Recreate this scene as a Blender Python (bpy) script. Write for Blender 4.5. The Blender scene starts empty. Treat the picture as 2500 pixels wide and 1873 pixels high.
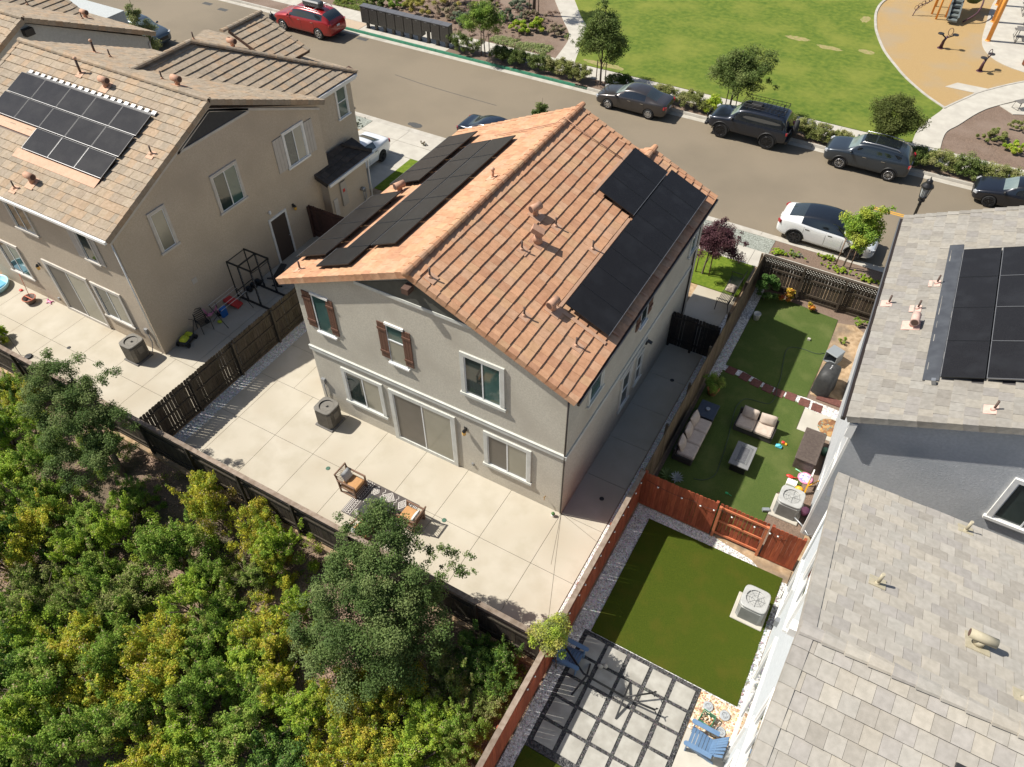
import bpy, bmesh, math, random
import numpy as np
from mathutils import Vector, Matrix, noise
from mathutils.bvhtree import BVHTree
sc = bpy.context.scene
COL = sc.collection
# ---------------------------------------------------------------- camera, light
cd = bpy.data.cameras.new('camera'); cam = bpy.data.objects.new('camera', cd); COL.objects.link(cam); sc.camera = cam
cd.sensor_width = 36; cd.lens = 26.578; cd.clip_start = .1; cd.clip_end = 900
CR = (0.8675, 0.4974, 0.00477); 
def cam_axes(yaw, pitch, roll):
    f = Vector((math.sin(yaw)*math.cos(pitch), math.cos(yaw)*math.cos(pitch), -math.sin(pitch)))
    r = Vector((math.cos(yaw), -math.sin(yaw), 0)); u = r.cross(f)
    return math.cos(roll)*r+math.sin(roll)*u, -math.sin(roll)*r+math.cos(roll)*u, f
cr, cu, cf = cam_axes(-.520823819, .817126459, -.00476970385)
m = Matrix((cr, cu, -cf)).transposed().to_4x4(); m.translation = (5.86403, -13.62798, 22.33378)
cam.matrix_world = m
SUN_AZ = math.radians(16); SUN_EL = math.radians(51)          # light travels towards +x, slightly +y
sdir = Vector((math.cos(SUN_AZ)*math.cos(SUN_EL), math.sin(SUN_AZ)*math.cos(SUN_EL), -math.sin(SUN_EL)))
sl = bpy.data.lights.new('sun', 'SUN'); sl.energy = 5.0; sl.angle = math.radians(.53); sl.color = (1, .955, .88)
so = bpy.data.objects.new('sun', sl); COL.objects.link(so); so.rotation_euler = sdir.to_track_quat('-Z', 'Y').to_euler()
so.location = (-30, -10, 40)
W = bpy.data.worlds.new('World'); sc.world = W; W.use_nodes = True
nt = W.node_tree; bg = nt.nodes['Background']; bg.inputs[1].default_value = .08
sky = nt.nodes.new('ShaderNodeTexSky'); sky.sky_type = 'NISHITA'; sky.sun_disc = False
sky.sun_elevation = SUN_EL; sky.sun_rotation = math.atan2(-sdir.x, -sdir.y)
sky.air_density = 1.0; sky.dust_density = 1.5
nt.links.new(sky.outputs[0], bg.inputs[0])
sc.view_settings.view_transform = 'Standard'; sc.view_settings.look = 'None'
sc.view_settings.exposure = 0.42; sc.view_settings.gamma = 1
sc.render.engine = 'CYCLES'
try:
    sc.cycles.max_bounces = 6; sc.cycles.transparent_max_bounces = 8
except Exception: pass
R_ = random.Random(7)
rad = math.radians
# ---------------------------------------------------------------- materials
MATS = {}
def mat(name, c1, c2=None, scale=4.0, rough=.85, bump=0.0, bscale=60.0, metal=0.0, attr=False, mix=(.35, .65), detail=5.0,
        kind='noise', spec=.5, coat=0.0, trans=0.0, ior=None, c3=None, scale3=.5, mix3=(.45, .7), alpha=1.0, stretch=None):
    if name in MATS: return MATS[name]
    M = bpy.data.materials.new(name); M.use_nodes = True; N = M.node_tree.nodes; L = M.node_tree.links
    b = N['Principled BSDF']; b.inputs['Roughness'].default_value = rough; b.inputs['Metallic'].default_value = metal
    b.inputs['Specular IOR Level'].default_value = spec
    if coat: b.inputs['Coat Weight'].default_value = coat; b.inputs['Coat Roughness'].default_value = .04
    if ior: b.inputs['IOR'].default_value = ior
    if alpha < 1: b.inputs['Alpha'].default_value = alpha
    tc = N.new('ShaderNodeTexCoord'); vec = tc.outputs['Object']
    if stretch:
        mp = N.new('ShaderNodeMapping'); mp.inputs['Scale'].default_value = stretch; L.new(vec, mp.inputs['Vector']); vec = mp.outputs[0]
    out = None
    def tex(sc_, kd):
        if kd == 'voronoi':
            t = N.new('ShaderNodeTexVoronoi'); t.inputs['Scale'].default_value = sc_; L.new(vec, t.inputs['Vector'])
            s = N.new('ShaderNodeSeparateColor'); L.new(t.outputs['Color'], s.inputs[0]); return s.outputs[0], t.outputs['Distance']
        t = N.new('ShaderNodeTexNoise'); t.inputs['Scale'].default_value = sc_; t.inputs['Detail'].default_value = detail; L.new(vec, t.inputs['Vector']); return t.outputs[0], t.outputs[0]
    def ramp(v, a, b_):
        r = N.new('ShaderNodeMapRange'); r.inputs[1].default_value = a; r.inputs[2].default_value = b_; L.new(v, r.inputs[0]); return r.outputs[0]
    if c2 is None:
        rgb = N.new('ShaderNodeRGB'); rgb.outputs[0].default_value = (*c1, 1); out = rgb.outputs[0]
    else:
        f, dist = tex(scale, kind)
        mx = N.new('ShaderNodeMix'); mx.data_type = 'RGBA'; mx.inputs[6].default_value = (*c1, 1); mx.inputs[7].default_value = (*c2, 1)
        L.new(ramp(f, *mix), mx.inputs[0]); out = mx.outputs[2]
    if c3 is not None:
        f3, _ = tex(scale3, 'noise')
        mx = N.new('ShaderNodeMix'); mx.data_type = 'RGBA'; L.new(out, mx.inputs[6]); mx.inputs[7].default_value = (*c3, 1)
        L.new(ramp(f3, *mix3), mx.inputs[0]); out = mx.outputs[2]
    if attr:
        at = N.new('ShaderNodeVertexColor'); at.layer_name = 'Col'
        mx = N.new('ShaderNodeMix'); mx.data_type = 'RGBA'; mx.blend_type = 'MULTIPLY'; mx.inputs[0].default_value = 1
        L.new(out, mx.inputs[6]); L.new(at.outputs[0], mx.inputs[7]); out = mx.outputs[2]
    L.new(out, b.inputs['Base Color'])
    if bump:
        if kind == 'voronoi': _, h = tex(bscale, 'voronoi')
        else: h, _ = tex(bscale, 'noise')
        bp = N.new('ShaderNodeBump'); bp.inputs['Strength'].default_value = bump; bp.inputs['Distance'].default_value = .02
        if kind == 'voronoi': bp.invert = True
        L.new(h, bp.inputs['Height']); L.new(bp.outputs[0], b.inputs['Normal'])
    if trans:
        tr = N.new('ShaderNodeBsdfTranslucent'); L.new(out, tr.inputs[0]); ms = N.new('ShaderNodeMixShader'); ms.inputs[0].default_value = trans
        L.new(b.outputs[0], ms.inputs[1]); L.new(tr.outputs[0], ms.inputs[2]); L.new(ms.outputs[0], N['Material Output'].inputs[0])
    MATS[name] = M; return M
# ---------------------------------------------------------------- objects
def tag(o, label=None, cat=None, group=None, kind=None):
    if label: o['label'] = label
    if cat: o['category'] = cat
    if group: o['group'] = group
    if kind: o['kind'] = kind
    return o
def thing(name, label, cat, loc=(0, 0, 0), rz=0, group=None):
    o = bpy.data.objects.new(name, None); COL.objects.link(o); o.empty_display_size = .2
    o.location = loc; o.rotation_euler = (0, 0, rz)
    return tag(o, label, cat, group)
def copy_tree(o, parent=None):
    c = o.copy(); COL.objects.link(c)
    if parent is not None: c.parent = parent
    for ch in list(o.children): copy_tree(ch, c)
    return c
class MB:
    def cut(s):
        s.cuts.append((len(s.v), len(s.f)))
    def __init__(s): s.cuts = []; s.v = []; s.f = []; s.m = []; s.c = []; s.M = None; s.col = (1, 1, 1); s.sm = []
    def pts(s, P):
        b = len(s.v)
        for p in P:
            p = Vector(p)
            if s.M is not None: p = s.M @ p
            s.v.append(tuple(p)); s.c.append(s.col)
        return b
    def face(s, idx, m=0, sm=False): s.f.append(tuple(idx)); s.m.append(m); s.sm.append(sm)
    def poly(s, P, m=0): b = s.pts(P); s.face(range(b, b+len(P)), m)
    def box(s, x0, x1, y0, y1, z0, z1, m=0):
        if x0 > x1: x0, x1 = x1, x0
        if y0 > y1: y0, y1 = y1, y0
        if z0 > z1: z0, z1 = z1, z0
        b = s.pts([(x0, y0, z0), (x1, y0, z0), (x1, y1, z0), (x0, y1, z0), (x0, y0, z1), (x1, y0, z1), (x1, y1, z1), (x0, y1, z1)])
        for q in ((3, 2, 1, 0), (4, 5, 6, 7), (0, 1, 5, 4), (1, 2, 6, 5), (2, 3, 7, 6), (3, 0, 4, 7)): s.face([b+i for i in q], m)
    def bbox(s, x0, x1, y0, y1, z0, z1, r=.01, m=0):
        """box with chamfered vertical and top edges"""
        P = [(x0+r, y0), (x1-r, y0), (x1, y0+r), (x1, y1-r), (x1-r, y1), (x0+r, y1), (x0, y1-r), (x0, y0+r)]
        cx, cy = (x0+x1)/2, (y0+y1)/2
        Q = [(x+(r if x < cx else -r), y+(r if y < cy else -r)) for x, y in P]
        b = s.pts([(x, y, z0) for x, y in P]+[(x, y, z1-r) for x, y in P]+[(x, y, z1) for x, y in Q])
        n = 8
        for i in range(n):
            j = (i+1) % n; s.face((b+i, b+j, b+n+j, b+n+i), m); s.face((b+n+i, b+n+j, b+2*n+j, b+2*n+i), m)
        s.face([b+2*n+i for i in range(n)], m); s.face([b+i for i in range(n)][::-1], m)
    def obox(s, c, sz, rx=0, ry=0, rz=0, m=0):
        old = s.M; T = Matrix.Translation(c) @ Matrix.Rotation(rz, 4, 'Z') @ Matrix.Rotation(ry, 4, 'Y') @ Matrix.Rotation(rx, 4, 'X')
        s.M = T if old is None else old @ T
        s.box(-sz[0]/2, sz[0]/2, -sz[1]/2, sz[1]/2, -sz[2]/2, sz[2]/2, m); s.M = old
    def beam(s, p, q, w, h, m=0, up=(0, 0, 1)):
        p = Vector(p); q = Vector(q); d = (q-p).normalized(); up = Vector(up)
        if abs(d.dot(up)) > .98: up = Vector((1, 0, 0))
        a = d.cross(up).normalized(); n = a.cross(d)
        P = [o+a*sx*w/2+n*sz*h/2 for o in (p, q) for sx, sz in ((-1, -1), (1, -1), (1, 1), (-1, 1))]
        b = s.pts(P)
        for f in ((0, 1, 2, 3), (7, 6, 5, 4), (0, 4, 5, 1), (1, 5, 6, 2), (2, 6, 7, 3), (3, 7, 4, 0)): s.face([b+i for i in f], m)
    def prism(s, P, h, m=0):
        """polygon of 3-D points extruded by vector h"""
        h = Vector(h); n = len(P); b = s.pts(list(P)+[Vector(p)+h for p in P])
        s.face([b+i for i in range(n)][::-1], m); s.face([b+n+i for i in range(n)], m)
        for i in range(n): j = (i+1) % n; s.face((b+i, b+j, b+n+j, b+n+i), m)
    def tube(s, path, r, n=6, m=0, sm=True, caps=True):
        path = [Vector(p) for p in path]; k = len(path); rr = r if isinstance(r, (list, tuple)) else [r]*k
        rings = []; up = Vector((.13, .27, .95))
        for i, p in enumerate(path):
            d = (path[min(i+1, k-1)]-path[max(i-1, 0)])
            d = d.normalized() if d.length > 1e-9 else Vector((0, 0, 1))
            a = d.cross(up)
            if a.length < .05: a = d.cross(Vector((1, 0, 0)))
            a.normalize(); c = a.cross(d)
            rings.append(s.pts([p+(a*math.cos(2*math.pi*t/n)+c*math.sin(2*math.pi*t/n))*rr[i] for t in range(n)]))
        for i in range(k-1):
            for t in range(n):
                u = (t+1) % n; s.face((rings[i]+u, rings[i]+t, rings[i+1]+t, rings[i+1]+u), m, sm)
        if caps: s.face([rings[0]+t for t in range(n)], m); s.face([rings[-1]+t for t in range(n)][::-1], m)
    def cyl(s, p, r, h, n=16, m=0, r2=None): s.tube([p, (p[0], p[1], p[2]+h)], [r, r if r2 is None else r2], n, m)
    def lathe(s, c, prof, n=16, m=0, axis='z', sm=True):
        rings = []
        for r, h in prof:
            P = []
            for t in range(n):
                a = 2*math.pi*t/n; x, y = r*math.cos(a), r*math.sin(a)
                P.append({'z': (c[0]+x, c[1]+y, c[2]+h), 'y': (c[0]+x, c[1]+h, c[2]+y), 'x': (c[0]+h, c[1]+x, c[2]+y)}[axis])
            rings.append(s.pts(P))
        for i in range(len(prof)-1):
            for t in range(n):
                u = (t+1) % n; s.face((rings[i]+t, rings[i]+u, rings[i+1]+u, rings[i+1]+t), m, sm)
        s.face([rings[0]+t for t in range(n)][::-1], m); s.face([rings[-1]+t for t in range(n)], m)
    def ball(s, c, r, m=0, n=10, k=6):
        r = r if isinstance(r, (tuple, list)) else (r, r, r)
        prof = [(max(math.sin(math.pi*i/k), .01), -math.cos(math.pi*i/k)) for i in range(k+1)]
        rings = [s.pts([(c[0]+r[0]*a*math.cos(2*math.pi*t/n), c[1]+r[1]*a*math.sin(2*math.pi*t/n), c[2]+r[2]*h) for t in range(n)]) for a, h in prof]
        for i in range(k):
            for t in range(n):
                u = (t+1) % n; s.face((rings[i]+t, rings[i]+u, rings[i+1]+u, rings[i+1]+t), m, True)
    def build(s, name, mats, parent=None, world=False, fix=True):
        if s.cuts:
            cs = [(0, 0)]+s.cuts+[(len(s.v), len(s.f))]; s.cuts = []; last = None
            for (v0, f0), (v1, f1) in zip(cs[:-1], cs[1:]):
                if f1 == f0: continue
                q = MB(); q.v = s.v[v0:v1]; q.c = s.c[v0:v1]; q.f = [tuple(i-v0 for i in f) for f in s.f[f0:f1]]; q.m = s.m[f0:f1]; q.sm = s.sm[f0:f1]; last = q.build(name, mats, parent, world, fix)
            return last
        me = bpy.data.meshes.new(name); v = s.v
        if world and parent is not None:
            r = parent
            while r.parent is not None: r = r.parent
            o = r.location; v = [(a-o.x, b-o.y, c-o.z) for a, b, c in v]
        me.from_pydata(v, [], s.f)
        mats = mats if isinstance(mats, (list, tuple)) else [mats]
        for q in mats: me.materials.append(q)
        me.polygons.foreach_set('material_index', s.m); me.polygons.foreach_set('use_smooth', s.sm)
        ca = me.color_attributes.new('Col', 'FLOAT_COLOR', 'POINT')
        ca.data.foreach_set('color', np.array([(*c, 1) for c in s.c], dtype=np.float32).ravel())
        if fix:
            bm = bmesh.new(); bm.from_mesh(me); bmesh.ops.recalc_face_normals(bm, faces=bm.faces); bm.to_mesh(me); bm.free()
        me.update()
        o = bpy.data.objects.new(name, me); COL.objects.link(o)
        if parent is not None: o.parent = parent
        return o
def struct(mb, name, mats, kind='structure'): return tag(mb.build(name, mats), kind=kind)
# ---------------------------------------------------------------- setting materials
m_conc = mat('patio_concrete', (.42, .375, .29), (.485, .44, .355), 1.1, .8, .06, 40, c3=(.365, .31, .225), scale3=.55, mix3=(.5, .78), spec=.3)
m_concg = mat('walk_concrete', (.42, .39, .33), (.49, .46, .39), 1.6, .85, .05, 50, c3=(.42, .385, .33), scale3=.35, mix3=(.55, .8), spec=.3)
m_joint = mat('joint_dirt', (.10, .085, .065), rough=1)
m_asph = mat('asphalt', (.195, .16, .112), (.24, .197, .14), 90, .9, .25, 220, mix=(.3, .7), c3=(.175, .145, .103), scale3=.16, mix3=(.42, .68), spec=.3)
m_tar = mat('asphalt_patch', (.05, .05, .05), (.09, .088, .08), 30, .9, .2, 150)
m_curb = mat('curb_concrete', (.38, .35, .295), (.46, .43, .37), 2.5, .9, .1, 60, c3=(.33, .30, .25), scale3=.8, mix3=(.55, .8))
m_curbg = mat('curb_green_paint', (.025, .15, .085), (.04, .21, .12), 4, .6, .1, 60, c3=(.12, .2, .13), scale3=3, mix3=(.6, .75))
m_yell = mat('yellow_paint', (.62, .33, .035), (.5, .27, .05), 9, .7)
m_gravw = mat('white_gravel', (.30, .29, .27), (.80, .79, .76), 26, .9, .9, 26, kind='voronoi', mix=(.1, .8))
m_gravg = mat('green_gravel', (.17, .18, .15), (.34, .36, .31), 24, .9, .8, 24, kind='voronoi', mix=(.1, .9))
m_pebb = mat('black_pebbles', (.012, .012, .014), (.11, .105, .10), 22, .6, .9, 22, kind='voronoi', mix=(.2, 1))
m_river = mat('river_pebbles', (.32, .17, .08), (.75, .66, .52), 15, .7, .9, 15, kind='voronoi', mix=(.05, .75))
m_turf = mat('artificial_turf', (.036, .060, .005), (.080, .100, .008), 55, .95, .9, 180, mix=(.3, .7), c3=(.088, .085, .010), scale3=1.1, mix3=(.5, .8), spec=.15)
m_turf2 = mat('artificial_turf_worn', (.045, .082, .019), (.115, .15, .036), 60, .95, .9, 180, mix=(.3, .7), c3=(.15, .17, .055), scale3=.9, mix3=(.5, .85), spec=.15)
m_lawn = mat('lawn_grass', (.072, .122, .018), (.155, .195, .03), 2.6, .95, 1.0, 40, mix=(.3, .72), detail=9, c3=(.195, .215, .04), scale3=.35, mix3=(.45, .75), spec=.15)
m_lawns = mat('front_lawn_grass', (.085, .14, .012), (.17, .22, .024), 6, .95, .8, 60, mix=(.3, .72), detail=6, spec=.15)
m_chip = mat('wood_chips', (.29, .185, .075), (.45, .31, .135), 30, .95, .7, 45, mix=(.3, .7), detail=6, c3=(.32, .25, .16), scale3=.3, mix3=(.5, .72))
m_mulch = mat('bark_mulch', (.10, .07, .05), (.25, .17, .12), 22, .95, .9, 30, mix=(.3, .72), detail=7, c3=(.22, .16, .12), scale3=.5)
m_soil = mat('dry_soil', (.30, .20, .11), (.46, .33, .20), 5, .95, .5, 50, c3=(.18, .14, .10), scale3=1.2)
m_litter = mat('leaf_litter', (.13, .085, .06), (.36, .25, .18), 24, .95, 1.0, 30, mix=(.3, .72), detail=8, c3=(.05, .05, .025), scale3=.7, mix3=(.45, .7))
m_sand = mat('decomposed_granite', (.38, .29, .2), (.5, .39, .28), 30, .95, .5, 60)
def cat_rom(P, n=6):
    P = [Vector(p) for p in P]; out = []
    for i in range(len(P)-1):
        p0, p1, p2, p3 = P[max(i-1, 0)], P[i], P[i+1], P[min(i+2, len(P)-1)]
        for k in range(n):
            t = k/n; out.append(.5*((2*p1)+(-p0+p2)*t+(2*p0-5*p1+4*p2-p3)*t*t+(-p0+3*p1-3*p2+p3)*t**3))
    out.append(P[-1]); return out
def flat(name, P, z, m, depth=.06, kind='structure'):
    b = MB(); b.prism([(p[0], p[1], z-depth) for p in P], (0, 0, depth)); return struct(b, name, m, kind)
def rect(name, x0, x1, y0, y1, z, m, depth=.06, kind='structure'):
    b = MB(); b.box(x0, x1, y0, y1, z-depth, z); return struct(b, name, m, kind)
def slabs(name, xs, ys, z, m, gap=.007, depth=.08, skip=None):
    b = MB(); b.box(xs[0], xs[-1], ys[0], ys[-1], z-depth-.02, z-.03, 1)
    for i in range(len(xs)-1):
        for j in range(len(ys)-1):
            if skip and skip(xs[i], ys[j]): continue
            b.box(xs[i]+gap, xs[i+1]-gap, ys[j]+gap, ys[j+1]-gap, z-depth, z, 0)
    return struct(b, name, [m, m_joint])
rect('ground', -260, 260, -160, 320, -1.6, m_soil, .3)
# rear slope below the back fence
b = MB(); nx, ny = 120, 60
def slope_z(x, y): return -.22-.085*(-5.2-y)+.13*noise.noise(Vector((x*.5, y*.5, 0)))*min(1, (-5.2-y)/1.5)
g0 = b.pts([(-60+105*i/nx, -5.2-34*(j/ny), slope_z(-60+105*i/nx, -5.2-34*(j/ny))) for j in range(ny+1) for i in range(nx+1)])
for j in range(ny):
    for i in range(nx): a = g0+j*(nx+1)+i; b.face((a, a+nx+1, a+nx+2, a+1), 0, True)
struct(b, 'rear_slope', m_litter)
rect('block_soil', -75, 70, -5.2, 19.3, -.03, m_soil, .4)
# street, gutters, curbs
rect('street', -130, 90, 19.88, 29.02, -.13, m_asph, .3)
b = MB(); x = -130
while x < 90:
    for (y0, y1) in ((19.45, 19.88), (29.02, 29.42)): b.box(x+.006, x+3.044, y0, y1, -.3, -.122)
    x += 3.05
struct(b, 'gutter', m_curb)
b = MB(); x = -130
while x < 90:
    for (y0, y1, s) in ((19.3, 19.45, 1), (29.42, 29.58, -1)):
        if s == 1 and (-22.8 < x+1.5 < -16.6 or -11 < x+1.5 < -5): b.box(x+.006, x+3.044, y0, y1, -.3, -.085); continue
        if s == -1 and -34.2 < x+1.5 < -12.9: continue
        b.prism([(x+.006, y0 if s < 0 else y1, -.3), (x+.006, y0+.03*0 if s < 0 else y1, -.1), (x+.006, (y0+.035) if s < 0 else y1-.035, .012), (x+.006, y1 if s < 0 else y0, .012), (x+.006, y1 if s < 0 else y0, -.3)], (3.038, 0, 0))
    x += 3.05
struct(b, 'curb', m_curb)
b = MB(); x = -34.0
while x < -13.2:
    x1 = min(x+3.05, -13.2); b.prism([(x+.006, 29.42, -.3), (x+.006, 29.42, -.1), (x+.006, 29.455, .012), (x+.006, 29.58, .012), (x+.006, 29.58, -.3)], (x1-x-.012, 0, 0)); x += 3.05
struct(b, 'green_curb', m_curbg)
b = MB()
for y in (24.70, 24.86): b.box(5.55, 60, y-.05, y+.05, -.13, -.126)
struct(b, 'yellow_centre_line', m_yell)
b = MB(); P = cat_rom([(-25.2, 25.2, 0), (-22.6, 24.95, 0), (-19.9, 24.85, 0), (-17.2, 24.8, 0)], 8)
for i in range(len(P)-1): b.beam((P[i].x, P[i].y, -.129), (P[i+1].x, P[i+1].y, -.129), .045, .008)
struct(b, 'asphalt_crack', m_tar)
def blob(cx, cy, rx, ry, seed, z, n=18):
    r = random.Random(seed); return [(cx+rx*math.cos(2*math.pi*i/n)*r.uniform(.75, 1.1), cy+ry*math.sin(2*math.pi*i/n)*r.uniform(.75, 1.1), z) for i in range(n)]
b = MB(); b.poly(blob(-20.2, 20.3, .55, .28, 3, -.126))
for x0, y0 in ((-32.9, 28.35), (-31.0, 28.5), (-45.5, 27.9), (-43.6, 27.6)): b.poly([(x0, y0, -.126), (x0+.85, y0, -.126), (x0+.85, y0+.4, -.126), (x0, y0+.4, -.126)])
struct(b, 'asphalt_stain', m_tar)
# ---- main lot
XJ = [-13.87, -12.95, -11.1, -9.25, -7.42, -5.6, -3.8, -1.99, -.0, 1.58]
slabs('patio', XJ, [-4.94, -2.23, 0], 0, m_conc)
slabs('side_patio', [-13.87, -12.1, -10.4], [0, 1.9, 3.9, 5.9, 7.9, 9.85, 11.3], 0, m_conc)
slabs('side_walkway', [0, 1.58], [0, 2.03, 4.03, 5.97, 7.9, 9.85], 0, m_conc)
slabs('front_walkway', [-.2, 1.6], [9.85, 12.0, 14.2], 0, m_conc)
rect('patio_edge', 1.6, 1.66, 12.9, 14.2, .0, m_conc)
b = MB()
for p, q in (((0, 0), (1.56, -.42)), ((0, 0), (.62, -1.95)), ((0, 0), (1.56, -4.0))):
    d = (Vector((*q, 0))-Vector((*p, 0))); nrm = Vector((-d.y, d.x, 0)).normalized()*.006
    b.poly([Vector((*p, .003))-nrm, Vector((*q, .003))-nrm, Vector((*q, .003))+nrm, Vector((*p, .003))+nrm])
struct(b, 'patio_saw_cut', m_joint)
m_stn = mat('stone_white', (.55, .54, .51), (.85, .84, .80), 8, .85, attr=True)
def stones(name, boxes, dens, size, m, z, seed, cols, flatn=.55):
    """loose stones lying on a bed: low faceted pebbles"""
    r = random.Random(seed); b = MB()
    for (x0, x1, y0, y1) in boxes:
        for k in range(int((x1-x0)*(y1-y0)*dens)):
            s = r.uniform(*size); cx, cy = r.uniform(x0, x1), r.uniform(y0, y1); a0 = r.uniform(0, 6.28); k5 = r.choice((5, 6)); e = r.uniform(.65, 1)
            b.col = tuple(c*r.uniform(.75, 1.15) for c in r.choice(cols))
            ring = [(s*math.cos(a0+6.283*i/k5)*r.uniform(.8, 1.1), e*s*math.sin(a0+6.283*i/k5)*r.uniform(.8, 1.1)) for i in range(k5)]
            i0 = b.pts([(cx+u, cy+v, z) for u, v in ring]+[(cx+u*.62, cy+v*.62, z+s*flatn*r.uniform(.7, 1.2)) for u, v in ring])
            for i in range(k5): j = (i+1) % k5; b.face((i0+i, i0+j, i0+k5+j, i0+k5+i), 0)
            b.face([i0+k5+i for i in range(k5)], 0)
    o = b.build(name, m, fix=False); return tag(o, kind='stuff')
WH = [(1, 1, 1), (.9, .9, .9), (.72, .71, .69), (1, .98, .94)]
for nm, x0, x1, y0, y1 in (('gravel_strip_left', -14.45, -13.88, -4.94, 9.8), ('gravel_strip_right', 1.6, 2.07, -4.94, 12.9)):
    rect(nm, x0, x1, y0, y1, -.02, m_gravw)
stones('gravel_stones', [(-14.42, -13.89, -4.9, 5.5), (1.62, 2.04, -4.9, 9.8)], 700, (.018, .034), m_stn, -.025, 5, WH)
# ---- left lot
slabs('left_patio', [-31, -29, -27, -25.05, -23.05, -21.2, -19.35, -17.5, -16.0, -14.57], [-4.9, -2.95, -1.16], 0, m_conc)
slabs('left_side_passage', [-18.1, -16.6, -14.57], [-1.16, .95, 2.8, 4.7, 6.6, 8.5], 0, m_conc)
rect('left_front_ground', -31, -14.5, 8.5, 13.4, -.01, m_soil)
# ---- driveway, verge, sidewalk
slabs('driveway', [-22.6, -20.35, -18.1], [13.2, 15.6, 16.8], 0, m_concg)
b = MB()
for x0, x1 in ((-22.6, -19.98), (-19.96, -17.3)): b.prism([(x0, 18.12, 0), (x0, 19.3, -.02), (x0, 19.46, -.1), (x0, 19.46, -.3), (x0, 18.12, -.3)], (x1-x0, 0, 0))
struct(b, 'driveway_apron', m_concg)
slabs('sidewalk_near', [-60+1.55*i for i in range(25)]+[-17.3+1.55*i for i in range(0)], [16.82, 18.1], .001, m_concg, skip=lambda x, y: x > -22.8 and x < -17.3 or x > -22.8)
slabs('sidewalk_near_right', [-17.3+1.55*i for i in range(40)], [16.82, 18.1], .001, m_concg)
rect('gravel_verge', -1.9, 1.95, 18.11, 19.3, -.005, m_gravg)
rect('rock_verge', -60, -22.62, 18.11, 19.3, -.005, m_gravg)
rect('verge_left', -17.28, -1.92, 18.11, 19.3, -.008, m_mulch)
rect('verge_right', 1.97, 60, 18.11, 19.3, -.005, m_mulch)
rect('front_lawn', -1.3, 1.66, 14.22, 16.8, .02, m_lawns)
slabs('driveway_crossing', [-22.6, -20.0, -17.35], [16.82, 18.1], .001, m_concg)
rect('front_lawn_left', -18.08, -14.5, 13.4, 16.78, .03, m_lawns)
rect('main_driveway', -14.5, -1.3, 12.6, 16.8, .0, m_concg)
# ---- upper right neighbour yard
flat('turf_upper', [(2.32, 1.9), (6.2, 1.9), (6.25, 3.5), (6.3, 4.6), (6.95, 4.7), (6.98, 7.83), (6.08, 7.83), (6.08, 9.2), (5.2, 9.25), (4.3, 9.3), (3.4, 9.45), (2.62, 9.5), (2.3, 9.1)], .012, m_turf2)
flat('turf_lower', [(2.62, 9.85), (3.4, 9.82), (4.3, 9.62), (5.2, 9.55), (6.0, 9.65), (6.05, 12.4), (6.0, 14.9), (3.3, 15.15), (2.62, 15.2)], .012, m_turf2)
rect('yard_mulch', 2.2, 7.6, 1.85, 15.5, -.01, m_mulch)
flat('bare_soil', [(6.07, 9.9), (7.5, 9.9), (7.55, 14.4), (6.7, 14.9), (6.03, 14.7)], .004, m_soil)
rect('door_pad', 6.1, 7.5, 7.83, 9.05, .02, m_concg)
rect('side_gravel', 2.2, 2.6, 8.8, 15.4, .0, m_gravw)
flat('step_gravel', [(2.3, 9.1), (2.62, 9.52), (3.4, 9.47), (4.3, 9.32), (5.2, 9.27), (6.1, 9.07), (7.5, 9.07), (7.5, 9.55), (6.0, 9.62), (5.2, 9.53), (4.3, 9.6), (3.4, 9.8), (2.62, 9.83), (2.3, 9.8)], .008, m_gravw)
stones('path_stones', [(6.3, 7.5, 9.0, 9.5), (2.25, 2.6, 8.9, 12.2)], 500, (.018, .034), m_stn, .006, 15, WH)
# ---- near right neighbour yard
rect('yard_gravel', 2.2, 7.6, -3.42, 1.72, -.012, m_gravw)
flat('soil_corner', [(5.0, 1.72), (7.6, 1.72), (7.6, 1.2), (6.9, 1.15), (6.3, 1.5), (5.3, 1.66)], .002, m_soil)
rect('turf_near', 2.76, 7.42, -3.38, 1.31, .014, m_turf)
rect('pebble_bed', 2.55, 6.36, -7.3, -3.4, -.008, m_pebb)
rect('yard_gravel_low', 2.2, 2.58, -9.0, -3.42, -.004, m_gravw)
b = MB()
for i in range(5):
    for j in range(5):
        x0 = 2.72+.72*i+.03*R_.random(); y1 = -3.55-.725*j
        b.M = Matrix.Translation((x0+.3, y1-.31, 0)) @ Matrix.Rotation(R_.uniform(-.02, .02), 4, 'Z'); b.box(-.3, .3, -.31, .31, -.04, .02+R_.uniform(-.004, .004)); b.M = None
tag(b.build('paving_stones', mat('paver', (.315, .30, .26), (.40, .385, .34), 3, .85, .1, 60, c3=(.27, .255, .22), scale3=1.4)), kind='structure')
rect('turf_patch', 2.6, 5.0, -9.0, -7.32, .01, m_turf)
rect('river_pebble_bed', 6.38, 7.62, -4.62, -3.42, -.004, m_river)
rect('rear_door_pad', 6.38, 7.62, -7.5, -4.64, .01, m_concg)
stones('river_pebbles', [(6.4, 7.6, -4.6, -3.45)], 420, (.022, .04), mat('stone_tan', (.5, .4, .28), (.8, .7, .55), 6, .7, attr=True), -.008, 8, [(1, .8, .6), (1, 1, 1), (.6, .42, .3), (1, .9, .75), (.8, .6, .5)])
BK = [(.5, .5, .5), (.22, .22, .23), (.12, .12, .13), (.35, .34, .32)]
stones('black_stones', [(2.57, 2.71, -7.2, -3.45), (2.6, 6.35, -3.54, -3.41)]+[(3.32+.72*i, 3.45+.72*i, -7.2, -3.5) for i in range(5)]+[(2.7, 6.3, -4.28-.725*j, -4.165-.725*j) for j in range(4)], 800, (.016, .03), mat('stone_black', (.12, .12, .125), (.3, .29, .28), 6, .6, attr=True), -.012, 9, BK)
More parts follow.
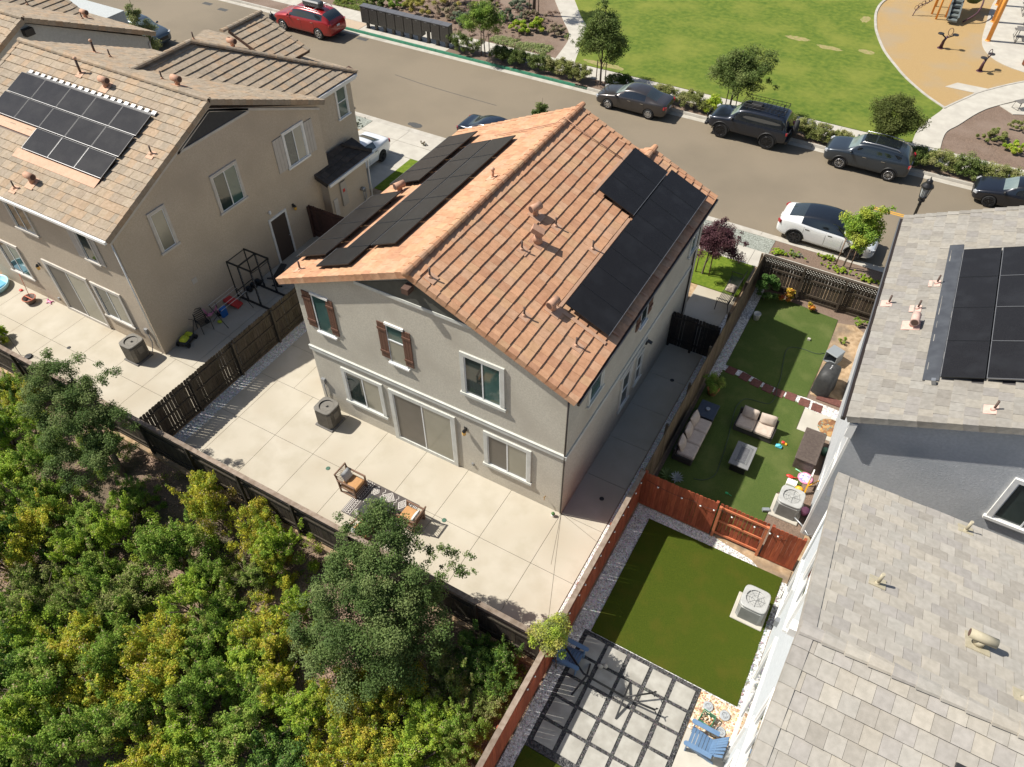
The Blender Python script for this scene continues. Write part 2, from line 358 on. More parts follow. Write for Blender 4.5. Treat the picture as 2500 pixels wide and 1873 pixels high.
stones('yard_stones', [(2.22, 2.76, -3.4, 1.7), (2.7, 5.4, 1.33, 1.72), (2.2, 2.55, -8, -3.4)], 600, (.015, .03), m_stn, -.016, 10, WH)
stones('turf_edge_pebbles', [(7.42, 7.5, -3.35, .6)], 260, (.03, .045), mat('stone_grey', (.3, .29, .28), (.45, .44, .42), 6, .8, attr=True), 0, 12, WH)
# ---- far side: sidewalk, park
slabs('sidewalk_far', [-80+1.55*i for i in range(105)], [30.78, 32.35], .004, m_concg)
rect('planting_strip', -130, 90, 29.58, 30.78, -.006, m_mulch)
slabs('mailbox_pad', [-31.6, -29.7, -27.8, -25.9, -24.1], [29.59, 30.77], .008, m_concg)
rect('granite_patch', -34.1, -31.65, 29.59, 30.77, .002, m_sand)
rect('park_mulch', -130, 90, 32.35, 150, -.02, m_mulch, .3)
edge = [(7.1, 37.66), (6.39, 38.32), (5.66, 39.04), (4.29, 40.76), (3.37, 42.24), (2.26, 44.25), (1.36, 46.55), (.79, 48.46), (.29, 51.33), (.43, 53.91), (1.4, 57.2), (3.4, 61.5), (6, 66)]
pr = [(-15.54, 32.37), (-16.36, 34.89), (-17.0, 36.77), (-17.57, 38.32), (-18.52, 39.49), (-20.47, 42.27), (-23.5, 46.5), (-26, 52), (-27, 60)]
plf = [(-16.98, 32.37), (-17.48, 35.15), (-18.12, 36.6), (-19.52, 38.44), (-21.8, 41.53), (-24.9, 45.8), (-27.5, 51.7), (-28.6, 60)]
E_ = [tuple(p)[:2] for p in cat_rom([(*p, 0) for p in edge])]
PR = [tuple(p)[:2] for p in cat_rom([(*p, 0) for p in pr])]; PL = [tuple(p)[:2] for p in cat_rom([(*p, 0) for p in plf])]
eL = [(6.08, 32.37), (6.15, 34.51), (6.87, 37.03), (7.1, 37.8), (8.22, 40.13), (8.82, 41.22), (10.98, 43.96), (14.5, 47.2), (20, 51)]
eR = [(7.6, 32.37), (7.6, 34.52), (8.14, 35.94), (8.97, 38.13), (9.96, 39.77), (12.3, 42.6), (15.8, 45.8), (21, 49.4)]
EL = [tuple(p)[:2] for p in cat_rom([(*p, 0) for p in eL])]; ER = [tuple(p)[:2] for p in cat_rom([(*p, 0) for p in eR])]
iL = [i for i, p in enumerate(EL) if p[1] < 37.7][-1]
flat('park_lawn', [(-15.5, 32.37)]+[(x, y) for x, y in EL[:iL+1]]+E_[1:]+[(6, 110), (-27, 110)]+PR[::-1], .02, m_lawn)
flat('park_path_left', PL+PR[::-1], .012, m_concg)
flat('park_path_right', EL+ER[::-1], .026, m_concg)
flat('playground_chips', E_+[(6, 110), (60, 110), (60, 51)]+EL[iL:][::-1], .004, m_chip)
b = MB()
for i in range(len(E_)-1): b.beam((*E_[i], -.02), (*E_[i+1], -.02), .17, .16)
i0 = iL
for i in range(i0, len(EL)-1): b.beam((*EL[i], -.01), (*EL[i+1], -.01), .12, .12)
struct(b, 'playground_edging', m_curb)
flat('play_slab', [(6.66, 40.75), (7.27, 41.72), (9.3, 41.75), (8.65, 40.75)], .02, m_concg)
pad = cat_rom([(10.0, 62, 0), (8.2, 59.5, 0), (7.7, 57, 0), (7.72, 52.4, 0), (7.84, 49.3, 0), (8.33, 47.5, 0), (9.3, 46.2, 0), (10.9, 45.4, 0), (14, 44.7, 0), (20, 46, 0)])
flat('picnic_pad', [tuple(p)[:2] for p in pad]+[(40, 50), (40, 62)], .03, m_concg)
flat('bench_pad', [(9.97, 39.7), (10.8, 38.9), (12.4, 39.6), (12.3, 42.6)], .018, m_concg)
for k, (cx, cy, rx, ry, s) in enumerate(((-3.5, 43.5, .9, .4, 1), (-1.2, 43.0, .9, .35, 2), (1.2, 43.6, .6, .35, 3), (-13.6, 33.0, 1.6, .35, 4), (-.1, 49.3, .35, .7, 5))):
    flat('dry_grass_patch', [p[:2] for p in blob(cx, cy, rx, ry, s, 0)], .023, mat('dry_grass', (.33, .25, .12), (.22, .23, .06), 5, .95, .6, 50, mix=(.35, .65)), .002)
# ---------------------------------------------------------------- houses
m_tileM = mat('terracotta_tile', (.45, .255, .148), (.54, .315, .19), 7, .85, .15, 90, attr=True, stretch=(1, 1, 1), spec=.3)
m_tileL = mat('brown_tile', (.31, .245, .17), (.38, .305, .225), 9, .9, .15, 90, attr=True, spec=.3)
m_tileR = mat('grey_tile', (.34, .315, .27), (.40, .37, .32), 8, .9, .12, 90, attr=True, spec=.3)
m_tileU = mat('grey_tile_far', (.25, .232, .20), (.295, .275, .24), 8, .9, .12, 90, attr=True, spec=.3)
m_tileD = mat('dark_tile', (.05, .042, .036), (.075, .062, .052), 6, .9, .1, 90, attr=True)
m_deck = mat('roof_underlay', (.045, .03, .024), rough=.9)
m_fasc = mat('brown_fascia', (.085, .045, .032), (.11, .06, .04), 8, .7)
m_white = mat('white_trim', (.72, .71, .67), (.80, .79, .75), 3, .65, .03, 80)
m_pale = mat('pale_trim', (.50, .50, .45), (.58, .58, .53), 3, .8, .15, 90)
m_taupe_trim = mat('taupe_trim', (.50, .46, .40), (.57, .53, .47), 3, .8, .15, 90)
m_wallM = mat('sage_stucco', (.49, .455, .375), (.585, .545, .455), 18, .95, .55, 55, c3=(.45, .41, .335), scale3=.7, mix3=(.45, .8), spec=.15)
m_wallL = mat('taupe_stucco', (.49, .41, .31), (.57, .485, .375), 18, .95, .5, 55, c3=(.45, .375, .285), scale3=.6, mix3=(.45, .8), spec=.15)
m_wallG = mat('blue_grey_stucco', (.45, .46, .465), (.53, .54, .545), 12, .95, .6, 38, c3=(.35, .37, .385), scale3=.6, mix3=(.45, .8), spec=.15)
m_wallF = mat('pale_grey_stucco', (.40, .42, .41), (.46, .48, .47), 12, .95, .2, 50, spec=.15)
m_wallW = mat('white_grey_stucco', (.50, .53, .54), (.57, .60, .61), 12, .95, .5, 40, spec=.15)
m_gableP = mat('gable_panel_paint', (.075, .075, .062), (.09, .09, .075), 5, .8)
m_gableL = mat('gable_panel_dark', (.045, .045, .045), (.055, .055, .055), 5, .8)
m_shut = mat('brown_shutter', (.105, .048, .03), (.15, .07, .043), 14, .6, .3, 60, stretch=(6, 6, .6))
m_shutL = mat('pale_shutter', (.46, .42, .37), (.5, .46, .41), 4, .7)
m_vinyl = mat('white_vinyl', (.74, .75, .74), rough=.35)
m_gld = mat('glass_dark', (.022, .032, .03), (.036, .052, .046), .9, .04, ior=1.75)
m_glt = mat('glass_teal', (.035, .08, .07), (.065, .125, .11), .8, .05, ior=1.75)
m_glb = mat('glass_blind', (.21, .20, .15), (.25, .24, .185), .9, .12, ior=1.9)
m_screen = mat('insect_screen', (.10, .088, .07), (.12, .105, .085), 2, .45, ior=1.7)
m_panel = mat('solar_cell', (.013, .012, .012), (.018, .017, .0165), 40, .22, spec=.3, c3=(.024, .024, .025), scale3=1.5, mix3=(.5, .85))
m_panelL = mat('solar_cell_dusty', (.022, .022, .023), (.03, .03, .031), 30, .12, spec=.2, c3=(.045, .044, .043), scale3=1.4, mix3=(.45, .85))
m_pframe = mat('panel_frame', (.035, .035, .036), rough=.4, metal=.6)
m_palum = mat('panel_frame_bright', (.22, .22, .22), rough=.4, metal=.5)
m_pinkfl = mat('flashing_terracotta', (.50, .30, .19), (.56, .345, .225), 5, .75)
m_pink = mat('vent_terracotta', (.42, .235, .15), (.50, .29, .19), 9, .8)
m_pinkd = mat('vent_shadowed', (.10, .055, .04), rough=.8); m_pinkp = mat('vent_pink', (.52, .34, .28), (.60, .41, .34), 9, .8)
m_olive = mat('vent_olive', (.36, .32, .22), (.43, .38, .27), 9, .8)
m_vdk = mat('dark_pipe', (.10, .065, .05), rough=.7)
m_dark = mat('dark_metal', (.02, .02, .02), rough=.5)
m_gutter = mat('gutter_dark', (.03, .022, .018), rough=.4)
m_galv = mat('galvanised', (.33, .34, .35), rough=.4, metal=.7)
PALM = [(1, 1, 1), (1.03, .98, .92), (.95, .87, .82), (1.02, 1.04, 1.04), (.95, .98, 1.0), (.98, .91, .86), (1.02, .96, .9), (.91, .83, .8), (1.0, 1.03, .97)]
PALL = [(1, 1, 1), (.93, .92, .92), (1.04, 1.0, .95), (.88, .9, .92), (1.05, .96, .88), (.97, .98, .98)]
PALR = [(1, 1, 1), (.93, .93, .93), (1.04, 1.03, 1.0), (.84, .83, .82), (.97, .98, .99), (1.02, 1, .96), (.90, .90, .93)]
PALD = [(1, 1, 1), (.8, .8, .8), (1.2, 1.15, 1.1)]
class Plane:
    """a roof slope: a = metres along the eave, b = metres up the slope, h = height off it"""
    def __init__(s, P, u, v):
        s.P = Vector(P); s.u = Vector(u).normalized(); s.v = Vector(v).normalized(); s.n = s.u.cross(s.v)
        if s.n.z < 0: s.n = -s.n
    def at(s, a, b, h=0): return s.P+s.u*a+s.v*b+s.n*h
    def box(s, mb, a0, a1, b0, b1, h0, h1, m=0):
        P = [s.at(a, b, h) for h in (h0, h1) for a, b in ((a0, b0), (a1, b0), (a1, b1), (a0, b1))]
        i = mb.pts(P)
        for q in ((3, 2, 1, 0), (4, 5, 6, 7), (0, 1, 5, 4), (1, 2, 6, 5), (2, 3, 7, 6), (3, 0, 4, 7)): mb.face([i+k for k in q], m)
def tiles(mb, pl, blen, lim, pal, tw=.335, tl=.365, hh=.052, seed=1, skip=None, m=0, jit=.006):
    r = random.Random(seed); n = max(1, round(blen/tl)); tl = blen/n
    for j in range(n):
        b0 = j*tl; b1 = min(b0+tl+.05, blen); L0, L1 = lim(b0+tl*.5)
        a = L0+(tw*.5 if j % 2 else 0)-tw; 
        while a < L1:
            x0, x1 = max(a, L0), min(a+tw, L1); a += tw
            if x1-x0 < .04: continue
            if skip and skip((x0+x1)/2, b0+tl/2): continue
            c = r.choice(pal); k = r.uniform(.92, 1.06); mb.col = (c[0]*k, c[1]*k, c[2]*k)
            h = hh+r.uniform(-jit, jit); s = -r.uniform(0, .012); g = .003
            P = [pl.at(x0+g, b0+s, .004), pl.at(x1-g, b0+s, .004), pl.at(x1-g, b1, 0), pl.at(x0+g, b1, 0),
                 pl.at(x0+g, b0+s, h), pl.at(x1-g, b0+s, h), pl.at(x1-g, b1, .006), pl.at(x0+g, b1, .006)]
            i = mb.pts(P)
            for q in ((4, 5, 6, 7), (0, 1, 5, 4), (1, 2, 6, 5), (3, 0, 4, 7)): mb.face([i+t for t in q], m)
    mb.col = (1, 1, 1)
def ridge(mb, p, q, pal, r0=.11, seg=.37, seed=2, lift=.03, n=5, m=0, fz=.9):
    mb.cut(); p, q = Vector(p), Vector(q); L = (q-p).length; d = (q-p).normalized(); side = d.cross(Vector((0, 0, 1))).normalized(); up = side.cross(d)
    rr = random.Random(seed); k = max(1, round(L/seg)); seg = L/k
    for i in range(k):
        c = rr.choice(pal); f = rr.uniform(.92, 1.06); mb.col = (c[0]*f, c[1]*f, c[2]*f)
        for (t0, t1, ra, rb) in ((i*seg, (i+1)*seg+.04, r0+.018, r0-.014),):
            R0 = []
            for t, rad_ in ((t0, ra), (t1, rb)):
                R0.append(mb.pts([p+d*t+side*rad_*1.12*math.cos(math.pi*a/n)+up*(rad_*math.sin(math.pi*a/n)*fz+lift*(.4 if a in (0, n) else 1)-.02) for a in range(n+1)]))
            for a in range(n): mb.face((R0[0]+a, R0[0]+a+1, R0[1]+a+1, R0[1]+a), m, False)
            mb.face([R0[0]+a for a in range(n+1)], m)
    mb.col = (1, 1, 1)
def rake(mb, pl, a, out, b0, b1, pal, w=.17, drop=.17, seg=.365, seed=3, m=0):
    """barge tiles along a verge at coordinate a; out = +1 / -1 is the side that faces away from the roof"""
    mb.cut(); rr = random.Random(seed); k = max(1, round((b1-b0)/seg)); seg = (b1-b0)/k
    for i in range(k):
        c = rr.choice(pal); f = rr.uniform(.9, 1.05); mb.col = (c[0]*f, c[1]*f, c[2]*f)
        s = b0+i*seg; h0 = .062; h1 = .035; e = seg+.045 if i < k-1 else seg
        aw = a-out*w
        def q(aa, bb, hh_): return pl.at(aa, bb, hh_)
        P = [q(aw, s, 0), q(a, s, 0), q(a, s+e, 0), q(aw, s+e, 0), q(aw, s, h0), q(a, s, h0), q(a, s+e, h1), q(aw, s+e, h1)]
        j = mb.pts(P)
        for fa in ((4, 5, 6, 7), (0, 1, 5, 4), (1, 2, 6, 5), (3, 0, 4, 7)): mb.face([j+t for t in fa], m)
        a2 = a+out*.028; a1 = a-out*.004
        P = [q(a1, s, -drop), q(a2, s, -drop), q(a2, s+e, -drop), q(a1, s+e, -drop), q(a1, s, h0+.002), q(a2, s, h0+.002), q(a2-out*.012, s+e, h1+.001), q(a1, s+e, h1+.001)]
        j = mb.pts(P)
        for fa in ((4, 5, 6, 7), (0, 1, 5, 4), (1, 2, 6, 5), (3, 0, 4, 7), (2, 3, 7, 6)): mb.face([j+t for t in fa], m)
    mb.col = (1, 1, 1)
def tf(ax, c):
    return {'y-': lambda a, d, z: (a, c-d, z), 'y+': lambda a, d, z: (a, c+d, z), 'x+': lambda a, d, z: (c+d, a, z), 'x-': lambda a, d, z: (c-d, a, z)}[ax]
def bx(mb, T, a0, a1, d0, d1, z0, z1, m=0):
    p, q = T(a0, d0, z0), T(a1, d1, z1); mb.box(p[0], q[0], p[1], q[1], p[2], q[2], m)
def window(par, T, a0, a1, z0, z1, glass, fw=.13, kind='slider', trim=None, sill=True, dt=.06, sides=True, name='window', mull=.5, split=None, head=True):
    trim = trim or m_pale; f = MB()
    if head: bx(f, T, a0, a1, 0, dt, z1-fw, z1)
    bx(f, T, a0-(.05 if sill else 0), a1+(.05 if sill else 0), 0, dt+(.03 if sill else 0), z0, z0+fw*(.75 if sill else 1))
    if sides: bx(f, T, a0, a0+fw, 0, dt-.002, z0+fw*.75, z1-fw*.99); bx(f, T, a1-fw, a1, 0, dt-.002, z0+fw*.75, z1-fw*.99)
    w = f.build(name, trim, par, world=True)
    s = fw if sides else .02; i0, i1, k0, k1 = a0+s, a1-s, z0+fw*.75, z1-fw
    v = MB(); t = .035
    for q in ((i0, i1, k0, k0+t), (i0, i1, k1-t, k1), (i0, i0+t, k0+t, k1-t), (i1-t, i1, k0+t, k1-t)): bx(v, T, q[0], q[1], 0, .032, q[2], q[3])
    mid = i0+(i1-i0)*mull
    if kind == 'slider': bx(v, T, mid-.022, mid+.022, 0, .036, k0+t, k1-t)
    if kind == 'hung': zm = k0+(k1-k0)*mull; bx(v, T, i0+t, i1-t, 0, .036, zm-.022, zm+.022)
    v.build('sash', m_vinyl, w, world=True)
    gl = glass if isinstance(glass, (tuple, list)) else (glass, glass)
    for k, g_ in enumerate(gl):
        p = MB()
        if kind == 'hung': zm = k0+(k1-k0)*mull; bx(p, T, i0+t, i1-t, 0, .014, (k0+t, zm+.022)[k], (zm-.022, k1-t)[k])
        elif kind == 'slider': bx(p, T, (i0+t, mid+.022)[k], (mid-.022, i1-t)[k], 0, (.014, .02)[k], k0+t, k1-t)
        else:
            if k: continue
            bx(p, T, i0+t, i1-t, 0, .014, k0+t, k1-t)
        p.build('pane', g_, w, world=True)
    return w
def shutter(par, T, a0, a1, z0, z1, m=None, battens=True):
    s = MB(); n = 3; w = (a1-a0)/n
    for i in range(n): bx(s, T, a0+i*w+.005, a0+(i+1)*w-.005, .01, .04, z0, z1)
    if battens:
        for z in (z0+.28, z1-.28): bx(s, T, a0-.005, a1+.005, .04, .065, z-.045, z+.045)
    else: bx(s, T, a0, a1, .008, .03, z0, z1)
    return s.build('shutter', m or m_shut, par, world=True)
def vent_pipe(par, pl, a, b, m=None, mf=None, h=.34, r=.032, fl=True, cap=False):
    c = pl.at(a, b, .03); s = MB()
    if fl: pl.box(s, a-.17, a+.17, b-.22, b+.12, .03, .05, 0)
    s.M = None; s.tube([c+Vector((0, 0, .0)), c+Vector((0, 0, .09))], [.075, .035], 12, 0); 
    s.tube([c, c+Vector((0, 0, h))], r, 10, 1)
    if cap: s.lathe(tuple(c+Vector((0, 0, h-.02))), [(.06, 0), (.08, .04), (.05, .09), (.01, .11)], 12, 0)
    return s.build('vent_pipe', [mf or m_pinkfl, m or m_vdk], par, world=True)
def hood_vent(par, pl, a, b, ang=0, m=None, mf=None, L=.42, r=.13):
    s = MB(); pl.box(s, a-.22, a+.22, b-.3, b+.22, .03, .055, 1)
    c = pl.at(a, b, .05); s.tube([c, c+Vector((0, 0, .2))], .1, 12, 0)
    d = Vector((math.cos(ang), math.sin(ang), 0)); t = c+Vector((0, 0, .27))
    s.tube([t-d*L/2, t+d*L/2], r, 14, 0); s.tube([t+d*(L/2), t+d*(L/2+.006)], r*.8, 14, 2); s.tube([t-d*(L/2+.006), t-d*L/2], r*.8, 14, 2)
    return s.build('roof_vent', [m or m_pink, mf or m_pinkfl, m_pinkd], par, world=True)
def solar(par, pl, a0, a1, b0, b1, h=.15, mc=None, mf=None, bright=''):
    s = MB(); t = .018; g = .008; a0 += g; a1 -= g; b0 += g; b1 -= g
    pl.box(s, a0+t, a1-t, b0+t, b1-t, h, h+.034, 0)
    for q, k in (((a0, a1, b0, b0+t), 'd'), ((a0, a1, b1-t, b1), 'u'), ((a0, a0+t, b0+t, b1-t), 'l'), ((a1-t, a1, b0+t, b1-t), 'r')):
        pl.box(s, *q, h-.004, h+.038, 2 if k in bright else 1)
    return s.build('solar_panel', [mc or m_panel, mf or m_pframe, m_palum], par, world=True)
def rails(par, pl, a0, a1, bs, h=.13, ends=True):
    s = MB()
    for b_ in bs:
        pl.box(s, a0, a1, b_-.02, b_+.02, h-.045, h-.005)
        a = a0+.25
        while a < a1: pl.box(s, a-.02, a+.02, b_-.06, b_+.02, .02, h-.045); a += 1.2
    return s.build('mounting_rail', m_pframe, par, world=True)
def lantern(par, T, a, z, body=(.02, .02, .02)):
    s = MB(); bx(s, T, a-.06, a+.06, 0, .02, z-.02, z+.16); bx(s, T, a-.015, a+.015, .02, .1, z+.1, z+.125)
    c = T(a, .12, z); s.lathe((c[0], c[1], z-.16), [(.02, 0), (.055, .02), (.06, .03), (.075, .2), (.03, .28), (.01, .31)], 8, 0, sm=False)
    s.lathe((c[0], c[1], z-.125), [(.064, 0), (.078, .15)], 8, 1, sm=False)
    return s.build('wall_lantern', [m_dark, mat('amber_glass', (.75, .42, .08), rough=.2)], par, world=True)
# ================= main house
H = thing('main_house', 'grey stucco house with orange tile roof and black solar panels in the centre', 'house', (-5.2, 5.6, 0))
w = MB(); w.prism([(-10.4, 0, -.2), (0, 0, -.2), (0, 0, 5.98), (-5.4, 0, 8.37), (-10.4, 0, 6.16)], (0, 11.35, 0)); 
w.prism([(-5.0, 11.35, -.2), (0, 11.35, -.2), (0, 11.35, 5.98), (-2.53, 11.35, 7.1), (-5.0, 11.35, 6.0)], (0, .55, 0))
w.build('wall', m_wallM, H, world=True)
T = tf('y-', 0); S = tf('x+', 0)
s = MB(); bx(s, T, -10.44, .045, 0, .06, 3.07, 3.24); bx(s, T, -10.45, .06, .0, .075, 3.24, 3.27); bx(s, S, -.0, 11.36, 0, .045, 3.07, 3.25)
s.build('belt_course', m_pale, H, world=True)
s = MB(); bx(s, T, -7.62, -3.30, 0, .055, 7.24, 7.36); s.build('gable_trim', m_pale, H, world=True)
s = MB(); s.prism([(-7.45, 0, 7.36), (-3.42, 0, 7.36), (-5.4, 0, 8.24)], (0, -.03, 0)); s.build('gable_panel', m_gableP, H, world=True)
s = MB(); s.box(-5.5, -5.26, -.34, 0, 7.93, 8.13, 0); s.build('ridge_beam', m_fasc, H, world=True)
cs = math.cos(math.atan(.4425)); sn = math.sin(math.atan(.4425)); SLR = 5.68/cs; SLL = 5.62/cs
RR = Plane((.28, -.15, 6.086), (0, 1, 0), (-cs, 0, sn)); RL = Plane((-11.02, -.15, 6.113), (0, 1, 0), (cs, 0, sn))
rf = MB()
for pl, SL, ex in ((RR, SLR, 1), (RL, SLL, 0)):
    pl.box(rf, 0, 11.5, 0, SL, -.16, -.005, 0)
RR.box(rf, 11.5, 12.12, 0, 3.07, -.16, -.005, 0)
roof = rf.build('roof', m_fasc, H, world=True)
def inR(a, b):   # tiles covered by panels on the right slope
    a -= .15; x = .28-b*cs
    return (2.75 < a < 10.95 and .35 < b < 1.85) or (8.0 < a < 10.7 and 1.85 < b < 3.4)
t = MB(); tiles(t, RR, SLR, lambda b: (0.0, 12.1 if b < 3.05 else 11.5), PALM, seed=11, skip=inR); tiles(t, RL, SLL, lambda b: (0, 11.5), PALM, seed=12)
RW = Plane((-5.0, 11.5, 6.24), (0, 1, 0), (cs, 0, sn)); RW.box(t, 0, .6, 0, 2.7, -.1, -.005, 0); tiles(t, RW, 2.7, lambda b: (0, .6), PALM, seed=13)
t.build('roof_tiles', m_tileM, roof, world=True)
t = MB(); ridge(t, (-5.39, -.2, 8.63), (-5.39, 11.5, 8.63), PALM); ridge(t, (-2.5, 11.2, 7.36), (-2.5, 12.1, 7.36), PALM)
t.lathe((-5.39, -.205, 8.62), [(.01, -.02), (.13, -.015), (.13, .02), (.05, .03)], 14, 0, axis='y')
t.build('ridge_tiles', m_tileM, roof, world=True)
t = MB(); rake(t, RR, 0, -1, 0, SLR-.05, PALM); rake(t, RL, 0, -1, 0, SLL-.05, PALM, seed=5); rake(t, RR, 12.1, 1, 0, 3.0, PALM, seed=6); rake(t, RR, 11.5, 1, 3.1, SLR-.05, PALM, seed=7); rake(t, RL, 11.5, 1, 0, SLL-.05, PALM, seed=8)
t.build('barge_tiles', m_tileM, roof, world=True)
s = MB(); s.box(.27, .35, -.12, 11.9, 5.93, 6.05); s.tube([(.05, 11.25, 5.9), (.05, 11.25, 0)], .035, 6, 0); s.build('gutter', m_gutter, H, world=True)
s = MB(); s.tube([(-.02, -.04, 5.85), (-.02, -.04, .05)], .03, 6, 0); s.build('downspout', m_gutter, H, world=True)
s = MB(); s.box(.355, .37, -.12, 11.9, 6.02, 6.055); s.build('gutter_lip', m_palum, H, world=True)
# windows, rear
window(H, T, -7.0, -4.2, .0, 2.74, (m_screen, m_glb), fw=.17, mull=.5, sill=False, name='sliding_door')
window(H, T, -9.12, -7.27, .9, 2.76, (m_gld, m_glb), fw=.15)
window(H, T, -3.06, -1.22, .9, 2.74, (m_screen, m_glb), fw=.15)
window(H, T, -3.8, -2.2, 4.2, 6.12, (m_gld, m_glt), fw=.15)
window(H, T, -9.74, -8.98, 4.2, 6.02, m_glt, fw=.09, kind='one', sides=False, trim=m_white)
window(H, T, -6.66, -5.92, 4.18, 6.04, (m_glb, m_glt), fw=.09, kind='hung', mull=.62, sides=False, trim=m_white)
for a0, a1 in ((-10.13, -9.77), (-9.1, -8.8), (-6.98, -6.62), (-6.0, -5.67)): shutter(H, T, a0, a1, 4.38, 5.96)
lantern(H, T, -3.79, 2.3)
s = MB(); s.tube([(-.64, 0, .6), (-.64, -.1, .6), (-.62, -.13, .52)], .014, 6, 0); s.tube([(-.64, -.1, .6), (-.64, -.1, .66)], .02, 6, 0); s.build('hose_bib', mat('brass', (.5, .33, .14), rough=.35, metal=.8), H, world=True)
s = MB(); bx(s, T, -3.62, -3.54, 0, .05, .45, .58); bx(s, T, -10.26, -10.1, 0, .1, 1.35, 1.6); s.build('outlet_box', m_galv, H, world=True)
s = MB(); s.tube([(-10.2, -.06, 1.35), (-10.2, -.05, .7), (-10.05, -.15, .4), (-9.95, -.4, .3)], .022, 6, 0); s.build('conduit', m_galv, H, world=True)
# windows, right side
window(H, S, 1.36, 2.5, 4.2, 6.0, m_glt, fw=.13, kind='hung', mull=.5)
window(H, S, 4.48, 5.42, .84, 2.74, m_gld, fw=.13, kind='hung'); window(H, S, 5.86, 6.54, 1.0, 2.56, m_gld, fw=.1, kind='hung')
s = MB(); bx(s, S, 4.25, 6.75, 0, .05, 2.78, 2.9); s.build('window_header', m_pale, H, world=True)
window(H, S, 5.56, 6.2, 4.2, 5.9, m_gld, fw=.1, kind='hung', sides=False, trim=m_white)
shutter(H, S, 5.18, 5.5, 4.4, 5.85); shutter(H, S, 6.26, 6.6, 4.4, 5.85)
window(H, S, 10.4, 11.2, 4.1, 5.9, m_glt, fw=.12, kind='hung')
s = MB(); bx(s, S, 6.56, 6.68, 0, .1, 2.68, 2.8); s.obox((.18, 6.62, 2.84), (.2, .16, .02), ry=.35); s.build('solar_lamp', [m_dark], H, world=True)
# solar, right slope (b measured from eave)
bE = (.28+.04)/cs; bM = (.28+1.58)/cs; bT = (.28+3.02)/cs
for k in range(8): solar(H, RR, 2.62+1.097*k, 2.62+1.097*(k+1), bE, bM-.01, h=.23, bright='d')
for k in range(3): solar(H, RR, 7.95+1.075*k, 7.95+1.075*(k+1), bM+.02, bT, h=.2, bright='d')
rails(H, RR, 2.7, 11.3, (bE+.3, bM-.3)); rails(H, RR, 8.0, 11.1, (bM+.3, bT-.3))
s = MB()
for k in range(9): RR.box(s, 3.05+1.09*k, 3.09+1.09*k, .1, bE+.05, .06, .085)
s.build('rail_stub', m_pink, H, world=True)
s = MB(); RR.box(s, 2.55, 7.9, bM+.02, bM+.13, .045, .06); RR.box(s, 7.85, 11.2, bT+.02, bT+.13, .045, .06); RR.box(s, 2.42, 2.56, .3, bM, .045, .06); s.build('panel_flashing', m_pinkfl, H, world=True)
# solar, left slope: x -> b
bx_ = lambda x: (x+11.02)/cs
for k in range(4): solar(H, RL, 1.0+1.09*k+.08, 1.0+1.09*(k+1)+.08, bx_(-10.93), bx_(-9.5), h=.2, bright='d')
for k in range(4): solar(H, RL, 6.2+1.04*k, 6.2+1.04*(k+1), bx_(-10.7), bx_(-9.25), h=.2, bright='d')
solar(H, RL, .42, 1.52, bx_(-9.4), bx_(-7.93), bright='d')
for k in range(5):
    solar(H, RL, 1.53+1.535*k, 1.53+1.535*(k+1), bx_(-8.93), bx_(-7.93), bright='d'); solar(H, RL, 1.53+1.535*k, 1.53+1.535*(k+1), bx_(-7.89), bx_(-6.86), bright='d')
rails(H, RL, 1.1, 5.5, (bx_(-10.6), bx_(-9.8))); rails(H, RL, 6.2, 10.3, (bx_(-10.4), bx_(-9.6))); rails(H, RL, .5, 9.2, (bx_(-8.7), bx_(-8.2))); rails(H, RL, 1.6, 9.2, (bx_(-7.6), bx_(-7.1)))
for x, y in ((-3.25, 5.2), (-3.53, 3.4), (-1.95, 5.4), (-2.25, 1.25), (-.62, 1.55), (-4.85, .25)): vent_pipe(H, RR, y+.15, (.28-x)/cs)
hood_vent(H, RR, 5.05+.15, (.28+3.95)/cs, ang=rad(70)); hood_vent(H, RR, 2.15+.15, (.28+1.75)/cs, ang=rad(80))
s = MB(); c = RR.at(4.25, (.28+3.35)/cs, .04); RR.box(s, 4.0, 4.5, (.28+3.35)/cs-.25, (.28+3.35)/cs+.25, .03, .05, 0)
s.tube([c, c+Vector((0, 0, .3))], [.17, .1], 14, 0); s.obox(tuple(c+Vector((0, 0, .42))), (.42, .3, .17), ry=.5, rz=.3); s.build('roof_vent', m_pink, H, world=True)
vent_pipe(H, RL, .38+.15, bx_(-10.36)); vent_pipe(H, RL, 5.75+.15, bx_(-5.95), cap=True, h=.3, r=.045, m=m_pink)
hood_vent(H, RL, 5.85, bx_(-10.0), ang=rad(70))
s = MB(); P = [RL.at(9.85, bx_(-8.2), .1), RL.at(9.85, bx_(-6.9), .1), RL.at(9.95, bx_(-5.6), .1), Vector((-5.4, 9.95, 8.82)), RR.at(10.2, (.28+4.7)/cs, .1), RR.at(10.35, (.28+3.1)/cs, .1)]; s.tube(P, .018, 6, 0); s.build('conduit', m_pink, H, world=True)
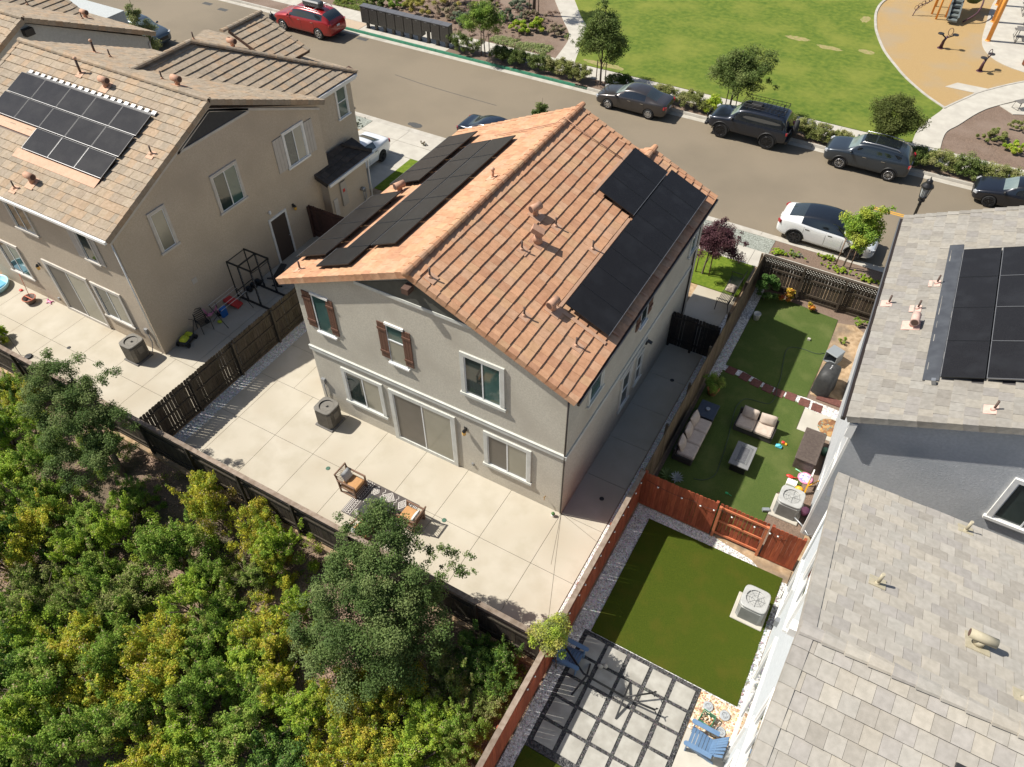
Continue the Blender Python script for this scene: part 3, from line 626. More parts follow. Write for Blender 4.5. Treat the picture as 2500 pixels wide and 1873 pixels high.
# ================= left taupe house
LX, LY = -18.1, -1.16
H = thing('taupe_house', 'taupe stucco house with brown tile roof and panels, left of the centre house', 'house', (-23.5, 4.6, 0))
pt = .415
w = MB(); w.prism([(LX, LY, -.2), (LX, 10.4, -.2), (LX, 10.4, 5.98), (LX, 4.6, 8.37), (LX, LY, 5.98)], (-10.7, 0, 0)); w.prism([(-18.75, 10.2, -.2), (-18.75, 13.6, -.2), (-18.75, 13.6, 5.93), (-18.75, 10.2, 5.93)], (-9, 0, 0))
w.box(-18.6, -17.62, 9.6, 12.5, -.2, 2.55); w.build('wall', m_wallL, H, world=True)
T = tf('y-', LY); S = tf('x+', LX)
c4 = math.cos(math.atan(.435)); s4 = math.sin(math.atan(.435))
SLF = 6.1/c4
RF = Plane((-29.0, -1.5, 6.1), (1, 0, 0), (0, c4, s4)); RB = Plane((-29.0, 10.7, 6.1), (1, 0, 0), (0, -c4, s4))
rf = MB(); RF.box(rf, 0, 11.15, 0, SLF-.03, -.16, -.005); RB.box(rf, 0, 11.15, 0, SLF-.03, -.16, -.005); roof = rf.build('roof', m_fasc, H, world=True)
def inL(a, b): x = a-29; return (-27.1 < x < -19.9 and 3.4 < b+.0 < 5.1) or (-24.1 < x < -19.9 and 2.4 < b < 3.45) or (-26.9 < x < -24.5 and 2.75 < b < 3.1) or (-24.6 < x < -19.95 and 1.72 < b < 2.15)
t = MB(); tiles(t, RF, SLF, lambda b: (0, 11.15), PALL, seed=21, tw=.335, skip=inL); tiles(t, RB, SLF, lambda b: (0, 11.15), PALL, seed=22, tw=.335)
# hipped front wing: right slope, hip and street slope
x0 = -18.5; SW = Plane((x0, 5.2, 6.03), (0, 1, 0), (-c4, 0, s4)); wl = 5.1/c4
tiles(t, SW, wl, lambda b: (max(0, 5.5-b*c4*1.0), 8.75-b*c4), PALL, seed=23, tw=.335)
SWf = Plane((-28.5, 13.97, 6.03), (1, 0, 0), (0, -c4, s4)); tiles(t, SWf, wl, lambda b: (b*c4, 10.2-b*c4), PALL, seed=24)
SX = Plane((-20.6, 11.0, 6.9), (0, 1, 0), (-c4, 0, s4)); tiles(t, SX, 2.7/c4, lambda b: (0, 2.2), PALL, seed=25)
t.build('roof_tiles', m_tileL, roof, world=True)
d = MB(); SW.box(d, 5.5, 8.75, 0, .5, -.16, -.02); i = d.pts([SW.at(8.75, 0, -.03), SW.at(8.75-5.1, wl, -.03), SW.at(0, wl, -.03), SW.at(5.4, 0, -.03)]); d.face((i, i+1, i+2, i+3))
i = d.pts([SWf.at(0, 0, -.03), SWf.at(10.2, 0, -.03), SWf.at(5.1, wl, -.03)]); d.face((i, i+1, i+2)); SX.box(d, 0, 2.2, 0, 2.7/c4, -.15, -.01)
d.build('wing_roof', m_fasc, roof, world=True)
t = MB(); ridge(t, (-28.95, 4.6, 8.78), (-17.85, 4.6, 8.78), PALL); ridge(t, (-23.42, 5.2, 8.3), (-23.42, 8.9, 8.3), PALL, seed=4); ridge(t, (-23.42, 8.9, 8.28), (-18.5, 13.8, 6.08), PALL, seed=5); ridge(t, (-23.3, 10.6, 8.14), (-23.3, 13.2, 8.14), PALL, seed=6)
t.build('ridge_tiles', m_tileL, roof, world=True)
t = MB(); rake(t, RF, 11.15, 1, 0, SLF-.05, PALL); rake(t, RB, 11.15, 1, 0, SLF-.05, PALL, seed=9); rake(t, RF, 0, -1, 0, SLF-.05, PALL, seed=10); rake(t, SX, 2.2, 1, 0, 2.7/c4, PALL, seed=12); t.build('barge_tiles', m_tileL, roof, world=True)
s = MB(); s.box(-29, -17.85, -1.6, -1.5, 5.98, 6.09); s.tube([(-18.16, LY-.05, 5.9), (-18.16, LY-.05, .4)], .035, 6, 0); s.box(-18.5, -18.4, 10.4, 13.8, 5.88, 6.0); s.box(-18.56, -18.5, 10.4, 13.8, 5.75, 5.97); s.build('gutter', m_white, H, world=True)
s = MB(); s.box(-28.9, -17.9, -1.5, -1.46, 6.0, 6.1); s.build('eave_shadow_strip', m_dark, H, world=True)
s = MB()
for (p, q) in (((2.66, 7.42), (4.6, 8.3)), ((4.6, 8.3), (6.5, 7.52)), ((2.66, 7.42), (6.5, 7.42))): s.beam((LX+.03, p[0], p[1]), (LX+.03, q[0], q[1]), .06, .1, up=(0, 0, 1))
for sg in (1, -1):
    s.beam((LX+.03, 4.6, 8.33), (LX+.03, 4.6+sg*5.9, 8.33-5.9*.435), .06, .1)
s.build('gable_trim', m_taupe_trim, H, world=True)
s = MB(); s.prism([(LX, 2.75, 7.46), (LX, 6.45, 7.46), (LX, 4.6, 8.27)], (.02, 0, 0)); s.build('gable_panel', m_gableL, H, world=True)
tt = m_taupe_trim
window(H, T, -24.62, -23.25, 4.15, 5.8, m_gld, fw=.12, trim=tt); window(H, T, -20.45, -19.6, 4.1, 5.8, m_gld, fw=.1, kind='one', trim=tt)
shutter(H, T, -20.85, -20.47, 4.15, 5.8, m_shutL, False); shutter(H, T, -19.58, -19.3, 4.15, 5.8, m_shutL, False)
window(H, T, -27.35, -25.75, .9, 2.78, (m_gld, m_glt), fw=.13, trim=tt); window(H, T, -24.15, -21.35, 0, 2.76, (m_screen, m_glb), fw=.15, trim=tt, sill=False, name='sliding_door')
window(H, T, -21.14, -19.38, .88, 2.74, (m_gld, m_glb), fw=.13, trim=tt)
lantern(H, T, -24.62, 2.2); s = MB(); bx(s, T, -24.6, -24.5, 0, .06, .3, .45); bx(s, T, -18.7, -18.55, 0, .1, 1.0, 1.25); s.tube([(-18.62, LY-.05, 1.0), (-18.6, LY-.05, .5), (-18.5, LY-.25, .2), (-18.75, LY-.4, .15)], .02, 6, 0); s.build('outlet_box', m_galv, H, world=True)
window(H, S, .47, 1.33, 4.1, 5.97, m_glb, fw=.12, kind='one', trim=m_taupe_trim); window(H, S, 3.67, 5.18, 4.05, 5.88, (m_gld, m_glt), fw=.12, trim=tt)
window(H, S, 7.9, 9.3, 3.98, 5.75, (m_gld, m_glb), fw=.12, trim=m_white); shutter(H, S, 7.3, 7.88, 4.08, 5.66, m_shutL, False); shutter(H, S, 9.33, 9.86, 4.05, 5.6, m_shutL, False)
s = MB(); bx(s, S, 5.95, 6.05, 0, .05, 0, 2.3); bx(s, S, 7.0, 7.1, 0, .05, 0, 2.3); bx(s, S, 5.95, 7.1, 0, .055, 2.3, 2.4); dr = s.build('side_door', m_white, H, world=True)
s = MB(); bx(s, S, 6.05, 7.0, 0, .02, .02, 2.3); s.build('door_leaf', mat('door_brown', (.07, .05, .038), rough=.6), dr, world=True); s = MB(); c = S(6.93, .05, 1.05); s.ball(c, .03); s.build('door_knob', m_galv, dr, world=True)
s = MB(); c = S(6.12, .07, 2.75); s.ball(c, (.07, .07, .1)); s.build('wall_lamp', m_white, H, world=True); lantern(H, S, 7.6, 2.2)
s = MB(); bx(s, S, 1.25, 1.5, 0, .02, 2.05, 2.3); s.build('vent_plate', m_taupe_trim, H, world=True)
S2 = tf('x+', -17.62); s = MB(); bx(s, S2, 9.75, 10.05, 0, .04, .5, 1.45); s.build('utility_cover', m_taupe_trim, H, world=True)
s = MB(); bx(s, S2, 10.35, 10.75, 0, .1, .8, 2.1); s.build('electric_panel', mat('panel_beige', (.42, .38, .32), rough=.6), H, world=True)
s = MB(); bx(s, S2, 10.45, 10.6, .1, .108, 1.55, 1.72); bx(s, S2, 9.9, 10.0, .0, .01, 2.2, 2.38); s.build('warning_label', mat('label_red', (.55, .04, .03), rough=.5), H, world=True)
s = MB(); c = S2(11.9, .12, .95); s.lathe(c, [(.06, -.12), (.12, -.08), (.12, .08), (.06, .1)], 12, 0, axis='x'); s.tube([c, (c[0], c[1], 0)], .025, 6, 0); s.tube([(c[0], c[1]+.15, .8), (c[0], c[1]+.15, .4), (c[0], c[1], .3)], .02, 6, 0); s.build('gas_meter', m_galv, H, world=True)
S3 = tf('x+', -18.75); window(H, S3, 12.35, 13.2, 4.15, 5.85, m_glt, fw=.1, kind='hung', trim=m_white)
# porch roof: dark tiles
s5 = .4; PRf = Plane((-17.35, 9.35, 2.62), (0, 1, 0), (-.93, 0, .36)); pm = MB(); tiles(pm, PRf, 1.35, lambda b: (0, 3.5-b*.55), PALD, seed=31, tw=.4, tl=.34); rake(pm, PRf, 0, -1, 0, 1.3, PALD)
PR2 = Plane((-18.7, 12.9, 2.62), (1, 0, 0), (0, -.93, .36)); tiles(pm, PR2, .9, lambda b: (0, 1.3-b), PALD, seed=32, tw=.4, tl=.34); ridge(pm, (-17.38, 12.85, 2.66), (-18.45, 12.0, 3.12), PALD)
PRf.box(pm, 0, 3.5, 0, 1.3, -.1, -.005); pr_ = pm.build('porch_roof', m_tileD, H, world=True)
s = MB(); s.box(-17.36, -17.26, 9.4, 12.9, 2.46, 2.6); s.tube([(-17.5, 12.55, 2.45), (-17.55, 12.55, 0)], .04, 6, 0); s.build('porch_gutter', m_white, H, world=True)
yb = lambda y: (y+1.5)/c4
for k in range(5): solar(H, RF, 1.72+1.525*k, 1.72+1.525*(k+1), yb(2.34), yb(3.29), .12, m_panelL, m_pframe, 'd')
for k in range(5): solar(H, RF, 1.66+1.525*k, 1.66+1.525*(k+1), yb(1.38), yb(2.32), .12, m_panelL, m_pframe, 'd')
for k in range(3): solar(H, RF, 4.65+1.525*k, 4.65+1.525*(k+1), yb(.41), yb(1.35), .12, m_panelL, m_pframe, 'dl')
s = MB(); RF.box(s, 2.0, 4.5, yb(.98), yb(1.36), .035, .05); RF.box(s, 4.35, 9.1, yb(.04), yb(.4), .035, .05); s.build('panel_flashing', m_pinkfl, H, world=True)
s = MB(); RF.box(s, 1.9, 9.45, yb(3.32), yb(3.4), .05, .1)
for k in range(20): RF.box(s, 2.0+.38*k, 2.22+.38*k, yb(3.36), yb(3.5), .06, .12, 1)
s.build('mounting_rail', [m_pframe, m_palum], H, world=True)
hood_vent(H, RF, -22.8+29, yb(3.85), ang=rad(0)); hood_vent(H, RF, -22.75+29, yb(-.6), ang=0); vent_pipe(H, RF, 4.5, yb(4.05), h=.6, r=.05, cap=True); vent_pipe(H, RF, -18.55+29, yb(1.95)); vent_pipe(H, RF, -23.35+29, yb(-1.05))
yB = lambda y: (10.7-y)/c4
vent_pipe(H, RB, 2.0, yB(6.5), h=.5, r=.05, cap=True); vent_pipe(H, RB, 3.0, yB(6.5), fl=False); vent_pipe(H, RB, 7.5, yB(5.5), fl=False); hood_vent(H, RB, 8.7, yB(5.25), ang=0)
vent_pipe(H, SWf, 4.2, 4.6, fl=False); hood_vent(H, SWf, 5.6, 3.6, ang=0)
# ================= far left grey house
H = thing('grey_house', 'pale grey stucco house with brown tile roofs, cut by the top left corner', 'house', (-38, 6, 0))
FX = -31.45; pf = .45; cf_ = math.cos(math.atan(pf)); sf_ = math.sin(math.atan(pf)); SLG = 6.5/cf_
w = MB(); w.prism([(FX, .2, -.2), (FX, 12.5, -.2), (FX, 12.5, 5.6), (FX, 6.35, 8.42), (FX, .2, 5.6)], (-12, 0, 0)); w.prism([(-35.5, 12.5, -.2), (-35.5, 14.4, -.2), (-35.5, 14.4, 5.6), (-35.5, 12.5, 5.6)], (-8, 0, 0)); w.build('wall', m_wallF, H, world=True)
GF = Plane((-44, -.15, 5.75), (1, 0, 0), (0, cf_, sf_)); GB = Plane((-44, 12.85, 5.75), (1, 0, 0), (0, -cf_, sf_))
rf = MB(); GF.box(rf, 0, 12.8, 0, SLG, -.16, -.005); GB.box(rf, 0, 12.8, 0, SLG, -.16, -.005); roof = rf.build('roof', m_fasc, H, world=True)
t = MB(); tiles(t, GF, SLG, lambda b: (2, 12.8), PALL, seed=41, tw=.37); tiles(t, GB, SLG, lambda b: (2, 12.8), PALL, seed=42, tw=.37)
GW = Plane((-33.3, 7.5, 5.85), (0, 1, 0), (-cf_, 0, sf_)); tiles(t, GW, 5, lambda b: (max(0, 4.2-b*.9), 4.1), PALL, seed=43)
GW.box(t, 0, 4.1, 0, 5, -.15, -.01)
t.build('roof_tiles', m_tileL, roof, world=True)
t = MB(); ridge(t, (-42, 6.35, 8.7), (-31.2, 6.35, 8.7), PALL); ridge(t, (-37.8, 8, 7.92), (-37.8, 11.6, 7.92), PALL); t.build('ridge_tiles', m_tileL, roof, world=True)
t = MB(); rake(t, GF, 12.8, 1, 0, SLG-.05, PALL); rake(t, GB, 12.8, 1, 0, SLG-.05, PALL); rake(t, GW, 4.1, 1, 0, 5, PALL); t.build('barge_tiles', m_tileL, roof, world=True)
s = MB(); s.box(FX, FX+.3, 6.15, 6.6, 7.9, 8.2); s.build('ridge_beam', m_dark, H, world=True)
s = MB(); s.tube([(FX+.05, 12.7, 5.6), (FX+.06, 12.4, 5.3), (FX+.06, 12.4, 0)], .045, 6, 0); s.build('downspout', m_white, H, world=True)
window(H, tf('x+', FX), 9.2, 10.5, 3.9, 5.0, m_gld, fw=.14, trim=m_taupe_trim)
s = MB(); c = (FX+.05, 10.9, 4.75); s.ball(c, .1); s.build('wall_lamp', m_taupe_trim, H, world=True)
hood_vent(H, GB, 5.6, 4.2, ang=0); hood_vent(H, GB, 9.9, 1.9, ang=0); vent_pipe(H, GB, 10.6, 2.6, fl=False); vent_pipe(H, GW, 2.2, 3.4, fl=False)
# ================= upper right house
H = thing('blue_grey_house', 'blue-grey stucco house with grey tile roof and dark panels at the right edge', 'house', (11.5, 9, 0))
w = MB(); w.prism([(7.52, 3.33, -.2), (7.52, 3.33, 6.0), (13, 3.33, 8.45), (18.5, 3.33, 6.0), (18.5, 3.33, -.2)], (-.38, 10.4, 0)); w.build('wall', m_wallG, H, world=True)
cu_ = math.cos(math.atan(.45)); su_ = math.sin(math.atan(.45)); SLU = 5.83/cu_
UR = Plane((7.15, 3.1, 6.1), (-.037, 1, 0), (cu_, 0, su_)); UL = Plane((18.83, 3.03, 6.1), (0, 1, 0), (-cu_, 0, su_))
rf = MB(); UR.box(rf, 0, 11.0, 0, SLU, -.16, -.005); UL.box(rf, 0, 11.0, 0, SLU, -.16, -.005); roof = rf.build('roof', mat('fascia_grey', (.06, .055, .055), rough=.7), H, world=True)
ub = lambda x: (x-7.17)/cu_
def inU(a, b): return 1.8 < a < 8.1 and b > ub(9.3)
t = MB(); tiles(t, UR, SLU, lambda b: (0, 11.0), PALR, seed=51, tw=.33, tl=.365, skip=inU); t.build('roof_tiles', m_tileU, roof, world=True)
t = MB(); rake(t, UR, 0, -1, 0, SLU, PALR, w=.2); rake(t, UR, 11.0, 1, 0, SLU, PALR, w=.2); ridge(t, (13, 3, 8.75), (13, 14, 8.75), PALR); t.build('barge_tiles', m_tileU, roof, world=True)
s = MB(); s.beam((7.09, 3.12, 5.99), (6.69, 14.0, 5.99), .1, .12); s.build('gutter', m_gutter, H, world=True)
s = MB()
s.beam((7.025, 3.12, 6.0), (6.625, 14.0, 6.0), .03, .12)
s.build('gutter_lip', m_palum, H, world=True)
s = MB(); UR.box(s, 1.68, 8.75, ub(8.72), ub(9.1), .04, .055); s.build('panel_flashing', mat('flashing_slate', (.045, .048, .055), (.065, .07, .078), 3, .5), H, world=True)
for i in range(3):
    for k in range(4): solar(H, UR, 1.72+1.635*k, 1.72+1.635*(k+1), ub(9.12+.985*i)+.02*i, ub(9.12+.985*(i+1))+.02*i, .13, m_panel, m_pframe, 'd' if i == 0 else 'dl')
for (x, y) in ((7.42, 8.47), (8.22, 8.16), (8.57, 9.53), (10.33, 3.65)): vent_pipe(H, UR, y-3.03, ub(x), mf=m_pinkp)
hood_vent(H, UR, 7.28-3.03, ub(8.2), ang=rad(90), m=m_pinkp, mf=m_pinkp); s = MB(); UR.box(s, 1.5, 1.62, ub(8.95), ub(9.05), .04, .2); s.build('junction_box', m_galv, H, world=True)
T = tf('y-', 3.33); window(H, T, 11.55, 13.3, 4.1, 5.95, (m_gld, m_gld), fw=.14, trim=m_white, dt=.07)
s = MB(); s.box(7.3, 7.5, 3.1, 3.3, 5.35, 5.95); s.build('corner_bracket', m_white, H, world=True)
S = tf('x-', 7.52); window(H, S, 4.3, 5.6, 4.1, 5.9, m_gld, fw=.14, trim=m_white); window(H, S, 8.6, 10.2, 4.1, 5.9, m_gld, fw=.14, trim=m_white)
window(H, S, 7.9, 9.0, 0, 2.5, m_gld, fw=.14, trim=m_white, kind='one', sill=False, name='side_door'); window(H, S, 4.6, 6.2, .9, 2.7, m_gld, fw=.14, trim=m_white); window(H, S, 11, 12.5, .9, 2.7, m_gld, fw=.14, trim=m_white)
s = MB(); bx(s, S, 3.4, 13.7, 0, .06, 3.05, 3.25); bx(s, S, 3.33, 3.5, 0, .07, 0, 5.9); s.build('trim_band', m_white, H, world=True)
T = tf('y-', 3.33); s = MB(); bx(s, T, 7.95, 8.1, 0, .1, 1.15, 1.45); s.build('outlet_box', m_galv, H, world=True); s = MB(); s.tube([(8.0, 3.25, 1.15), (7.98, 3.25, .5), (7.7, 3.2, .2), (7.4, 3.5, .2), (7.1, 3.6, .3)], .03, 6, 0); s.build('conduit', m_galv, H, world=True)
# ================= near right house
H = thing('near_grey_house', 'pale house with light grey tile roof filling the bottom right corner', 'house', (11.5, -4, 0))
pn = .388; cn = math.cos(math.atan(pn)); sn_ = math.sin(math.atan(pn)); ry, rz = -5.22, 8.5
w = MB(); w.prism([(7.62, .65, -.2), (7.62, .65, 5.95), (7.62, ry, 8.25), (7.62, -11, 6.0), (7.62, -11, -.2)], (11, 0, 0)); w.build('wall', m_wallW, H, world=True)
NB = Plane((7.42, .98, 6.1), (1, 0, 0), (0, -cn, sn_)); NF = Plane((7.42, -11.42, 6.1), (1, 0, 0), (0, cn, sn_)); SLN = 6.2/cn
rf = MB(); NB.box(rf, 0, 11, 0, SLN, -.16, -.005); NF.box(rf, 0, 11, 0, SLN, -.16, -.005); roof = rf.build('roof', m_fasc, H, world=True)
t = MB(); tiles(t, NB, SLN, lambda b: (.2, 11), PALR, seed=61, tw=.33); tiles(t, NF, SLN, lambda b: (.2, 11), PALR, seed=62, tw=.335); t.build('roof_tiles', m_tileR, roof, world=True)
t = MB(); ridge(t, (7.42, ry, rz+.03), (18, ry, rz+.03), PALR, r0=.13, seg=.42, lift=.01, fz=.55); t.build('ridge_tiles', m_tileR, roof, world=True)
t = MB(); rake(t, NB, 0, -1, 0, SLN, PALR, w=.27); rake(t, NF, 0, -1, 0, SLN, PALR, w=.27); t.build('barge_tiles', m_tileR, roof, world=True)
s = MB(); s.box(7.42, 18, .98, 1.06, 5.96, 6.06); s.build('gutter', m_gutter, H, world=True)
s = MB(); s.box(7.28, 7.6, ry+.1, ry+.33, 7.86, 8.12); s.build('ridge_beam', m_white, H, world=True)
vent_pipe(H, NB, 1.25, (.98+2.94)/cn, m=m_olive, mf=m_olive, h=.4, r=.04); hood_vent(H, NB, 3.2, (.98+3.5)/cn, ang=rad(0), m=m_olive, mf=m_olive, r=.1, L=.5); vent_pipe(H, NB, 3.1, (.98-.6)/cn, m=m_olive, mf=m_olive, h=.4, r=.04)
vent_pipe(H, NB, 3.95, (.98+4.45)/cn, m=m_olive, mf=m_olive, h=.3)
s = MB(); NF.box(s, 3.05, 4.2, 3.9, SLN-1.0+.0, .05, .13, 0); NF.box(s, 3.13, 4.12, 3.98, SLN-1.08, .1, .14, 1); s.build('skylight', [m_dark, m_gld], H, world=True)
S = tf('x-', 7.62)
window(H, S, -2.9, -1.2, 4.2, 6.1, (m_gld, m_gld), fw=.13, trim=m_white, dt=.07); window(H, S, -7.1, -5.4, 4.2, 6.1, (m_gld, m_gld), fw=.13, trim=m_white, dt=.07)
window(H, S, -5.0, -2.3, 0, 2.7, (m_gld, m_gld), fw=.15, trim=m_white, dt=.07, sill=False, name='sliding_door'); window(H, S, -.7, .4, .9, 2.7, (m_gld, m_gld), fw=.13, trim=m_white, dt=.07); window(H, S, -7.6, -5.6, .9, 2.7, (m_gld, m_gld), fw=.13, trim=m_white, dt=.07)
s = MB(); bx(s, S, .3, .62, 0, .3, 5.7, 5.9); bx(s, S, -1.2, -1.05, 0, .12, 1.3, 1.6); s.build('outlet_box', m_galv, H, world=True)
s = MB(); s.tube([(7.57, .55, 5.9), (7.57, .55, .1)], .04, 6, 0); s.build('downspout', m_white, H, world=True)
# ---------------------------------------------------------------- fences
m_fdk = mat('dark_fence_wood', (.048, .04, .030), (.08, .067, .051), 7, .9, .4, 50, stretch=(3, 3, .35), attr=True, spec=.2)
m_fcap = mat('weathered_cap', (.20, .15, .11), (.29, .23, .18), 6, .9, .4, 40, attr=True, spec=.2)
m_fbr = mat('brown_fence_wood', (.13, .095, .062), (.20, .155, .10), 7, .9, .4, 50, stretch=(3, 3, .35), attr=True, spec=.2)
m_flt = mat('lattice_fence_wood', (.06, .047, .034), (.095, .074, .054), 7, .9, .4, 50, stretch=(3, 3, .35), attr=True, spec=.2)
m_fred = mat('red_stained_wood', (.27, .062, .028), (.37, .095, .042), 8, .75, .3, 50, stretch=(3, 3, .35), attr=True, spec=.3)
m_fblk = mat('black_gate_wood', (.02, .016, .013), (.035, .028, .022), 7, .9, .4, 50, attr=True)
def fence(name, label, cat, ax, c, a0, a1, h, wood, cap=None, side=1, z0=0, lattice=0, dog=True, bw=.14, gap=(.001, .007), slot=.06, posts=2.4, railz=None, kick=True, seed=1, th=.02, rail_m=None, post_h=None):
    """ax 'x': the fence runs along x at y=c; side = which way the rails face"""
    r = random.Random(seed); T = (lambda a, d, z: (a, c+d*side, z)) if ax == 'x' else (lambda a, d, z: (c+d*side, a, z))
    o = thing(name, label, cat, T((a0+a1)/2, 0, z0)); rail_m = rail_m or wood
    hb = h-lattice-(.03 if cap else 0); b = MB(); a = a0
    while a < a1-.02:
        w = min(bw*r.uniform(.96, 1.02), a1-a); g = r.uniform(*gap)
        if r.random() < slot: g = r.uniform(.014, .026)
        k = r.uniform(.75, 1.2); b.col = (k, k*r.uniform(.96, 1.02), k*r.uniform(.92, 1.04)); dz = r.uniform(-.012, .012); lo = z0+(.1 if kick else .02); hi = z0+hb+dz; dd = r.uniform(-.003, .003)
        if dog:
            P = [T(a+g/2, -th+dd, lo), T(a+w-g/2, -th+dd, lo), T(a+w-g/2, -th+dd, hi-.03), T(a+w-g/2-.03, -th+dd, hi), T(a+g/2+.03, -th+dd, hi), T(a+g/2, -th+dd, hi-.03)]
            q0, q1 = T(0, 0, 0), T(0, th, 0); b.prism(P, (q1[0]-q0[0], q1[1]-q0[1], 0))
        else: bx(b, T, a+g/2, a+w-g/2, -th+dd, dd, lo, hi)
        a += w
    b.col = (1, 1, 1); b.build('board_panel', wood, o, world=True)
    b = MB(); zs = railz or (.35, hb-.25)
    for z in zs: bx(b, T, a0, a1, .001, .04, z0+z-.045, z0+z+.045)
    if kick: bx(b, T, a0, a1, -.02, .03, z0-.0, z0+.1)
    b.build('rail', rail_m, o, world=True)
    n = max(1, round((a1-a0)/posts)); 
    for i in range(n+1):
        p = a0+.05+(a1-a0-.1)*i/n; b = MB(); k = r.uniform(.8, 1.1); b.col = (k, k, k); bx(b, T, p-.045, p+.045, .041, .13, z0-.1, z0+(post_h or (h-.03 if cap else h-.06))); b.build('post', rail_m, o, world=True)
    if lattice:
        b = MB(); z1 = z0+hb; z2 = z0+h-.03; L = z2-z1; st = .13; a = a0-L
        bx(b, T, a0, a1, -.03, .04, z1-.005, z1+.03)
        while a < a1:
            for sg in (1, -1):
                s0, s1 = (a, a+L) if sg > 0 else (a+L, a)
                t0 = max(0, (a0-s0)/(s1-s0)) if sg > 0 else max(0, (a1-s0)/(s1-s0) if s0 > a1 else 0)
                t1 = min(1, (a1-s0)/(s1-s0)) if sg > 0 else min(1, (a0-s0)/(s1-s0)) if s1 < a0 else 1
                if t1 <= t0: continue
                p, q = T(s0+(s1-s0)*t0, (0 if sg > 0 else .008), z1+.03+(L-.03)*t0), T(s0+(s1-s0)*t1, (0 if sg > 0 else .008), z1+.03+(L-.03)*t1)
                n0, n1 = T(0, 0, 0), T(0, 1, 0); b.beam(p, q, .007, .05, up=(0, 0, 1))
            a += st
        b.build('lattice_panel', cap or wood, o, world=True)
    if cap:
        b = MB(); a = a0
        while a < a1: e = min(a+posts, a1); k = r.uniform(.8, 1.15); b.col = (k, k, k); bx(b, T, a+.002, e-.002, -.06, .10, z0+h-.03, z0+h); a = e
        b.build('cap_board', cap, o, world=True)
    return o
fence('back_fence', 'long dark wooden fence with a lattice strip and weathered cap between patios and shrub slope', 'fence', 'x', -5.03, -31, 2.1, 1.8, m_fdk, m_fcap, side=-1, lattice=.26, dog=False, seed=3, z0=0, railz=(.3, 1.2), slot=.02)
fence('side_fence', 'dark dog-eared board fence between the left patio and the white gravel strip', 'fence', 'y', -14.5, -4.97, 8.6, 1.8, m_fdk, None, side=1, seed=4, slot=.5, railz=(.3, .95, 1.55))
fence('side_fence', 'weathered brown fence between the grey house walkway and the sofa yard', 'fence', 'y', 2.12, 1.8, 15.55, 1.8, m_fbr, None, side=-1, seed=5)
fence('red_side_fence', 'rusty red fence between the furnished patio and the square turf lawn', 'fence', 'y', 2.13, -10.2, 1.78, 1.8, m_fred, m_fcap, side=-1, seed=6, slot=.25)
fence('red_cross_fence', 'rusty red fence with a gate between the sofa yard and square turf lawn', 'fence', 'x', 1.77, 2.16, 4.75, 1.8, m_fred, None, side=1, seed=7, slot=.05)
fence('red_cross_fence', 'short rusty red fence piece ending at the pale house wall', 'fence', 'x', 1.77, 6.5, 7.6, 1.8, m_fred, None, side=1, seed=8, slot=.05)
fence('red_gate', 'rusty red wooden gate with horizontal rails beside the square turf lawn', 'gate', 'x', 1.83, 4.8, 6.45, 1.75, m_fred, None, side=-1, seed=9, slot=.5, railz=(.15, .85, 1.55), kick=False, posts=1.65, rail_m=mat('bright_red_wood', (.47, .14, .06), (.55, .18, .08), 8, .7, .2, 50, attr=True))
fence('lattice_fence', 'brown fence with a diamond lattice top facing the street behind the sofa yard', 'fence', 'x', 15.5, 2.15, 7.6, 1.75, m_flt, m_flt, side=-1, lattice=.34, dog=False, seed=10, posts=1.75)
fence('side_gate', 'black wooden gate across the shaded walkway beside the centre house', 'gate', 'x', 9.86, .02, 2.05, 1.8, m_fblk, None, side=-1, seed=11, kick=False, posts=1.1)
fence('side_gate', 'dark brown gate between the taupe house and the dark side fence', 'gate', 'x', 8.5, -18.08, -14.6, 1.8, mat('gate_brown', (.075, .035, .025), (.10, .05, .035), 7, .9, .4, 50, attr=True), None, side=-1, seed=12, kick=False)
# string light along the red fences
m_bulb = mat('white_bulb', (.8, .8, .76), rough=.3)
def string_light(label, P, n, seed):
    o = thing('string_light', label, 'string light', P[0]); r = random.Random(seed); pts = []
    for i in range(len(P)-1):
        for k in range(8): t = k/8; p = Vector(P[i]).lerp(Vector(P[i+1]), t); p.z -= .12*math.sin(math.pi*t); pts.append(p)
    pts.append(Vector(P[-1])); b = MB(); b.tube(pts, .006, 4, 0); b.build('cable', m_dark, o, world=True)
    for i in range(n):
        p = pts[int((i+.5)/n*(len(pts)-1))]; b = MB(); b.ball((p.x, p.y, p.z-.045), .035, 0); b.tube([p, p-Vector((0, 0, .03))], .014, 6, 1); b.build('bulb', [m_bulb, m_dark], o, world=True)
string_light('string of round white bulbs hung on the red side fence', [(2.2, 1.6-1.7*i, 1.72) for i in range(6)], 16, 1)
string_light('string of round white bulbs hung across the red cross fence', [(2.3, 1.7, 1.5), (4.0, 1.7, 1.45), (4.9, 1.7, 1.6), (6.4, 1.7, 1.6), (6.9, 1.7, 1.65)], 8, 2)
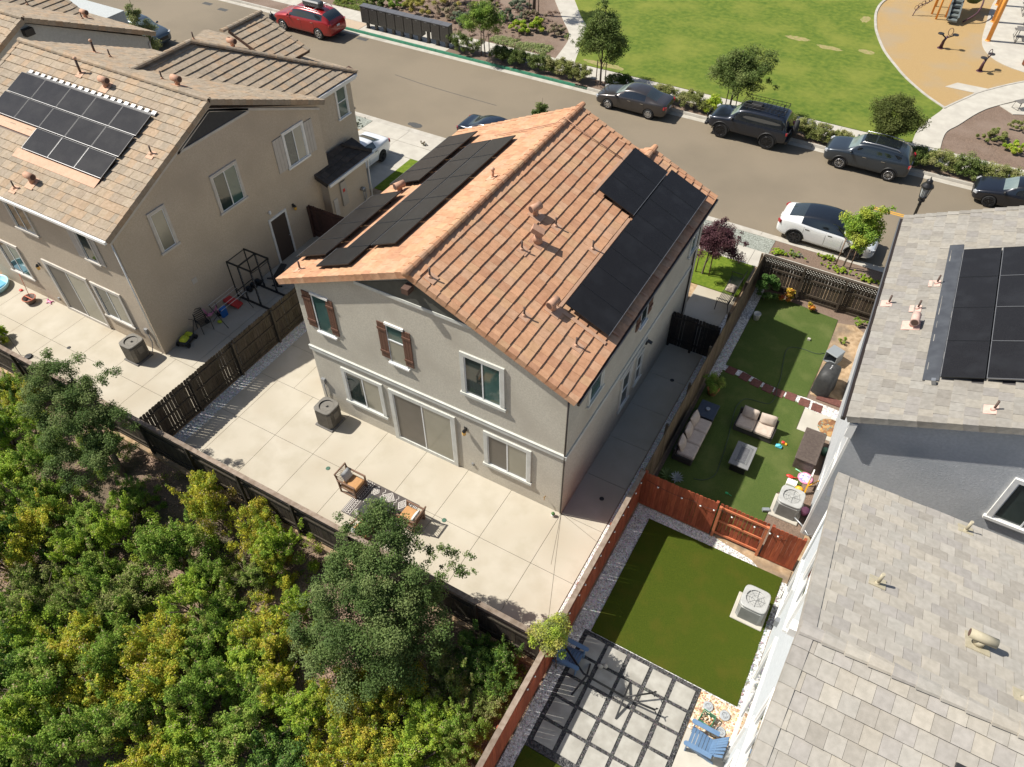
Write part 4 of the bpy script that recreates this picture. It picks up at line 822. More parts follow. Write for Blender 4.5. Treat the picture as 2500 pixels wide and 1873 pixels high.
# ---------------------------------------------------------------- street furniture
m_mail = mat('mailbox_bronze', (.055, .05, .045), (.075, .068, .06), 12, .45, .05, 40); m_mailt = mat('mailbox_top', (.11, .11, .115), rough=.45)
for k in range(10):
    x = -31.17+.755*k; short = k == 7
    o = thing('cluster_mailbox', ['first bronze cluster mailbox, nearest the red SUV', 'second bronze cluster mailbox from the red SUV', 'third bronze cluster mailbox from the red SUV', 'fourth bronze cluster mailbox from the red SUV', 'fifth bronze cluster mailbox from the red SUV', 'sixth bronze cluster mailbox from the red SUV', 'seventh bronze cluster mailbox, left beside the short one', 'short bronze mailbox on a tall pedestal in the mailbox row', 'ninth bronze cluster mailbox, right beside the short one', 'last bronze cluster mailbox, beside the clipped round shrub'][k], 'mailbox', (x, 30.25, 0), group='cluster mailboxes in a row on the far pavement')
    zb = .85 if short else .42; c = MB(); c.bbox(-.36, .36, -.25, .25, zb, 1.5, .015); c.build('cabinet', m_mail, o)
    c = MB(); c.prism([(-.37, -.27, 1.5), (.37, -.27, 1.5), (.37, .27, 1.52), (-.37, .27, 1.52)], (0, 0, .05)); c.build('lid', m_mailt, o)
    c = MB(); c.box(-.09, .09, -.09, .09, 0, zb); c.box(-.16, .16, -.16, .16, 0, .02); c.build('pedestal', m_mail, o)
    c = MB()
    for i in range(4):
        for j in range(2 if short else 4): c.box(-.335+.168*i, -.175+.168*i, -.256, -.25, zb+.03+j*.25, zb+.265+j*.25)
    c.build('door_grid', m_mail, o); c = MB(); c.box(-.12, .1, -.262, -.256, 1.42, 1.46); c.build('label_plate', m_galv, o)
def lamp(label, x, y):
    o = thing('street_lamp', label, 'street lamp', (x, y, 0), group='black lantern street lamps on the near pavement'); mb_ = mat('lamp_black', (.018, .017, .016), rough=.35)
    c = MB(); c.lathe((0, 0, 0), [(.2, 0), (.2, .1), (.16, .14), (.15, .55), (.09, .62), (.075, .7), (.058, 3.9), (.075, 3.93), (.06, 4.0), (.06, 4.1)], 14, 0); c.build('pole', mb_, o)
    c = MB(); c.lathe((0, 0, 4.1), [(.06, 0), (.14, .03), (.14, .1), (.09, .14), (.16, .2), (.16, .26)], 16, 0); c.build('base_ring', mb_, o)
    c = MB(); c.lathe((0, 0, 4.36), [(.135, 0), (.19, .42)], 8, 0, sm=False); c.build('glass', mat('lamp_glass', (.33, .35, .34), (.42, .44, .43), 4, .25), o)
    for k in range(6): a = k*math.pi/3; c = MB(); c.tube([(.15*math.cos(a), .15*math.sin(a), 4.34), (.21*math.cos(a), .21*math.sin(a), 4.8)], .012, 5, 0); c.build('cage_bar', mb_, o)
    c = MB(); c.lathe((0, 0, 4.78), [(.23, 0), (.26, .03), (.24, .1), (.15, .2), (.13, .24), (.13, .32), (.05, .38), (.02, .4), (.03, .44), (.008, .5)], 18, 0); c.build('cap', mb_, o)
lamp('black lantern street lamp in front of the white electric car', 7.25, 19.05); lamp('black lantern street lamp behind the taupe house roof near the red SUV', -28.8, 19.0)
# ---------------------------------------------------------------- cars
m_tyre = mat('tyre', (.02, .02, .02), rough=.85); m_rimS = mat('rim_silver', (.5, .5, .5), rough=.3, metal=.8); m_rimD = mat('rim_dark', (.04, .04, .042), rough=.35, metal=.5)
m_cgl = mat('car_glass', (.010, .013, .016), rough=.04, ior=1.9); m_cglr = mat('car_rear_glass', (.03, .038, .04), rough=.05, ior=1.9); m_cgl5 = mat('car_roof_glass', (.009, .011, .014), rough=.05, ior=1.9); m_cglt = mat('car_windscreen', (.13, .17, .16), (.2, .24, .22), 1.5, .05, ior=2.0)
m_cblk = mat('car_black_trim', (.018, .018, .018), rough=.5); m_hl = mat('headlight', (.55, .57, .58), (.3, .3, .3), 9, .1, coat=.6); m_tl = mat('tail_light', (.32, .012, .015), rough=.15, coat=.6); m_plate = mat('plate', (.6, .6, .6), rough=.4); m_chrome = mat('chrome', (.6, .6, .6), rough=.15, metal=1)
def paint(n, c, metal=.35, rough=.28): return mat('paint_'+n, c, rough=rough, metal=metal, coat=.8)
# stations: x/L, z bottom, belt, top, half-width factor, roof-width factor, tag  (tags: h hood/deck, w windscreen, s side glass, p pillar, r rear glass)
SEDAN = [(0, .34, .56, .56, .62, .5, 'h'), (.015, .22, .66, .66, .82, .5, 'h'), (.05, .17, .74, .75, .93, .5, 'h'), (.12, .17, .82, .84, .98, .5, 'h'), (.22, .17, .90, .93, 1, .5, 'h'), (.285, .17, .94, .98, 1, .6, 'w'), (.34, .17, .955, 1.18, 1, .70, 'w'), (.40, .17, .96, 1.37, 1, .71, 's'), (.47, .17, .965, 1.44, 1, .72, 's'), (.535, .17, .97, 1.46, 1, .72, 'p'), (.55, .17, .97, 1.46, 1, .72, 's'), (.63, .17, .98, 1.44, 1, .71, 's'), (.705, .17, .99, 1.38, 1, .69, 'r'), (.78, .18, 1.01, 1.22, .99, .66, 'r'), (.845, .2, 1.03, 1.07, .98, .62, 'h'), (.93, .22, 1.02, 1.05, .95, .5, 'h'), (.975, .26, .98, 1.0, .9, .5, 'h'), (.995, .34, .85, .85, .82, .5, 'h'), (1, .45, .68, .68, .72, .5, 'h')]
SUV = [(0, .45, .72, .72, .65, .5, 'h'), (.015, .32, .86, .86, .85, .5, 'h'), (.05, .26, .95, .97, .95, .5, 'h'), (.12, .26, 1.02, 1.05, .99, .5, 'h'), (.21, .26, 1.08, 1.12, 1, .5, 'h'), (.26, .26, 1.10, 1.15, 1, .62, 'w'), (.31, .26, 1.11, 1.38, 1, .72, 'w'), (.365, .26, 1.115, 1.60, 1, .75, 's'), (.45, .26, 1.12, 1.68, 1, .76, 's'), (.515, .26, 1.125, 1.70, 1, .76, 'p'), (.53, .26, 1.125, 1.70, 1, .76, 's'), (.62, .26, 1.14, 1.70, 1, .76, 's'), (.70, .26, 1.15, 1.69, 1, .75, 'p'), (.715, .26, 1.15, 1.69, 1, .75, 's'), (.80, .27, 1.17, 1.66, .99, .74, 'p'), (.87, .28, 1.19, 1.62, .98, .72, 'r'), (.93, .3, 1.18, 1.45, .96, .70, 'r'), (.965, .32, 1.14, 1.2, .94, .6, 'h'), (.99, .36, 1.0, 1.0, .9, .5, 'h'), (1, .48, .78, .78, .8, .5, 'h')]
BOXY0 = [(0, .55, .85, .85, .75, .5, 'h'), (.02, .42, .98, .98, .9, .5, 'h'), (.06, .38, 1.08, 1.09, .97, .5, 'h'), (.14, .38, 1.13, 1.15, 1, .5, 'h'), (.23, .38, 1.16, 1.2, 1, .5, 'h'), (.265, .38, 1.18, 1.24, 1, .7, 'w'), (.31, .38, 1.185, 1.5, 1, .78, 'w'), (.35, .38, 1.19, 1.76, 1, .8, 's'), (.43, .38, 1.19, 1.84, 1, .81, 's'), (.50, .38, 1.19, 1.86, 1, .81, 'p'), (.515, .38, 1.19, 1.86, 1, .81, 's'), (.60, .38, 1.19, 1.87, 1, .81, 's'), (.68, .38, 1.19, 1.87, 1, .81, 'p'), (.70, .38, 1.19, 1.87, 1, .81, 's'), (.80, .38, 1.19, 1.86, 1, .81, 's'), (.90, .38, 1.19, 1.85, .99, .80, 'p'), (.945, .4, 1.19, 1.78, .98, .79, 'r'), (.975, .42, 1.17, 1.3, .97, .75, 'h'), (.995, .46, 1.0, 1.0, .94, .5, 'h'), (1, .55, .8, .8, .88, .5, 'h')]
BOXY = [(s[0], s[1]+.06, s[2]+.05, s[3]+.07, s[4], s[5], s[6]) for s in BOXY0]
EV = [(0, .40, .60, .60, .6, .5, 'h'), (.015, .27, .70, .70, .8, .5, 'h'), (.05, .2, .80, .82, .93, .5, 'h'), (.12, .19, .90, .95, .985, .5, 'h'), (.2, .19, .98, 1.04, 1, .55, 'w'), (.27, .19, 1.02, 1.22, 1, .68, 'w'), (.34, .19, 1.035, 1.43, 1, .72, 's'), (.42, .19, 1.045, 1.57, 1, .735, 's'), (.50, .19, 1.055, 1.62, 1, .74, 'p'), (.515, .19, 1.055, 1.62, 1, .74, 's'), (.60, .19, 1.07, 1.62, 1, .74, 's'), (.69, .2, 1.10, 1.57, 1, .72, 's'), (.76, .2, 1.14, 1.50, 1, .70, 'r'), (.84, .22, 1.17, 1.38, .98, .66, 'r'), (.91, .24, 1.15, 1.24, .95, .6, 'h'), (.96, .27, 1.10, 1.13, .91, .5, 'h'), (.99, .33, .98, .98, .86, .5, 'h'), (1, .45, .75, .75, .76, .5, 'h')]
def ring(L, Wd, st):
    x, zb, zt, zp, wf, rf, tg = st; w = Wd/2*wf; X = x*L-L/2; gh = zp-zt > .09
    if gh: h = [(0, zb), (.8*w, zb), (.96*w, zb+.07), (w, zb+.2), (w, (zb+zt)/2+.08), (.985*w, zt-.07), (.93*w, zt), (.93*w*.45+Wd/2*rf*.55, zt+(zp-zt)*.5), (Wd/2*rf*1.02, zp-.09*(zp-zt)/.5), (Wd/2*rf*.86, zp-.012), (0, zp+.015)]
    else:
        d = zt-zb; h = [(0, zb), (.8*w, zb), (.96*w, zb+.07 if d > .3 else zb+.02), (w, zb+.35*d), (w, zb+.65*d), (.985*w, zt-.07 if d > .3 else zb+.8*d), (.93*w, zt), (.85*w, zt+(zp-zt)*.5+.01), (.7*w, zp+.012), (.42*w, zp+.022), (0, zp+.026)]
    return [(X, y, z) for y, z in h]+[(X, -y, z) for y, z in h[-2:0:-1]]
def car(name, label, cat, loc, rz, st, L, Wd, pm, wb, fo, wr=.335, rim='s', scale=(1, 1, 1), glass_roof=False, extras=(), spokes=5, side_glass=None):
    o = thing(name, label, cat, loc, rz); b = MB(); N = 20; rg = [b.pts(ring(L, Wd, s)) for s in st]
    for i in range(len(st)-1):
        t0, t1 = st[i][6], st[i+1][6]
        for j in range(N):
            k = (j+1) % N; jj = min(j, N-1-j); m_ = 0   # jj = interval index on a side
            gh = st[i][3]-st[i][2] > .09 or st[i+1][3]-st[i+1][2] > .09
            if t0 in 'sp' and jj in (6, 7) and gh and t1 in 'spr': m_ = 1
            if t0 == 'w' and jj >= 8: m_ = 2
            if t0 == 'w' and t1 == 's' and jj in (6,): m_ = 1
            if t0 == 'r' and jj >= 8: m_ = 3
            if glass_roof and (t0 in 'sp' or t0 == 'w') and jj >= 8: m_ = 5
            b.face((rg[i]+j, rg[i]+k, rg[i+1]+k, rg[i+1]+j), m_, True)
    b.face([rg[0]+j for j in range(N)], 0, True); b.face([rg[-1]+j for j in range(N)], 0, True)
    mats = [pm, m_cgl, m_cglt, m_cglr, m_cblk, m_cgl5]
    tmp = b.build('tmp', mats); sb = tmp.modifiers.new('s', 'SUBSURF'); sb.levels = 2; sb.render_levels = 2
    cb = MB(); fx, rx = -L/2+fo, -L/2+fo+wb
    for x in (fx, rx):
        for s in (1, -1): cb.lathe((x, s*(Wd/2-.27), wr), [(wr+.045, 0), (wr+.045, s*.5)], 28, 0, axis='y', sm=False)
    cut = cb.build('cut', m_cblk); bo = tmp.modifiers.new('b', 'BOOLEAN'); bo.object = cut; bo.solver = 'EXACT'; bo.operation = 'DIFFERENCE'
    try: bo.material_mode = 'TRANSFER'
    except Exception: pass
    dg = bpy.context.evaluated_depsgraph_get(); me = bpy.data.meshes.new_from_object(tmp.evaluated_get(dg)); NM = {'car_glass': 'side_window', 'car_windscreen': 'windscreen', 'car_rear_glass': 'rear_window', 'car_black_trim': 'wheel_well', 'car_roof_glass': 'glass_roof'}
    bmf = bmesh.new(); bmf.from_mesh(me); tree = BVHTree.FromBMesh(bmf)
    mm = [m_ for m_ in me.materials]; idx_cut = [i for i, q in enumerate(mm) if q and q.name.startswith('car_black')]
    names = {i: NM.get(q.name, 'body') if q else 'body' for i, q in enumerate(mm)}
    for mi in range(len(mm)):
        fs = [f for f in bmf.faces if f.material_index == mi]
        if not fs: continue
        for sgn in ((1, -1) if names[mi] == 'side_window' else (0,)):
            g = [f for f in fs if sgn == 0 or f.calc_center_median().y*sgn > 0]
            vm = {}; v = []; ff = []
            for f in g:
                q = []
                for vv in f.verts:
                    if vv.index not in vm: vm[vv.index] = len(v); v.append(tuple(vv.co))
                    q.append(vm[vv.index])
                ff.append(q)
            pmh = bpy.data.meshes.new(names.get(mi, 'body')); pmh.from_pydata(v, [], ff); pmh.materials.append(mm[mi]); pmh.polygons.foreach_set('use_smooth', [mi not in idx_cut]*len(ff)); pmh.update()
            po = bpy.data.objects.new(names.get(mi, 'wheel_well'), pmh); COL.objects.link(po); po.parent = o
    for t_ in (tmp, cut): bpy.data.objects.remove(t_, do_unlink=True)
    def side(x, z, s):
        h = tree.ray_cast(Vector((x, s*3, z)), Vector((0, -s, 0))); return (x, (h[0].y if h[0] else s*Wd/2)+s*.002, z)
    def front(y, z, s):
        h = tree.ray_cast(Vector((s*5, y, z)), Vector((-s, 0, 0))); return (h[0].x if h[0] else s*L/2, y, z)
    zbelt = st[10][2]; zb = st[10][1]; d = [x for x in (fx+.62, [s[0] for s in st if s[6] == 'p'][0]*L-L/2, rx-.33)]
    seam = MB()
    for s in (1, -1):
        for x in d: seam.tube([side(x+.0, z, s) for z in np.linspace(zb+.12, zbelt-.03, 6)], .006, 4, 0)
        seam.tube([side(x, zb+.12, s) for x in np.linspace(d[0], d[2], 10)], .006, 4, 0)
    seam.build('door_seam', m_cblk, o)
    for s in (1, -1):
        for x in (d[1]-.2, d[2]-.16):
            p = side(x, zbelt-.12, s); h = MB(); h.obox(p, (.2, .03, .03)); h.build('door_handle', m_cblk if rim == 'd' else m_chrome, o)
        p = side(-L/2+.30*L, zbelt-.02, s); h = MB(); h.ball((p[0]+.03, p[1]+s*.1, zbelt+.06), (.07, .11, .075), 0); h.build('mirror', m_cblk if rim == 'd' else pm, o)
    zl = st[2][2]-.12
    for s in (1, -1):
        for zz, xx, mt, nm in ((zl, -1, m_hl, 'headlight'), (st[-3][2]-.16, 1, m_tl, 'tail_light')):
            h = MB(); y = s*Wd*.36; p = front(y, zz, xx); q = front(s*Wd*.44, zz, xx); h.beam((p[0], p[1], zz), (q[0]-xx*.03, s*Wd*.455, zz+.03), .12, .15 if xx > 0 else .13, 0); h.build(nm, mt, o)
    p = front(0, zl-.18, -1); h = MB(); h.box(p[0]-.012, p[0]+.1, -Wd*.25, Wd*.25, zl-.28, zl-.1); h.build('grille', m_cblk, o)
    p = front(0, st[-3][2]-.3, 1); h = MB(); h.box(p[0]-.05, p[0]+.012, -.16, .16, st[-3][2]-.36, st[-3][2]-.24); h.build('number_plate', m_plate, o)
    rm = m_rimS if rim == 's' else m_rimD; proto = None
    for x in (fx, rx):
        for s in (1, -1):
            yo = s*(Wd/2-.015)
            if proto is None:
                wv = thing('wheel', None, None); del_ = None
                t = MB(); t.lathe((0, 0, 0), [(wr*.62, -.11), (wr*.93, -.115), (wr, -.08), (wr, .08), (wr*.93, .115), (wr*.64, .11), (wr*.62, .0)], 28, 0, axis='y'); ty = t.build('tyre', m_tyre, wv)
                t = MB(); t.lathe((0, 0, 0), [(wr*.66, -.1), (wr*.66, .1)], 28, 1, axis='y'); t.lathe((0, 0, 0), [(wr*.66, .09), (wr*.66, .118), (wr*.58, .118), (wr*.58, .09)], 28, 0, axis='y'); t.lathe((0, 0, 0), [(.06, .06), (.06, .115)], 12, 0, axis='y')
                for k in range(spokes):
                    a = 2*math.pi*k/spokes; t.beam((0, .1, 0), (math.cos(a)*wr*.62, .108, math.sin(a)*wr*.62), .016 if spokes > 8 else .06, .05, 0, up=(0, 1, 0))
                t.build('rim', [rm, m_cblk], wv); proto = wv; wv.parent = o; w_ = wv
            else: w_ = copy_tree(proto, o)
            w_.location = (x, yo-s*.1, wr); w_.rotation_euler = (0, R_.uniform(0, 1), 0 if s > 0 else math.pi)
    if 'rails' in extras:
        for s in (1, -1):
            h = MB(); zt = st[9][3]; y = s*Wd*.345; h.tube([(-L*.12, y, zt-.07), (-L*.1, y, zt+.02), (L*.1, y, zt+.05), (L*.3, y, zt+.0), (L*.33, y, zt-.09)], .022, 6, 0); h.build('roof_rail', m_rimS, o)
    if 'sunroof' in extras:
        h = MB(); zt = st[9][3]; h.box(-L*.1, L*.02, -.42, .42, zt-.02, zt+.022); h.box(L*.04, L*.3, -.42, .42, zt-.05, zt+.018); h.build('sunroof', m_cgl, o)
    if 'box' in extras:
        h = MB(); zt = st[10][3]*scale[2]; h.bbox(L*.0, L*.3, -.45, .1, zt+.1, zt+.46, .09); h.build('roof_box', mat('roof_box_grey', (.07, .075, .075), rough=.35), o)
        h = MB(); 
        for x in (L*.06, L*.24): h.beam((x, -.7, zt+.07), (x, .7, zt+.07), .04, .04)
        h.build('roof_bar', m_rimS, o)
    if 'rack' in extras:
        h = MB(); zt = st[10][3]+.1; xa, xb = -L*.13, L*.40
        for y in (-.62, .62):
            for z in (zt, zt+.16): h.tube([(xa, y, z), (xb, y, z)], .015, 5, 0)
        for k in range(11): x = xa+(xb-xa)*k/10; h.tube([(x, -.62, zt+.16), (x, -.62, zt), (x, .62, zt), (x, .62, zt+.16)], .013, 5, 0)
        for k in range(5): y = -.45+.225*k; h.tube([(xa, y, zt), (xb, y, zt)], .01, 5, 0)
        for x in (xa, xb): h.tube([(x, -.62, zt+.16), (x, .62, zt+.16)], .015, 5, 0)
        for x in (xa+.3, xb-.3):
            for y in (-.6, .6): h.box(x-.03, x+.03, y-.03, y+.03, zt-.12, zt)
        h.bbox(xa+.5, xa+1.1, -.4, .0, zt+.02, zt+.14, .03); h.build('roof_rack', m_dark, o)
    if 'spare' in extras:
        t = MB(); t.lathe((L/2+.22, .12, 1.15), [(.12, -.06), (.36, -.1), (.43, -.06), (.43, .08), (.35, .12), (.1, .09)], 26, 0, axis='x'); t.build('spare_wheel', m_tyre, o)
        t = MB(); t.box(L/2-.03, L/2+.1, .15, .35, .85, 1.1); t.bbox(L/2-.06, L/2+.12, -.8, .8, .52, .68, .03); t.bbox(-L/2-.14, -L/2+.05, -.85, .85, .55, .72, .04); t.tube([(-L/2-.12, -.5, .72), (-L/2-.14, -.45, 1.0), (-L/2-.14, .45, 1.0), (-L/2-.12, .5, .72)], .03, 6, 0); t.build('bumper', m_cblk, o)
    if 'flare' in extras:
        t = MB()
        for x in (fx, rx):
            for s in (1, -1): t.tube([(x+(wr+.05)*math.cos(a), s*(Wd/2-.01), wr+(wr+.05)*math.sin(a)) for a in np.linspace(.05, math.pi-.05, 14)], .04, 6, 0)
        t.build('wheel_arch_trim', m_cblk, o)
    return o
Z = -.125
car('parked_sedan', 'dark bronze-grey sedan parked opposite the orange roof, left of the raised black off-roader', 'car', (-9.62, 28.62, Z), 0, SEDAN, 4.62, 1.80, paint('graphite', (.052, .046, .044)), 2.66, .93, wr=.32, spokes=7)
car('offroad_vehicle', 'raised black off-roader with roof rack, chunky tyres and spare wheel on the back', 'off-road car', (-2.45, 28.72, Z), 0, BOXY, 4.6, 1.9, paint('black_blue', (.012, .016, .026)), 2.74, .88, wr=.46, rim='d', extras=('rack', 'spare', 'flare'), spokes=9)
car('parked_suv', 'dark grey family SUV with sunroof and roof rails, behind the round park tree', 'SUV', (4.25, 28.62, Z), 0, SUV, 4.5, 1.84, paint('slate', (.035, .045, .056)), 2.6, .98, wr=.36, extras=('rails', 'sunroof', 'flare'), spokes=10)
car('parked_hatchback', 'black compact car cut off by the right edge of the photo', 'car', (11.95, 28.58, Z), 0, SEDAN, 4.5, 1.78, paint('black', (.012, .014, .02)), 2.65, .9, wr=.33, rim='d', spokes=9)
car('electric_car', 'white electric car with a full black glass roof beside the small street tree', 'car', (4.05, 20.62, Z), math.pi, EV, 4.7, 1.92, paint('pearl', (.78, .79, .78), .1, .25), 2.8, .92, wr=.37, rim='d', glass_roof=True, extras=('flare',), spokes=7)
car('red_suv', 'long bright red SUV with a grey roof box beside the mailboxes', 'SUV', (-34.7, 28.05, Z), 0, [(s[0], s[1], s[2]*1.08, s[3]*1.10, s[4], s[5], s[6]) for s in SUV], 5.35, 2.0, paint('red', (.34, .012, .012), .25), 3.28, .95, wr=.4, extras=('box', 'rails'), spokes=6)
car('driveway_car', 'white hatchback with black wheels parked nose-in on the taupe house driveway', 'car', (-20.15, 14.55, .01), math.pi*.5*-1+math.pi, SEDAN, 4.5, 1.8, paint('white', (.76, .77, .78), .1, .25), 2.7, .85, wr=.33, rim='d', spokes=9)
car('parked_sedan', 'shiny black sedan half hidden behind the far end of the orange roof', 'car', (-14.7, 20.75, Z), math.pi, SEDAN, 4.7, 1.84, paint('midnight', (.012, .017, .028), .4, .2), 2.75, .95, wr=.34, spokes=5)
car('parked_suv', 'blue-grey SUV nosing out behind the tree at the top left', 'SUV', (-43.9, 20.75, Z), math.pi, SUV, 4.5, 1.84, paint('steel_blue', (.07, .095, .12)), 2.65, .95, wr=.36, spokes=5)
# ---------------------------------------------------------------- yard objects
m_acb = mat('ac_brown', (.135, .125, .105), (.18, .165, .14), 6, .55); m_acg = mat('ac_grey', (.36, .36, .34), (.42, .42, .40), 6, .5); m_fan = mat('fan_blade', (.30, .30, .29), rough=.5); m_bwood = mat('teak', (.13, .07, .04), (.18, .10, .06), 10, .6)
m_cush = mat('beige_cushion', (.47, .385, .315), (.54, .45, .375), 7, .95, .2, 30); m_wick = mat('dark_wicker', (.035, .032, .030), (.06, .055, .05), 60, .8, .6, 120); m_navy = mat('navy_table', (.03, .04, .06), (.04, .052, .075), 5, .5)
m_blue = mat('blue_plastic', (.11, .19, .31), (.13, .22, .35), 4, .45); m_tan = mat('tan_cushion', (.42, .22, .085), (.48, .26, .11), 8, .9); m_pill = mat('grey_pillow', (.42, .43, .42), (.55, .55, .53), 20, .95); m_terra = mat('terracotta_pot', (.5, .2, .08), (.58, .26, .12), 7, .85)
def ac_unit(label, x, y, rz, S, Hh, style, padm):
    o = thing('ac_unit', label, 'air conditioner', (x, y, 0), rz); m_ = m_acb if style == 'b' else m_acg; h = S/2
    b = MB(); e_ = .1 if style == 'g' else .04; b.bbox(-h-e_, h+e_, -h-e_, h+e_, 0, .06, .02); b.build('pad', padm, o)
    b = MB(); b.bbox(-h+.02, h-.02, -h+.02, h-.02, .08, Hh-.05, .09); n = 11
    if style == 'b':
        for s in (1, -1):
            for k in range(n): t = -h+.12+(S-.24)*k/(n-1); b.box(t-.012, t+.012, s*(h-.025), s*h, .1, Hh-.08); b.box(s*(h-.025), s*h, t-.012, t+.012, .1, Hh-.08)
    else:
        for k in range(12): z = .12+(Hh-.25)*k/11; b.bbox(-h, h, -h, h, z, z+.024, .1)
    b.build('casing', m_, o)
    b = MB(); N = 40; R = h*.76
    sq = []
    for i in range(N):
        a = 2*math.pi*i/N; e = 5; d = (abs(math.cos(a))**e+abs(math.sin(a))**e)**(-1/e); sq.append((h*1.02*d*math.cos(a), h*1.02*d*math.sin(a)))
    r0 = b.pts([(x_, y_, Hh-.06) for x_, y_ in sq]); r1 = b.pts([(x_, y_, Hh-.015) for x_, y_ in sq]); r2 = b.pts([(x_*.95, y_*.95, Hh) for x_, y_ in sq]); r3 = b.pts([(R*math.cos(6.28318*i/N), R*math.sin(6.28318*i/N), Hh) for i in range(N)]); r4 = b.pts([(R*math.cos(6.28318*i/N), R*math.sin(6.28318*i/N), Hh-.16) for i in range(N)])
    for i in range(N):
        j = (i+1) % N
        for p, q in ((r0, r1), (r1, r2), (r2, r3), (r3, r4)): b.face((p+i, p+j, q+j, q+i), 0)
    b.face([r0+i for i in range(N)], 0); b.build('top_cover', m_, o)
    b = MB(); b.lathe((0, 0, Hh-.17), [(R, 0), (R, .004)], 24, 0); b.build('fan_well', m_dark, o)
    b = MB()
    for k in range(3 if style == 'b' else 4):
        a = k*2*math.pi/(3 if style == 'b' else 4); b.M = Matrix.Rotation(a, 4, 'Z') @ Matrix.Translation((R*.5, 0, Hh-.12)) @ Matrix.Rotation(.35, 4, 'X'); b.box(-R*.38, R*.38, -R*.26, R*.26, -.006, .006); b.M = None
    b.lathe((0, 0, Hh-.15), [(R*.2, 0), (R*.2, .07), (R*.1, .09)], 16, 0); b.build('fan', m_fan if style != 'b' else m_acb, o)
    b = MB()
    for q in ((.25, .5, .75, .98) if style == 'g' else (.98,)): b.tube([(R*q*math.cos(6.28318*i/28), R*q*math.sin(6.28318*i/28), Hh-.002) for i in range(29)], .005, 4, 0, caps=False)
    for k in (range(8) if style == 'g' else ()): a = k*math.pi/4; b.beam((R*.15*math.cos(a), R*.15*math.sin(a), Hh), (R*math.cos(a), R*math.sin(a), Hh), .012, .01)
    b.lathe((0, 0, Hh-.01), [(R*.16, 0), (R*.16, .02)], 16, 0); b.build('fan_guard', m_ if style == 'b' else m_acg, o)
    b = MB(); b.box(h-.01, h+.015, -h*.3, h*.4, Hh*.45, Hh*.8); b.build('service_panel', m_, o)
    return o
ac_unit('dark brown air conditioner standing on the centre patio by the shuttered window corner', -9.68, -.66, 0, .76, .95, 'b', mat('pad_grey', (.16, .15, .135), rough=.9))
ac_unit('brown air conditioner at the rear corner of the taupe house', -18.95, -1.83, 0, .76, .95, 'b', mat('pad_grey', (.16, .15, .135), rough=.9))
ac_unit('light grey air conditioner in the sofa yard next to the toys', 6.77, 4.0, 0, .8, .82, 'g', m_concg)
ac_unit('light grey air conditioner standing on the square turf lawn', 6.84, -.33, 0, .8, .84, 'g', m_concg)
def pillow(b, c, sx, sy, sz, rx=0, ry=0, rz=0, m=0):
    old = b.M; b.M = Matrix.Translation(c) @ Matrix.Rotation(rz, 4, 'Z') @ Matrix.Rotation(ry, 4, 'Y') @ Matrix.Rotation(rx, 4, 'X'); n = 8; g = []
    for s in (1, -1):
        base = b.pts([(sx/2*(u/n*2-1)*(1-.06*(1-abs(v/n*2-1)) if 0 else 1), sy/2*(v/n*2-1), s*sz/2*(max(0, (1-abs(u/n*2-1)**3)*(1-abs(v/n*2-1)**3)))**.5) for v in range(n+1) for u in range(n+1)])
        for v in range(n):
            for u in range(n): k = base+v*(n+1)+u; b.face((k, k+1, k+n+2, k+n+1) if s > 0 else (k, k+n+1, k+n+2, k+1), m, True)
    b.M = old
def patio_chair(label, x, y, rz, mirror=1):
    o = thing('patio_chair', label, 'patio chair', (x, y, 0), rz, 'wooden patio chairs around the rug'); f = MB()
    for s in (1, -1):
        yy = s*.31
        f.beam((.33, yy, 0), (.33, yy, .62), .05, .05); f.beam((-.33, yy, 0), (-.36, yy, .62), .05, .05); f.beam((.36, yy, .62), (-.4, yy, .62), .06, .035); f.beam((.33, yy, .3), (-.33, yy, .3), .04, .04); f.beam((.33, yy, .02), (-.33, yy, .02), .04, .04)
        f.beam((-.33, yy*.92, .3), (-.47, yy*.92, .86), .045, .04)
    f.beam((.33, -.31, .3), (.33, .31, .3), .04, .05); f.beam((-.33, -.31, .3), (-.33, .31, .3), .04, .05); f.build('frame', m_bwood, o)
    f = MB(); f.beam((-.475, -.31, .87), (-.475, .31, .87), .04, .05)
    for k in range(-4, 5):
        for sg in (1, -1):
            y0 = k*.07; y1 = y0+sg*.3; y0c, y1c = max(-.29, min(.29, y0)), max(-.29, min(.29, y1))
            if abs(y0c-y1c) > .05: f.tube([(-.345, y0c, .36), (-.47, y1c, .85)], .007, 4, 0)
    f.build('backrest', m_bwood, o)
    f = MB(); f.bbox(-.31, .33, -.285, .285, .32, .43, .04); f.build('seat_cushion', m_tan, o); f = MB(); pillow(f, (-.26, .06*mirror, .6), .42, .42, .15, ry=rad(68)); f.build('pillow', m_pill, o); return o
patio_chair('wooden patio chair with a lattice back at the house end of the patterned rug', -6.93, -2.73, 0)
patio_chair('wooden patio chair with a white pillow on the right side of the patterned rug', -4.35, -2.85, math.pi)
patio_chair('wooden patio chair hidden by the oak branches between the rug and dark fence', -5.45, -4.15, rad(80))
o = thing('patio_rug', 'patterned black and cream rug with diamonds under the low patio table', 'rug', (-5.62, -2.94, 0)); b = MB(); b.box(-1.13, 1.13, -.78, .78, .004, .012, 0); b.build('rug_base', mat('rug_dark', (.075, .062, .058), (.10, .088, .08), 30, .95, .2, 80), o)
b = MB(); z = .0125
def stripe(p, q, w): b.beam((*p, z), (*q, z), w, .002)
def diam(cx, cy, rx, ry, w):
    P = [(cx-rx, cy), (cx, cy-ry), (cx+rx, cy), (cx, cy+ry)]
    for i in range(4): stripe(P[i], P[(i+1) % 4], w)
